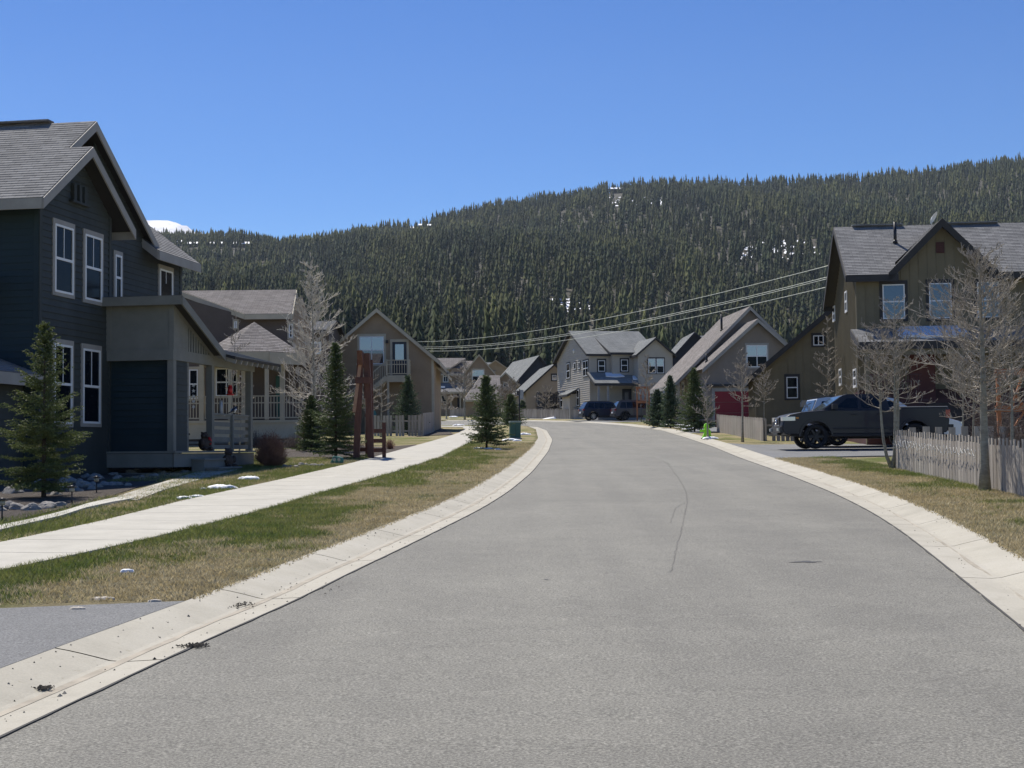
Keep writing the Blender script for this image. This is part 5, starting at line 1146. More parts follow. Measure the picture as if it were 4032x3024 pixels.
fence('white-grey yard fence beside the far brown porch', (-7.0, 160), (-3.6, 159), 1.0, sp=.25, fw=.14, bw=.2, seed=11, ny=1)
# string of lights draped along the long fence
mb = MB(); rr = random.Random(9); nb = []
for s in range(0, 27):
    t0 = .012+s*.027; base = A_+dv*t0; pts = []
    for i in range(7): q = A_+dv*(t0+.027*i/6); z = zgrass(q.y)+.72-.16*math.sin(math.pi*i/6)*rr.uniform(.5, 1.2)+rr.uniform(-.03, .03); pts.append((q.x-.075-rr.uniform(0, .02), q.y, z))
    mb.tube(pts, [.005]*7, 4); nb += [Vector(pts[j])+Vector((0, 0, rr.uniform(-.06, .05))) for j in (1, 3, 4)]
so = tag(mb.build('string_lights', mat('white_cord', (.5, .5, .48), .6)), 'white cord of fairy lights draped in loops along the long right-hand fence', 'fairy lights')
mb = MB()
for q in nb: mb.tube([q, q+Vector((0, 0, .035))], [.012, .003], 5)
mb.build('bulb', mat('clear_bulb', (.7, .7, .68), .2), so)

# ------------------------------------------------------------------ vehicles
def arch(cx, cz, r, x0, x1, n=9):
    o = []
    for i in range(n+1):
        a = math.pi*(1-i/n) if x0 < x1 else math.pi*i/n
        o.append((cx+r*math.cos(a), cz+r*math.sin(a)))
    return o
def vehicle(sp, loc, yaw, label, cat, name):
    root = empty(name, loc, yaw, label, cat); W2 = sp['w']/2; pm_ = sp['paint']
    body = sp['top']+[(sp['L']*1.0, sp['zb']+.12)]
    rear_x, front_x = sp['wheels']; r = sp['r']; ra = r*1.22; zc = r
    low = [(sp['L']-.12, sp['zb'])]+[p for p in arch(front_x, zc, ra, 1, 0)][::1]
    low = [(sp['L']-.10, sp['zb'])]+arch(front_x, zc, ra, 1, 0)+arch(rear_x, zc, ra, 1, 0)+[(.10, sp['zb']+.02)]
    low = [q for q in low if q[1] > sp['zb']-.03 or True]
    poly = sp['top']+[(x, max(z, sp['zb'])) for x, z in low]
    cx = sum(p[0] for p in poly)/len(poly); czm = .8
    def sl_(f, y): return [(cx+(x-cx)*f, y, czm+(z-czm)*(f if z > czm else 1)) for x, z in poly]
    mb = MB(); secs = [sl_(.955, -W2+.02), sl_(.985, -W2+.0), sl_(1, -W2+.10), sl_(1, 0), sl_(1, W2-.10), sl_(.985, W2), sl_(.955, W2-.02)]
    secs = [sl_(.99, -W2), sl_(1.0, -W2+.07), sl_(1.004, 0), sl_(1.0, W2-.07), sl_(.99, W2)]
    k = len(poly); i0 = len(mb.v)
    for s_ in secs: mb.v += s_
    for a in range(len(secs)-1):
        for j in range(k): q = i0+a*k; mb.f.append((q+j, q+(j+1) % k, q+k+(j+1) % k, q+k+j)); mb.m.append(0); mb.sm.append(False)
    mb.f.append(tuple(i0+j for j in range(k))[::-1]); mb.m.append(0); mb.sm.append(False); mb.f.append(tuple(i0+(len(secs)-1)*k+j for j in range(k))); mb.m.append(0); mb.sm.append(False)
    mb.build('body', pm_, root, bevel=.03)
    zb_, zt_ = sp['belt'], sp['roof']
    def hw(z): return W2-.04-(z-zb_)*sp.get('tumble', .24)
    cab = sp['cab']; mb = MB(); n = len(cab); L_ = [(x, -hw(z), z) for x, z in cab]; R_ = [(x, hw(z), z) for x, z in cab]
    mb.face(L_[::-1] if False else L_); mb.face(R_[::-1])
    for j in range(n): a, b = j, (j+1) % n; mb.face([L_[a], R_[a], R_[b], L_[b]])
    mb.build('cabin', pm_, root, bevel=.035)
    for w in sp['win']:
        for s_ in (-1, 1):
            mb = MB(); pts = [(x, s_*(hw(z)+.004), z) for x, z in w]; mb.prismpoly(pts if s_ < 0 else pts[::-1], (0, s_, .05), .006); mb.build('side_window', M_VGLASS, root)
    for (x0, z0), (x1, z1), nm in sp['screens']:
        mb = MB(); n_ = Vector((-(z1-z0), 0, (x1-x0))).normalized(); 
        if n_.z < 0: n_ = -n_
        i_ = .07; mb.prismpoly([Vector((x0, -hw(z0)+i_, z0))+n_*.008, Vector((x0, hw(z0)-i_, z0))+n_*.008, Vector((x1, hw(z1)-i_, z1))+n_*.008, Vector((x1, -hw(z1)+i_, z1))+n_*.008], n_, .006); mb.build(nm, M_VGLASS, root)
    for wx in sp['wheels']:
        for s_ in (-1, 1):
            yc = s_*(W2-.13); w = empty('wheel', (0, 0, 0)); bpy.data.objects.remove(w)
            mb = MB(); prof = [(r*.66, -.12), (r*.93, -.125), (r, -.09), (r, .09), (r*.93, .125), (r*.66, .12)]; N = 28; i0 = 0
            for q in range(N):
                a = 2*math.pi*q/N
                for rad, yy in prof: mb.v.append((rad*math.cos(a), yy, rad*math.sin(a)))
            for q in range(N):
                for j in range(len(prof)): a0 = q*6+j; a1 = q*6+(j+1) % 6; b0 = ((q+1) % N)*6+j; b1 = ((q+1) % N)*6+(j+1) % 6; mb.f.append((a0, b0, b1, a1)); mb.m.append(0); mb.sm.append(j in (0, 1, 3, 4))
            wh = mb.build('wheel', M_TYRE, root, loc=(wx, yc, r))
            mb = MB(); rr_ = r*.66
            for q in range(N): a0, a1 = 2*math.pi*q/N, 2*math.pi*(q+1)/N; mb.face([(rr_*math.cos(a0), s_*.10, rr_*math.sin(a0)), (rr_*math.cos(a1), s_*.10, rr_*math.sin(a1)), (rr_*.86*math.cos(a1), s_*.05, rr_*.86*math.sin(a1)), (rr_*.86*math.cos(a0), s_*.05, rr_*.86*math.sin(a0))])
            ns = sp.get('spokes', 6)
            for q in range(ns):
                a = 2*math.pi*q/ns; c_, s2 = math.cos(a), math.sin(a); px_, pz = -s2, c_; w_ = rr_*(.17 if ns < 8 else .11)
                P_ = [Vector((c_*rr_*.12+px_*w_, s_*.085, s2*rr_*.12+pz*w_)), Vector((c_*rr_*.95+px_*w_*.8, s_*.09, s2*rr_*.95+pz*w_*.8)), Vector((c_*rr_*.95-px_*w_*.8, s_*.09, s2*rr_*.95-pz*w_*.8)), Vector((c_*rr_*.12-px_*w_, s_*.085, s2*rr_*.12-pz*w_))]
                mb.prismpoly(P_, (0, s_, 0), .012)
            mb.tube([(0, s_*.06, 0), (0, s_*.11, 0)], [rr_*.24, rr_*.2], 12); mb.build('rim', sp['rim'], wh)
    # dark underside and arch linings
    mb = MB(); mb.box((.25, -W2+.22, sp['zb']-.06), (sp['L']-.3, W2-.22, sp['zb']+.1)); mb.build('underbody', M_PLAST, root)
    for nm, m_, boxes in sp['parts']:
        for bx_ in boxes:
            mb = MB(); 
            if len(bx_) == 2: mb.box(*bx_)
            else: mb.prismpoly([Vector(q) for q in bx_[:-1]], bx_[-1][0], bx_[-1][1])
            mb.build(nm, m_, root, bevel=.012 if len(bx_) == 2 else 0)
    return root
M_VGLASS = mat('vehicle_glass', (.006, .008, .011), .03, spec=.45, ior=1.45)
W_ = 1.9; h2 = W_/2
def both(f): return [f(-1), f(1)]
T_TOP = [(.02, .62), (-.02, .95), (.0, 1.34), (.05, 1.39), (1.98, 1.39), (2.02, 1.33), (4.30, 1.33), (4.45, 1.315), (5.10, 1.26), (5.48, 1.18), (5.62, 1.10), (5.70, .98), (5.74, .80), (5.72, .66)]
flare = lambda wx, r_, s_: [(wx+r_*math.cos(a), s_*(h2+.0), .42+r_*math.sin(a)) for a in np.linspace(0, math.pi, 12)]+[(wx+(r_-.07)*math.cos(a), s_*(h2+.0), .42+(r_-.07)*math.sin(a)) for a in np.linspace(math.pi, 0, 12)]
truck = dict(w=W_, L=5.74, zb=.50, r=.42, wheels=(1.17, 4.58), belt=1.32, roof=1.86, tumble=.24, paint=M_PTRUCK, rim=M_RIMD, spokes=6,
    top=T_TOP, cab=[(2.02, 1.31), (2.12, 1.72), (2.22, 1.82), (2.6, 1.865), (3.45, 1.865), (3.62, 1.82), (4.36, 1.31)],
    win=[[(2.28, 1.38), (3.00, 1.38), (3.00, 1.735), (2.46, 1.73)], [(3.12, 1.38), (3.90, 1.38), (3.47, 1.72), (3.12, 1.735)]],
    screens=[((4.33, 1.335), (3.66, 1.79), 'windshield'), ((2.03, 1.36), (2.12, 1.74), 'rear_window')],
    parts=[('headlight', M_LENS, both(lambda s: ((5.28, s*(h2+.012), .96), (5.72, s*(h2-.34), 1.11)))),
           ('indicator', mat('amber_lens', (.6, .22, .03), .2), both(lambda s: ((5.16, s*(h2+.014), 1.03), (5.26, s*(h2-.05), 1.09)))),
           ('tail_light', M_TAIL, both(lambda s: ((-.035, s*(h2+.004), 1.02), (.13, s*(h2-.14), 1.30)))),
           ('mirror', M_PLAST, both(lambda s: ((3.86, s*(h2+.0), 1.34), (4.04, s*(h2+.24), 1.52)))),
           ('door_handle', M_PLAST, both(lambda s: ((3.16, s*(h2+.03), 1.14), (3.36, s*(h2-.0), 1.18)))+both(lambda s: ((2.24, s*(h2+.03), 1.15), (2.44, s*(h2-.0), 1.19)))),
           ('grille', M_PLAST, [((5.70, -.46, .80), (5.75, .46, 1.10))]),
           ('grille_bar', M_RIMS, [((5.745, -.44, 1.055), (5.765, .44, 1.085)), ((5.745, -.44, .80), (5.765, .44, .83))]),
           ('front_bumper', M_PTRUCK, [((5.60, -h2+.05, .56), (5.80, h2-.05, .76))]),
           ('skid_plate', M_RIMD, [((5.66, -.40, .48), (5.81, .40, .55))]),
           ('fog_light', M_LENS, both(lambda s: ((5.80, s*.74, .62), (5.875, s*.64, .72)))),
           ('rear_bumper', M_RIMD, [((-.16, -h2+.06, .58), (.05, h2-.06, .80))]),
           ('wheel_flare', M_PTRUCK, [flare(w_, .60, s_)+[((0, s_, 0), .035)] for w_ in (1.17, 4.58) for s_ in (-1, 1)]),
           ('running_board', M_PLAST, both(lambda s: ((1.75, s*(h2-.02), .42), (4.0, s*(h2-.22), .50)))),
           ('rocker_trim', M_PLAST, both(lambda s: ((1.8, s*(h2+.012), .66), (3.98, s*(h2-.01), .72)))),
           ('bed_rail', M_FASC, both(lambda s: ((.05, s*(h2-.09), 1.39), (1.95, s*(h2+.004), 1.42)))),
           ('bed_cover', M_PLAST, [((.08, -h2+.1, 1.36), (1.98, h2-.1, 1.402))])])
def on_ground(x, y, off=.12): return (x, y, zg(y)+off)
TR = vehicle(truck, on_ground(14.98, 49.7), R(180), 'dark grey crew-cab pickup truck on black wheels, parked on the drive', 'pickup truck', 'pickup_truck')
# oval emblem on the grille and door seams
mb = MB(); pts = [(5.77, .13*math.cos(a), .945+.085*math.sin(a)) for a in np.linspace(0, 2*math.pi, 21)]; mb.tube(pts, [.016]*21, 5)
pts = [(5.772, .05*math.cos(a), .945+.08*math.sin(a)) for a in np.linspace(0, 2*math.pi, 17)]; mb.tube(pts, [.011]*17, 5); pts = [(5.772, .125*math.cos(a), .985+.03*math.sin(a)) for a in np.linspace(0, 2*math.pi, 17)]; mb.tube(pts, [.011]*17, 5); mb.build('emblem', M_CHROME, TR)
for s_ in (-1, 1):
    mb = MB()
    for x in (2.14, 3.06, 4.04): mb.box((x-.006, s_*(h2-.012), .56), (x+.006, s_*(h2-.004), 1.32))
    mb.box((2.0-.012, s_*(h2-.012), .56), (2.0+.012, s_*(h2-.002), 1.34)); mb.build('door_seams', M_BLACK, TR)
mb = MB(); mb.tube([(4.22, -.62, 1.38), (4.05, -.63, 1.5)], [.006, .004], 5); mb.build('antenna', M_BLACK, TR)

def suv(paint, rim, W__=1.86, L=4.75, H=1.72, roofc=None, spokes=5, r=.36, rails=True):
    k = L/4.75; h3 = W__/2; zt = H; f2 = lambda wx, s_: [(wx+.50*math.cos(a), s_*h3, r+.50*math.sin(a)) for a in np.linspace(0, math.pi, 12)]+[(wx+.42*math.cos(a), s_*h3, r+.42*math.sin(a)) for a in np.linspace(math.pi, 0, 12)]
    d = dict(w=W__, L=L, zb=.32, r=r, wheels=(.92*k, 3.72*k), belt=1.05, roof=zt, tumble=.20, paint=paint, rim=rim, spokes=spokes,
        top=[(.02, .50), (.0, .80), (.06, 1.04), (.10, 1.06), (3.45*k, 1.05), (4.30*k, .97), (4.62*k, .86), (4.74*k, .70), (4.75*k, .48)],
        cab=[(.06, 1.04), (.26, 1.40), (.42, zt-.05), (.75, zt), (2.35*k, zt), (2.70*k, zt-.07), (3.52*k, 1.04)],
        win=[[(.42, 1.10), (1.0*k, 1.09), (1.0*k, zt-.14), (.58, zt-.15)], [(1.06*k, 1.09), (1.88*k, 1.09), (1.88*k, zt-.13), (1.06*k, zt-.13)], [(1.95*k, 1.09), (3.12*k, 1.09), (2.66*k, zt-.16), (1.95*k, zt-.13)]],
        screens=[((3.48*k, 1.07), (2.75*k, zt-.10), 'windshield'), ((.10, 1.10), (.40, zt-.10), 'rear_window')],
        parts=[('tail_light', M_TAIL, both(lambda s: ((-.01, s*(h3-.0), .86), (.16, s*(h3-.26), 1.00)))),
               ('headlight', M_LENS, both(lambda s: ((4.45*k, s*(h3-.03), .72), (4.70*k, s*(h3-.35), .84)))),
               ('mirror', paint, both(lambda s: ((3.05*k, s*(h3-.02), 1.08), (3.2*k, s*(h3+.2), 1.22)))),
               ('rear_bumper', M_PLAST, [((-.07, -h3+.04, .36), (.16, h3-.04, .60))]), ('front_bumper', M_PLAST, [((4.62*k, -h3+.06, .34), (4.82*k, h3-.06, .58))]),
               ('license_plate', M_WHITE, [((-.085, -.26, .62), (-.02, .26, .76))]),
               ('door_handle', M_PLAST, both(lambda s: ((1.16*k, s*(h3+.02), .93), (1.34*k, s*(h3-.0), .96)))+both(lambda s: ((2.08*k, s*(h3+.02), .93), (2.26*k, s*(h3-.0), .96)))),
               ('wheel_flare', M_PLAST, [f2(w_, s_)+[((0, s_, 0), .02)] for w_ in (.92*k, 3.72*k) for s_ in (-1, 1)]),
               ('rocker_trim', M_PLAST, both(lambda s: ((1.35*k, s*(h3+.012), .30), (3.3*k, s*(h3-.04), .44))))])
    if rails: d['parts'].append(('roof_rail', M_BLACK, both(lambda s: ((.55, s*(h3-.26), zt+.02), (2.45*k, s*(h3-.21), zt+.06)))))
    return d
vehicle(suv(M_PBLUE, M_RIMS, H=1.66, L=4.85, spokes=10), on_ground(6.15, 127.6), R(11), 'dark blue estate car with silver wheels, left of the grey one', 'car', 'parked_car')
vehicle(suv(M_PGREY, M_RIMD, H=1.74), on_ground(8.85, 125.2), R(9), 'grey sport utility vehicle with dark wheels, half behind a young spruce', 'car', 'parked_car')
vehicle(suv(M_PWHITE, M_RIMD, H=1.78, L=5.75, W__=1.98, r=.39), on_ground(10.75, 52.9), R(1), 'white sport utility vehicle mostly hidden behind the dark pickup', 'car', 'parked_car')

# ------------------------------------------------------------------ bare trees
def bare_tree(label, u, v, vtop, rad, seed, d=None, trunks=1, r0=.09, n=46, start=.28, lean=0.0, group=None, spread=.5, upr=.75, tw=9, name='bare_aspen', cat='tree', tm=None):
    rr = random.Random(seed)
    base = gp(u, v, .08) if d is None else Vector((ray(u, v).x*d, d, zgrass(d))); D_ = base.y
    H = (at(u, vtop, D_).z-base.z); root = empty(name, base, 0, label, cat, group); tb, bb = MB(), MB(); kf = max(1.0, (D_/34)**1.2)
    for k in range(trunks):
        az0 = 2*math.pi*k/max(1, trunks)+.6; Hk = H*(1 if k == 0 else rr.uniform(.78, .95)); off = spread if trunks > 1 else 0; pts = []
        wx, wy = rr.uniform(-.04, .04), rr.uniform(-.04, .04)
        for i in range(10):
            f = i/9; q = f*Hk; sx = math.sin(f*2.2+k)*.02*H
            pts.append(Vector((math.cos(az0)*off*(1-math.exp(-f*7))+wx*q+sx*.5+lean*q, math.sin(az0)*off*.6*(1-math.exp(-f*7))+wy*q, q-.05)))
        rk = r0*(1 if k == 0 else .8); tb.tube(pts, [rk*(1-.93*(i/9)**.9)*(1.25 if i == 0 else 1) for i in range(10)], 8)
        def tp(f): x = f*9; i = min(8, int(x)); return pts[i].lerp(pts[i+1], x-i)
        nn = n if trunks == 1 else int(n*.7)
        for j in range(nn):
            f = start+(1-start)*((j+rr.random())/nn)**.95*.98; az = j*2.4+rr.uniform(-.4, .4); g = (f-start)/(1-start)
            L = rad*(.35+.75*math.sin(math.pi*min(1, g*.75+.22)))*(1-g*.45)*rr.uniform(.55, 1.15); el = rr.uniform(.05, .85)+g*.35*upr
            o = tp(f); hd = Vector((math.cos(az), math.sin(az), 0)); P = [o]; cur = o.copy(); e2 = el*.55
            for s in range(6):
                e2 += (el-e2)*.3+rr.uniform(-.22, .26); a2 = az+rr.uniform(-.5, .5); step = Vector((math.cos(a2)*math.cos(e2), math.sin(a2)*math.cos(e2), math.sin(e2)))*L/6; cur = cur+step; P.append(cur.copy())
            rb = min(rk*.34, .006+.012*L*.5)*(1-g*.35); bb.tube(P, [max(.004, rb*(1-.85*i/6)) for i in range(7)], 4, cap=False)
            for t in range(tw):
                ft = .18+.8*(t+rr.random())/tw; x = ft*6; i = min(5, int(x)); q = P[i].lerp(P[i+1], x-i); dr = (P[i+1]-P[i]).normalized(); pr = Vector((rr.uniform(-1, 1), rr.uniform(-1, 1), rr.uniform(-.2, 1))).normalized()
                Lt = L*(1-ft*.55)*rr.uniform(.22, .42); dd = (dr*.7+pr*.75).normalized(); m1 = q+dd*Lt*.5+Vector((rr.uniform(-1, 1), rr.uniform(-1, 1), .6))*Lt*.08; e = q+(dd+Vector((0, 0, .25))).normalized()*Lt
                bb.tube([q, m1, e], [.0048*kf, .004*kf, .0028*kf], 3, cap=False)
                for w in range(4):
                    fq = rr.uniform(.25, .95); z = q.lerp(e, fq); d3 = (dd+Vector((rr.uniform(-1, 1), rr.uniform(-1, 1), rr.uniform(-.3, 1)))*.9).normalized(); bb.tube([z, z+d3*Lt*rr.uniform(.25, .5)], [.004*kf, .0028*kf], 3, cap=False)
    tb.build('trunk', M_BARK, root); bb.build('branches', tm or M_TWIG, root); return root
bare_tree('tall bare aspen with a dense pale crown, left of the tall spruce', 1238, 1752, 1022, 1.85, 1, d=54, n=100, r0=.09, start=.14, tw=13, tm=mat('pale_twig', (.60, .55, .47), .85, var=.25, vscale=3))
bare_tree('young bare aspen seen through the porch posts', 900, 1700, 1215, .75, 2, d=50, n=26, r0=.035, start=.4)
bare_tree('thin bare aspen behind the porch railing', 942, 1700, 1440, .6, 22, d=52, n=18, r0=.03, start=.4)
bare_tree('bare three-stemmed aspen beside the pickup', 3510, 1849, 1165, 1.15, 3, trunks=3, r0=.06, n=46, spread=.28, start=.42, tw=9)
bare_tree('largest bare aspen with a wide tangled crown, in front of the right fence', 3878, 1935, 985, 1.65, 4, n=92, r0=.10, start=.32, tw=12)
bare_tree('thin bare tree behind the right fence near the picture edge', 3985, 1850, 1150, 1.3, 5, d=33, n=44, r0=.045, start=.35, tw=10)
bare_tree('thin bare tree behind the fence, left of the wide aspen', 3790, 1800, 1250, .95, 6, d=43, n=36, r0=.04, start=.25, tw=9)
bare_tree('bare sapling behind the fence just right of the tailgate', 3830, 1800, 1180, 1.2, 23, d=43, n=40, r0=.04, start=.22, tw=9)
bare_tree('small bare tree standing in front of the weathered fence', 2924, 1741, 1372, 1.05, 7, n=30, r0=.06, start=.38)
bare_tree('small bare tree beside the lime green figure', 2787, 1728, 1480, .85, 8, n=24, r0=.05, start=.25)
bare_tree('small round-crowned bare tree in front of the olive wall', 3008, 1690, 1425, .85, 9, d=69.5, n=32, r0=.035, start=.45)
bare_tree('bare tree with wide side branches at the olive wall, above the white car', 3258, 1660, 1240, 1.05, 10, d=62, n=34, r0=.045, start=.3, upr=.3)
bare_tree('small bare tree in front of the grey house, left of the spruces', 2547, 1671, 1392, 1.2, 11, d=115, n=30, r0=.07, start=.35)
bare_tree('leaning pale-stemmed bare tree between two spruces', 2622, 1672, 1500, .8, 12, d=108, n=14, r0=.07, start=.5, lean=-.10)
bare_tree('leafless tree at the far corner, right of two', 1830, 1660, 1430, 2.3, 13, d=140, n=36, r0=.10, start=.35)
bare_tree('leafless tree in front of the cross-braced porch, far down the street', 1758, 1655, 1540, 1.6, 14, d=145, n=24, r0=.09, start=.3)
bare_tree('bare tree standing before the tan building', 2146, 1650, 1520, 1.5, 15, d=143, n=24, r0=.06, start=.3)
bare_tree('clump of leafless trees behind the corner spruce', 1985, 1660, 1490, 1.7, 16, d=139, n=30, r0=.09, trunks=3, spread=.8, start=.3)
bare_tree('small crooked bare tree beside the foot of the stair', 1500, 1702, 1495, .95, 17, d=76, n=14, r0=.06, start=.4)
bare_tree('bare sapling with twigs across the stair railing', 1440, 1720, 1400, 1.0, 18, d=62, n=26, r0=.035, start=.35)

# ------------------------------------------------------------------ spruces
def spruce(label, u, v, vtop, rad, seed, d=None, m=M_NEED, near=1.0, gap=0.0, skirt=.07, name='spruce', group='young spruces planted along the street'):
    rr = random.Random(seed); base = gp(u, v, .08) if d is None else Vector((ray(u, v).x*d, d, zgrass(d))); D_ = base.y; H = at(u, vtop, D_).z-base.z
    root = empty(name, base, 0, label, 'spruce', group); tb, bb = MB(), MB(); tb.tube([(0, 0, -.06), (0, 0, H*.5), (0, 0, H*.97)], [.035*H**.6*.7, .02*H**.6*.6, .006], 8)
    NP, ND = [], []; st = .032*near; z = H*skirt; i = 0
    while z < H*.985:
        f = z/H; nb_ = 6 if f < .8 else 5; i += 1; wl = rr.uniform(.72, 1.18)
        for j in range(nb_):
            if rr.random() < gap: continue
            az = i*1.1+2*math.pi*j/nb_+rr.uniform(-.35, .35); L = rad*((1-f)**.92)*rr.uniform(.55, 1.25)*wl+.04; e0 = -.12+f*.75+rr.uniform(-.1, .1); hd = Vector((math.cos(az), math.sin(az), 0)); sd_ = Vector((-math.sin(az), math.cos(az), 0))
            def pt(t): return Vector((0, 0, z+rr_off))+hd*L*t+Vector((0, 0, L*(e0*t-.28*t*(1-f)+.26*t*t)))
            rr_off = rr.uniform(-.05, .05)*H*.3; P = [pt(t/5) for t in range(6)]; bb.tube(P, [max(.003, .012*L*(1-t/5.5)) for t in range(6)], 3, cap=False)
            nt_ = max(3, int(L/(.075*near)))
            for t in range(nt_+1):
                ft = .12+.88*t/nt_; q = pt(ft); Lt = min(.34, L*.42)*(1-ft*.55)*rr.uniform(.7, 1.2)
                for s in ((-1, 1) if t < nt_ else (0,)):
                    dd = (hd*.75+sd_*s*.85+Vector((0, 0, rr.uniform(-.28, .12)))).normalized(); k = max(2, int(Lt/st))
                    for w in range(k+1): NP.append(q+dd*Lt*w/k); ND.append(dd)
            k = int(L/st)
            for w in range(k): NP.append(pt(w/k)); ND.append(hd)
        z += max(.055, (.085 if near < 1.2 else .12)*(1-f*.35)*H/3.4)*(.9+.3*rr.random())
    k = 0
    for w in range(int(.3*H/st)): NP.append(Vector((0, 0, H*(.72+.28*w/(.3*H/st))))); ND.append(Vector((0, 0, 1)))
    r = np.random.default_rng(seed); P = np.repeat(np.array(NP), 4, axis=0); Dv = np.repeat(np.array(ND), 4, axis=0); n = len(P); J = r.normal(0, 1, (n, 3)); dd = Dv*.75+J*.55; dd /= np.linalg.norm(dd, axis=1)[:, None]
    Lh = r.uniform(.028, .055, n)*near**.75; side = np.cross(dd, r.normal(0, 1, (n, 3))); side /= np.linalg.norm(side, axis=1)[:, None]+1e-9; w = (.0105*near**.9)
    V = np.stack([P-side*w, P+side*w, P+dd*Lh[:, None]], 1).reshape(-1, 3); me = bpy.data.meshes.new('needles'); me.vertices.add(n*3); me.vertices.foreach_set('co', V.ravel()); me.loops.add(n*3); me.loops.foreach_set('vertex_index', np.arange(n*3)); me.polygons.add(n); me.polygons.foreach_set('loop_start', np.arange(0, n*3, 3)); me.polygons.foreach_set('loop_total', np.full(n, 3)); me.materials.append(m); me.update(calc_edges=True)
    o = bpy.data.objects.new('needles', me); COL.objects.link(o); o.parent = root; tb.build('trunk', M_DBARK, root); bb.build('branches', M_DBARK, root); return root
spruce('open yellow-green spruce in front of the dark house windows', 172, 1962, 1268, .92, 1, m=M_NEEDY, gap=.34)
spruce('tall dense dark spruce beside the red-brown timber arbour', 1322, 1806, 1345, .88, 2, near=1.5)
spruce('short yellow-green spruce left of the tall dense one', 1226, 1778, 1560, .72, 3, m=M_NEEDY, near=1.5)
spruce('slender spruce in front of the brown gable behind the fence', 1606, 1702, 1478, 1.05, 4, d=83.0, near=2.3, m=M_NEEDD)
spruce('dark spruce on the corner lawn, left of the green cabinet', 1916, 1768, 1478, .98, 5, near=1.7, skirt=.12)
spruce('narrow spruce behind the green utility cabinet', 2012, 1700, 1553, 1.2, 6, d=112, near=2.8)
spruce('tiny spruce at the fence, right of the street sign', 2057, 1648, 1577, .7, 7, d=146, near=3.5, m=M_NEEDD)
spruce('bushy green spruce, leftmost of three on the right verge', 2590, 1684, 1535, 1.15, 8, d=98, near=2.8, m=M_NEEDD)
spruce('middle spruce of three on the right verge, tall and thin', 2641, 1684, 1478, .95, 9, d=94, near=2.8, m=M_NEEDD)
spruce('tallest spruce of three on the right verge, broad at the foot', 2735, 1700, 1452, 1.28, 10, near=2.3)
def shrub(label, u, v, w, h, seed, n=420, m=M_BUSH, d=None, name='bush', dome=True):
    rr = random.Random(seed); base = gp(u, v, .08) if d is None else Vector((ray(u, v).x*d, d, zgrass(d))); mb = MB()
    for _ in range(n):
        a = rr.uniform(0, 6.28); e = math.acos(rr.uniform(0, 1)**.7) ; r_ = (rr.random()**.35); tip = Vector((math.cos(a)*math.sin(e)*w*r_, math.sin(a)*math.sin(e)*w*r_, h*(.12+.88*math.cos(e)*r_ if dome else math.cos(e)))); st = Vector((tip.x*.12, tip.y*.12, 0)); md = st.lerp(tip, .5)+Vector((tip.x*.12, tip.y*.12, -.02))
        mb.tube([st, md, tip], [.006, .0045, .003], 3, cap=False)
        for k in range(4): z = md.lerp(tip, rr.uniform(.1, 1)); mb.tube([z, z+Vector((rr.uniform(-1, 1), rr.uniform(-1, 1), rr.uniform(-.1, 1)))*.10*h/.7], [.0042, .0025], 3, cap=False)
    o = mb.build(name, m); o.location = base; return tag(o, label, 'bush')
shrub('round leafless reddish bush beside the porch', 1066, 1838, .50, .98, 1, 900)
shrub('small reddish bush at the foot of the timber arbour', 1535, 1770, .28, .45, 2, 110)
shrub('low leafless brush under the tall bare aspen, left part', 1160, 1765, .7, .7, 3, 200, mat('grey_twigs', (.16, .125, .105), .9, var=.3))
shrub('low brush at the foot of the tall dense spruce', 1385, 1775, .8, .6, 4, 200, MATS['grey_twigs'])
shrub('dry brush behind the round reddish bush', 1010, 1760, .7, .75, 5, 200, MATS['grey_twigs'])
shrub('tangled leafless brush behind the right-hand fence, by the tailgate', 3925, 1800, 1.0, 1.9, 6, 420, MATS['grey_twigs'], d=44)
shrub('tangled leafless brush behind the right-hand fence, at the edge', 4000, 1830, 1.1, 1.5, 7, 360, MATS['grey_twigs'], d=34)

# ------------------------------------------------------------------ rocks and garden things
def rock_proto(seed, i):
    rr = random.Random(seed); bm = bmesh.new(); bmesh.ops.create_icosphere(bm, subdivisions=3, radius=1)
    for v in bm.verts:
        n_ = noise.noise(v.co*1.1+Vector((seed*3.1, 0, 0)))*.42+noise.noise(v.co*2.7+Vector((0, seed*2.0, 0)))*.16; v.co *= 1+n_; v.co.z *= .66; v.co.x *= 1.15
        for pl2 in range(3):
            nn = Vector((math.cos(seed+pl2*2), math.sin(seed*1.7+pl2), .5+.3*pl2)).normalized(); q = v.co.dot(nn)
            if q > .72: v.co -= nn*(q-.72)*.8
    me = bpy.data.meshes.new('boulder'); bm.to_mesh(me); bm.free(); me.materials.append(M_ROCK); me.polygons.foreach_set('use_smooth', [False]*len(me.polygons)); return me
RP = [rock_proto(s+1, s) for s in range(6)]; rr = random.Random(17); RK = []
for i in range(26): t = i/25; RK.append((250+t*560+rr.uniform(-20, 20), 1893-t*42+rr.uniform(-12, 14), rr.uniform(.06, .13)))
for i in range(14): t = i/13; RK.append((190+t*300+rr.uniform(-15, 15), 1945-t*35+rr.uniform(-10, 10), rr.uniform(.07, .13)))
RK += [(30, 2008, .15), (68, 2010, .13), (125, 2012, .14), (185, 2005, .14), (240, 1996, .10), (-10, 2015, .14), (272, 1905, .18), (330, 1918, .15), (370, 1890, .15), (210, 1940, .15), (100, 1930, .14), (50, 1945, .18), (150, 1925, .2)]
RK += [(1105+20*i+rr.uniform(-5, 5), 1838+rr.uniform(-8, 5), rr.uniform(.06, .11)) for i in range(9)]
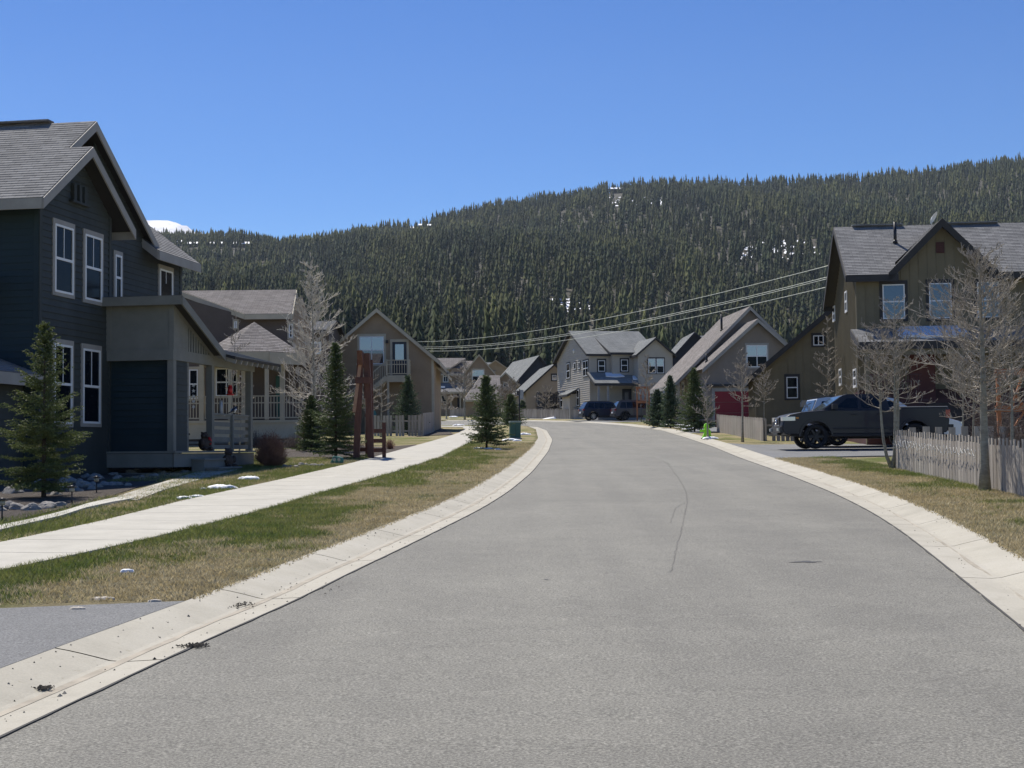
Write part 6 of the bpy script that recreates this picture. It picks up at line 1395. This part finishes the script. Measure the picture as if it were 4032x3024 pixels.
for i, (u, v, s) in enumerate(RK):
    p = gp(u, v, .08); o = bpy.data.objects.new('boulder', RP[i % 6]); COL.objects.link(o); o.location = (p.x, p.y, p.z+s*.25); o.rotation_euler = (0, 0, rr.random()*6); q = rr.uniform(.85, 1.15); o.scale = (s*q, s, s)
    where = 'small pale stone at the foot of the reddish bush' if i >= len(RK)-9 else 'grey boulder in the shaded rock bed below the dark house'
    tag(o, where, 'rock', 'stones edging the reddish bush' if i >= len(RK)-9 else 'boulders in the bed below the dark house')
p = gp(1328, 1828, .08); o = bpy.data.objects.new('painted_stone', RP[2].copy()); o.data.materials[0] = mat('teal_paint', (.05, .16, .13), .8, var=.15); COL.objects.link(o); o.location = (p.x, p.y, p.z+.10); o.scale = (.17, .12, .22); tag(o, 'round teal-painted stone with an owl face at the foot of the tall spruce', 'painted stone')
for s in (-1, 1):
    mb = MB()
    for q in range(12): a0, a1 = 2*math.pi*q/12, 2*math.pi*(q+1)/12; mb.face([(s*.38, -1.18, .15), (s*.38+.26*math.cos(a0), -1.15, .15+.22*math.sin(a0)), (s*.38+.26*math.cos(a1), -1.15, .15+.22*math.sin(a1))])
    mb.build('eye', mat('dull_white', (.42, .42, .36), .8), o)
# little solar lamps along the path
for lb, u, v, d in [('small black path lamp with a pale lens among the rocks', 283, 1990, None), ('black path lamp standing at the picture\'s left edge', 8, 2052, None), ('black path lamp among the rocks below the porch', 380, 1943, None), ('black path lamp by the lowest porch step, left of it', 741, 1848, None), ('black path lamp right of the porch steps', 911, 1846, None), ('black path lamp left of the porch corner post', 683, 1862, None)]:
    p = gp(u, v, .08); r_ = empty('path_lamp', p, 0, lb, 'path lamp', 'solar path lamps'); mb = MB(); mb.cyl((0, 0, -.03), .012, .26, 8); mb.build('stake', M_BLACK, r_)
    mb = MB(); mb.cyl((0, 0, .23), .045, .07, 12); mb.build('lens', mat('frosted', (.3, .29, .24), .3), r_); mb = MB(); mb.cyl((0, 0, .30), .075, .02, 14); mb.cyl((0, 0, .32), .05, .015, 14, r2=.02); mb.build('cap', M_BLACK, r_)

# timber arbour with its low rail wing
p = gp(1432, 1806, .08); AR = empty('timber_arbour', p, R(0), 'tall red-brown timber arbour seen end on beside the pavement', 'arbour')
d0 = p.y; X = lambda u: (u-1432)/FPX*d0; Z = lambda v: (at(1432, v, d0).z-p.z)
for x0, y0, x1, zt_, w in ((X(1406), -.25, X(1424), Z(1418), .19), (X(1463), -.1, X(1446), Z(1392), .19), (X(1436), .9, X(1440), Z(1430), .14), (X(1452), .9, X(1450), Z(1410), .14)):
    mb = MB(); mb.beam((x0, y0, -.1), (x1, y0, zt_), w, w, up=(0, 1, 0)); mb.build('post', M_CEDAR, AR)
mb = MB(); x0 = X(1428)
mb.mesh([(x0-.09, -.75, Z(1386)), (x0-.09, -.5, Z(1440)), (x0-.09, 1.3, Z(1440)), (x0-.09, 1.3, Z(1400)), (x0+.07, -.75, Z(1386)), (x0+.07, -.5, Z(1440)), (x0+.07, 1.3, Z(1440)), (x0+.07, 1.3, Z(1400))], [(0, 1, 2, 3), (7, 6, 5, 4), (0, 4, 5, 1), (1, 5, 6, 2), (2, 6, 7, 3), (3, 7, 4, 0)]); mb.build('top_beam', M_CEDAR, AR)
mb = MB(); mb.beam((X(1405), -.4, Z(1500)), (X(1470), -.4, Z(1500)), .06, .2); mb.build('cross_beam', M_CEDAR, AR)
mb = MB(); mb.beam((X(1425), -.3, Z(1430)), (X(1400), -.34, Z(1625)), .10, .17, up=(0, 1, 0)); mb.build('side_board', mat('sunlit_cedar', (.42, .24, .15), .8, var=.1, vscale=6), AR)  # paler than the other cedar: sunlight on this board painted into its colour
mb = MB(); mb.mesh([(X(1434), .05, Z(1395)), (X(1456), .05, Z(1395)), (X(1464), .05, Z(1535)), (X(1434), .05, Z(1570)), (X(1434), .16, Z(1395)), (X(1456), .16, Z(1395)), (X(1464), .16, Z(1535)), (X(1434), .16, Z(1570))], [(3, 2, 1, 0), (4, 5, 6, 7), (0, 1, 5, 4), (1, 2, 6, 5), (2, 3, 7, 6), (3, 0, 4, 7)]); mb.build('gusset_board', M_CEDAR, AR)
mb = MB(); mb.beam((X(1440), .2, Z(1640)), (X(1462), .2, Z(1560)), .10, .08, up=(0, 1, 0)); mb.beam((X(1430), 1.2, Z(1640)), (X(1445), 1.2, Z(1440)), .10, .08, up=(0, 1, 0)); mb.build('brace', M_CEDAR, AR)
mb = MB(); mb.box((X(1503), .15, -.1), (X(1517), .3, Z(1664))); mb.build('low_post', M_CEDAR, AR); mb = MB(); mb.box((X(1428), .95, -.1), (X(1442), 1.1, Z(1690))); mb.build('low_post', M_CEDAR, AR)
for zv in (1698, 1737, 1774):
    mb = MB(); mb.box((X(1470), .10, Z(zv+7)), (X(1519), .15, Z(zv-9))); mb.build('rail', M_CEDAR, AR)
mb = MB(); mb.box((X(1410), .3, Z(1778)), (X(1455), .35, Z(1762))); mb.build('rail', M_CEDAR, AR)
p2_ = gp(1452, 1800, .08); mb = MB(); mb.cyl((0, 0, 0), .028, Z(1668), 10); tp_ = tag(mb.build('grey_pipe', M_FASC), 'slim grey plastic pipe standing against the timber arbour', 'pipe'); tp_.location = p2_

# green utility cabinet, street sign, marker, lime figure, poles and wires
p = gp(2028, 1728, .08); GC = empty('utility_cabinet', p, R(8), 'green metal utility cabinet on the corner lawn', 'utility cabinet'); s = FPX/p.y; w = 42/s; h = 70/s
mb = MB(); mb.box((-w/2, -w*.35, -.1), (w/2, w*.35, h*.92)); mb.build('housing', M_GREEN, GC, bevel=.02); mb = MB(); mb.box((-w/2-.03, -w*.35-.03, h*.9), (w/2+.03, w*.35+.03, h)); mb.build('lid', mat('green_lid', (.20, .27, .24), .4), GC, bevel=.02)
mb = MB(); mb.box((-w/2-.05, -w*.4, -.1), (w/2+.05, w*.4, .05)); mb.build('plinth', M_CONC, GC); mb = MB(); mb.box((-.006, -w*.35-.006, .08), (.006, -w*.35+.004, h*.88)); mb.build('door_seam', M_BLACK, GC)
d = 106.5; b = at(2046, 1690, d); bz = zgrass(d); SG = empty('street_sign', (b.x, d, bz), R(62), 'black sign pole with sign plates seen edge on, at the street corner', 'street sign')
zt_ = at(2046, 1532, d).z-bz; mb = MB(); mb.cyl((0, 0, -.1), .05, zt_+.1, 10); mb.build('pole', M_BLACK, SG)
mb = MB(); mb.box((-.03, -.03, zt_-.75), (.62, .01, zt_-.05)); mb.build('sign_plate', mat('sign_back', (.30, .31, .32), .5, metal=.4), SG); mb = MB(); mb.box((-.5, -.06, zt_-.45), (.05, -.035, zt_-.15)); mb.build('name_plate', M_DKTRIM, SG)
d = 120; b = at(2525, 1668, d); o = MB(); o.cyl((0, 0, -.1), .035, 1.55, 8); q = tag(o.build('marker_post', M_BLACK), 'thin dark marker post at the verge in front of the grey car', 'marker post'); q.location = (b.x, d, zgrass(d))
# lime safety figure
p = gp(2780, 1726, .08); s = FPX/p.y; LF = empty('safety_figure', p, R(10), 'lime green plastic safety figure with outstretched arms on the verge', 'safety figure'); h = 62/s
out = [(-.30, 0), (-.27, .10), (-.16, .32), (-.17, .42), (-.42, .40), (-.44, .52), (-.16, .56), (-.13, .62), (-.17, .74), (-.12, .9), (0, .96), (.12, .9), (.16, .74), (.12, .62), (.20, .54), (.28, .40), (.24, .30), (.30, .12), (.38, .02), (.22, 0), (.10, .16), (.0, .24), (-.10, .08), (-.14, 0)]
mb = MB(); mb.prismpoly([(x*h, -.05, z*h) for x, z in out], (0, -1, 0), .11); mb.build('figure', M_LIME, LF, bevel=.012); mb = MB(); mb.box((-.3*h, -.2, -.03), (.36*h, .08, .02)); mb.build('base', M_BLACK, LF)
# poles hidden behind the roofs carry four wires
WP = [((1560, 1345), (3330, 1028)), ((1560, 1362), (3330, 1072)), ((1560, 1368), (3330, 1079)), ((1560, 1376), (3330, 1112))]
dA, dB = 178, 72
for (nm, u, d) in (('left, behind the brown gable', 1560, dA), ('right, behind the olive house', 3330, dB)):
    top = at(u, 1340 if d == dA else 1020, d); r_ = empty('utility_pole', (top.x, d, zgrass(d)), 0, 'timber utility pole at the '+nm, 'utility pole', 'utility poles carrying the wires'); mb = MB(); mb.tube([(0, 0, -.3), (0, 0, top.z-zgrass(d)+.1)], [.16, .11], 10); mb.build('pole', M_WOODD, r_)
    mb = MB(); mb.box((-.9, -.06, top.z-zgrass(d)-.35), (.9, .06, top.z-zgrass(d)-.22)); mb.build('crossarm', M_WOODD, r_)
for i, ((ua, va), (ub, vb)) in enumerate(WP):
    a, b = at(ua, va, dA), at(ub, vb, dB); sag = 1.35; pts = []
    for k in range(41): t = k/40; q = a.lerp(b, t); q.z -= sag*4*t*(1-t)*(.9 if i == 0 else 1); pts.append(q)
    lb = ['highest overhead wire crossing in front of the wooded hill', 'upper wire of the middle pair crossing the hill', 'lower wire of the middle pair crossing the hill', 'lowest overhead wire crossing in front of the wooded hill'][i]
    mb = MB(); mb.tube(pts, [.017]*41, 5); tag(mb.build('overhead_wire', M_STEEL), lb, 'wire', 'overhead wires')
b = at(4032, 930, 75); a = at(3960, 935, 75); mb = MB(); mb.tube([a, at(4250, 965, 60)], [.02, .02], 5); tag(mb.build('overhead_wire', M_STEEL), 'short piece of wire right of the olive house roof', 'wire', 'overhead wires')

# trampoline with its net
d = 145; p = at(2160, 1600, d); TZ = zgrass(d); TM = empty('trampoline', (p.x, d, TZ), 0, 'trampoline with a dark safety net behind the low fence', 'trampoline'); rad = 100/FPX*d/2; mb = MB()
N = 24; 
mb.tube([(rad*math.cos(2*math.pi*i/N), rad*math.sin(2*math.pi*i/N), .8) for i in range(N+1)], [.035]*(N+1), 6); mb.build('frame', M_BLACK, TM)
mb = MB(); mb.cyl((0, 0, .76), rad*.93, .02, N); mb.build('jumping_mat', M_BLACK, TM)
for k in range(6):
    a = 2*math.pi*(k+.3)/6; mb = MB(); c_, s_ = math.cos(a), math.sin(a); mb.tube([(rad*1.04*c_, rad*1.04*s_, -.05), (rad*1.04*c_, rad*1.04*s_, 1.6), (rad*.98*c_, rad*.98*s_, 2.5), (rad*.9*c_, rad*.9*s_, 2.75)], [.035]*4, 6); mb.build('post', M_BLACK, TM)
M_NET = bpy.data.materials.new('safety_net'); M_NET.use_nodes = True; n_ = M_NET.node_tree; bs = n_.nodes['Principled BSDF']; bs.inputs['Base Color'].default_value = (.02, .02, .025, 1); bs.inputs['Alpha'].default_value = .7
mb = MB(); N = 48
for i in range(N):
    a0, a1 = 2*math.pi*i/N, 2*math.pi*(i+1)/N; z0, z1 = [2.55+.12*math.cos(a*6-1.8) for a in (a0, a1)]; mb.face([(rad*.95*math.cos(a0), rad*.95*math.sin(a0), .8), (rad*.95*math.cos(a1), rad*.95*math.sin(a1), .8), (rad*.92*math.cos(a1), rad*.92*math.sin(a1), z1), (rad*.92*math.cos(a0), rad*.92*math.sin(a0), z0)], 0, True)
mb.build('net', M_NET, TM)

# orange timber trellis by the grey house, and the big one at the right edge
def trellis(label, loc, w, h, m, yaw=0, sc=1):
    r_ = empty('timber_trellis', loc, yaw, label, 'trellis')
    for x in (-w/2, w/2): mb = MB(); mb.beam((x, 0, -.1), (x, 0, h), .12*sc, .12*sc, up=(0, 1, 0)); mb.build('post', m, r_)
    for z in (h-.1, h*.55): mb = MB(); mb.beam((-w/2-.1, 0, z), (w/2+.1, 0, z), .08*sc, .2*sc); mb.build('beam', m, r_)
    for a, b in (((-w/2+.05, h*.97), (-.05, h*.57)), ((w/2-.05, h*.97), (.05, h*.57)), ((-.02, h*.97), (-w/4, h*.58)), ((.02, h*.97), (w/4, h*.58))):
        mb = MB(); mb.beam((a[0], -.02, a[1]), (b[0], -.02, b[1]), .07*sc, .09*sc, up=(0, 1, 0)); mb.build('brace', m, r_)
    return r_
d = 124; q = at(2533, 1640, d); trellis('orange timber trellis in front of the grey house garage', (q.x, d, zgrass(d)), 1.05, at(2533, 1522, d).z-zgrass(d), M_CEDARO, R(-10))
d = 41; q = at(4040, 1700, d); TRb = trellis('large orange timber trellis behind the fence at the right edge', (q.x, d, zgrass(d)), 1.5, at(4040, 1450, d).z-zgrass(d), M_CEDARO, R(-4), .9)
mb = MB(); mb.beam((-.05, -.05, 1.35), (.75, -.05, .45), .07, .12, up=(0, 1, 0)); mb.beam((-.05, -.08, 1.35), (-.6, -.08, .5), .05, .07, up=(0, 1, 0)); mb.build('brace', M_CEDARO, TRb)
q = at(4000, 1760, 37); mb = MB()
for k in range(9): mb.box((k*.17, 0, -.05), (k*.17+.12, .03, .95+.03*(k % 2)))
o = tag(mb.build('red_fence_panel', M_MAROON), 'dark red board panel behind the fence at the right edge', 'fence panel'); o.location = (q.x, 37, zgrass(37))
# rounded grey cover on the olive wall
q = at(3171, 1590, 71.5); mb = MB(); out = [(-.26, -.16), (.26, -.16), (.27, .02), (.18, .17), (-.18, .17), (-.27, .02)]; mb.prismpoly([(x, 0, z) for x, z in out], (0, -1, 0), .25)
o = tag(mb.build('grill_cover', M_FASC, bevel=.05), 'rounded pale grey cover standing at the olive wall behind the cars', 'cover'); o.location = (q.x, 71.5, q.z)
mb = MB(); mb.box((-.03, -.15, -1.4), (.03, -.09, -.1)); mb.build('stand', M_BLACK, o)

# ------------------------------------------------------------------ things on the dark house's porch
def W3(x, y, z): return H.M @ Vector((x, y, z))
rt = 1.65; y0_ = 3.42
def hang(name, label, cat, u, v, d, build):
    q = at(u, v, d); r_ = empty(name, q, 0, label, cat); build(r_); return r_
def feeder(r_):
    mb = MB(); mb.cyl((0, 0, -.13), .065, .2, 14); mb.build('bottle', M_RED, r_); mb = MB(); mb.cyl((0, 0, -.17), .11, .035, 16); mb.cyl((0, 0, .07), .05, .04, 12); mb.build('tray', M_RED, r_)
    mb = MB(); mb.tube([(0, 0, .1), (0, 0, .48)], [.005, .005], 4); mb.build('wire', M_BLACK, r_)
hang('bird_feeder', 'red hanging bird feeder under the porch beam', 'bird feeder', 906, 1532, 39.2, feeder)
def feeder2(r_):
    mb = MB(); mb.cyl((0, 0, -.17), .055, .36, 14, r2=.04); mb.build('tube', mat('clear_plastic', (.45, .47, .5), .15), r_); mb = MB(); mb.cyl((0, 0, -.22), .12, .03, 16); mb.cyl((0, 0, .19), .07, .03, 14, r2=.01); mb.build('tray', M_FASC, r_)
    mb = MB(); mb.tube([(0, 0, .2), (0, 0, .9)], [.005, .005], 4); mb.build('wire', M_BLACK, r_)
hang('bird_feeder', 'clear tube bird feeder hanging in the porch opening', 'bird feeder', 870, 1607, 38.6, feeder2)
def chime(r_):
    mb = MB(); mb.tube([(0, 0, .55), (0, 0, -.3)], [.004, .004], 4); mb.build('cord', M_BLACK, r_)
    for k in range(5):
        mb = MB(); z = .28-.14*k; s = .055; pts = []
        for j in range(10): a = 2*math.pi*j/10+.3*k; q = s if j % 2 == 0 else s*.45; pts.append((q*math.cos(a), 0, z+q*math.sin(a)))
        mb.prismpoly(pts, (0, -1, 0), .012); mb.build('star', M_WHITE, r_)
hang('star_mobile', 'string of white stars hanging in the left porch opening', 'mobile', 762, 1560, 37.4, chime)
# magpie on the railing
q = W3(PX-.09, y0_+4.35, D0+.98+.02); BD = tag(empty('magpie', q, H.yaw+R(90)), 'black and white magpie perched on the porch railing', 'bird')
mb = MB(); mb.tube([(-.42, 0, .03), (-.30, 0, .05), (-.18, 0, .08), (-.10, 0, .105), (0, 0, .125), (.07, 0, .14), (.115, 0, .165), (.14, 0, .185), (.165, 0, .19), (.19, 0, .183), (.225, 0, .175)], [.012, .016, .022, .042, .062, .058, .038, .036, .034, .018, .003], 12); mb.build('body', M_BLACK, BD)
mb = MB(); mb.tube([(-.06, 0, .085), (0, 0, .10), (.06, 0, .112)], [.03, .064, .035], 12); mb.build('belly', M_WHITE, BD)
for s in (-1, 1):
    mb = MB(); mb.tube([(.05, s*.055, .14), (-.03, s*.062, .13), (-.09, s*.05, .11)], [.02, .03, .01], 8); mb.build('wing_patch', M_WHITE, BD); mb = MB(); mb.tube([(.02, s*.025, .07), (.03, s*.025, -.01)], [.006, .005], 5); mb.build('leg', M_BLACK, BD)
# bench, and the seated bear figures by the steps
q = W3(.55, y0_+2.1, D0); BN = empty('bench', q, H.yaw, 'dark wooden bench on the porch', 'bench')
mb = MB(); mb.box((0, -.7, .42), (.5, .7, .47)); mb.build('seat', M_WOODD, BN); mb = MB(); mb.box((0, -.7, .5), (.05, .7, 1.0)); mb.build('backrest', M_WOODD, BN)
for x in (.03, .43):
    for y in (-.64, .58): mb = MB(); mb.box((x, y, 0), (x+.06, y+.06, .42)); mb.build('leg', M_WOODD, BN)
def bear(label, loc, s, yaw, red=False):
    bm = bmesh.new()
    for c, r_, sc in (((0, 0, .30), .26, (1, .9, 1.15)), ((0, -.04, .68), .17, (1, 1, 1)), ((0, -.19, .64), .08, (1, 1.1, .8)), ((-.12, 0, .82), .055, (1, .6, 1)), ((.12, 0, .82), .055, (1, .6, 1)), ((-.22, -.14, .38), .09, (1, 1.2, 1.9)), ((.22, -.14, .38), .09, (1, 1.2, 1.9)), ((-.16, -.28, .09), .1, (1, 1.7, .9)), ((.16, -.28, .09), .1, (1, 1.7, .9))):
        bmesh.ops.create_icosphere(bm, subdivisions=3, radius=r_, matrix=Matrix.Translation(c) @ Matrix.Diagonal((*sc, 1)))
    me = bpy.data.meshes.new('bear_statue'); bm.to_mesh(me); bm.free(); me.materials.append(M_WOODD); o = bpy.data.objects.new('bear_statue', me); COL.objects.link(o); md = o.modifiers.new('r', 'REMESH'); md.mode = 'VOXEL'; md.voxel_size = .022; md.use_smooth_shade = True
    o.location = loc; o.scale = (s, s, s); o.rotation_euler = (0, 0, yaw); tag(o, label, 'statue')
    if red: mb = MB(); mb.tube([(.16, -.16, .62), (.24, -.17, .45), (.2, -.2, .28)], [.05, .07, .05], 10); mb.build('scarf', M_RED, o)
bear('dark carved bear figure with a red scarf on the porch edge', W3(PX-.2, y0_+2.45, D0), .58, H.yaw+R(60), True)
bear('larger dark carved bear figure beside the porch steps', W3(PX+.35, y0_+2.75, D0-.46), .62, H.yaw+R(60))
# teal board leaning below the stair
q = at(1473, 1610, 84); mb = MB(); out = [(-.14, -.9), (.14, -.9), (.14, .3), (.09, .45), (0, .5), (-.09, .45), (-.14, .3)]; mb.prismpoly([(x, 0, z) for x, z in out], (0, -1, 0), .06); o = tag(mb.build('sled', mat('teal_plastic', (.03, .14, .16), .5)), 'teal sled standing on end under the outside stair', 'sled'); o.location = (q.x, 84, zgrass(84)+.9)
# flagstones and chips on the verge
for i, (u, v, r_) in enumerate([(400, 2362, .07), (305, 2402, .05), (610, 2372, .04)]):
    o = blob('flat_stone', u, v, r_, mat('pale_stone', (.46, .42, .36), .9, var=.2, vscale=20), off=.012, ex=1.6, seed=60+i, base=.08, h=.012, kind=None); 
    if 'kind' in o: del o['kind']
    tag(o, 'flat pale stone lying in the dry grass beside the near drive', 'stone', 'flat stones in the dry grass by the near drive')

# ------------------------------------------------------------------ thin mountain air
HZ = 0.000045
mb = MB(); mb.box((-1900, -70, -6), (2400, 2900, 760)); hz = tag(mb.build('haze', mat('haze_placeholder', (1, 1, 1))), kind='stuff')
hm = bpy.data.materials.new('mountain_air'); hm.use_nodes = True; n_ = hm.node_tree; n_.nodes.remove(n_.nodes['Principled BSDF']); pv = n_.nodes.new('ShaderNodeVolumePrincipled'); pv.inputs['Color'].default_value = (.72, .84, 1.0, 1); pv.inputs['Density'].default_value = HZ; pv.inputs['Anisotropy'].default_value = .25
n_.links.new(pv.outputs[0], n_.nodes['Material Output'].inputs['Volume']); hz.data.materials[0] = hm
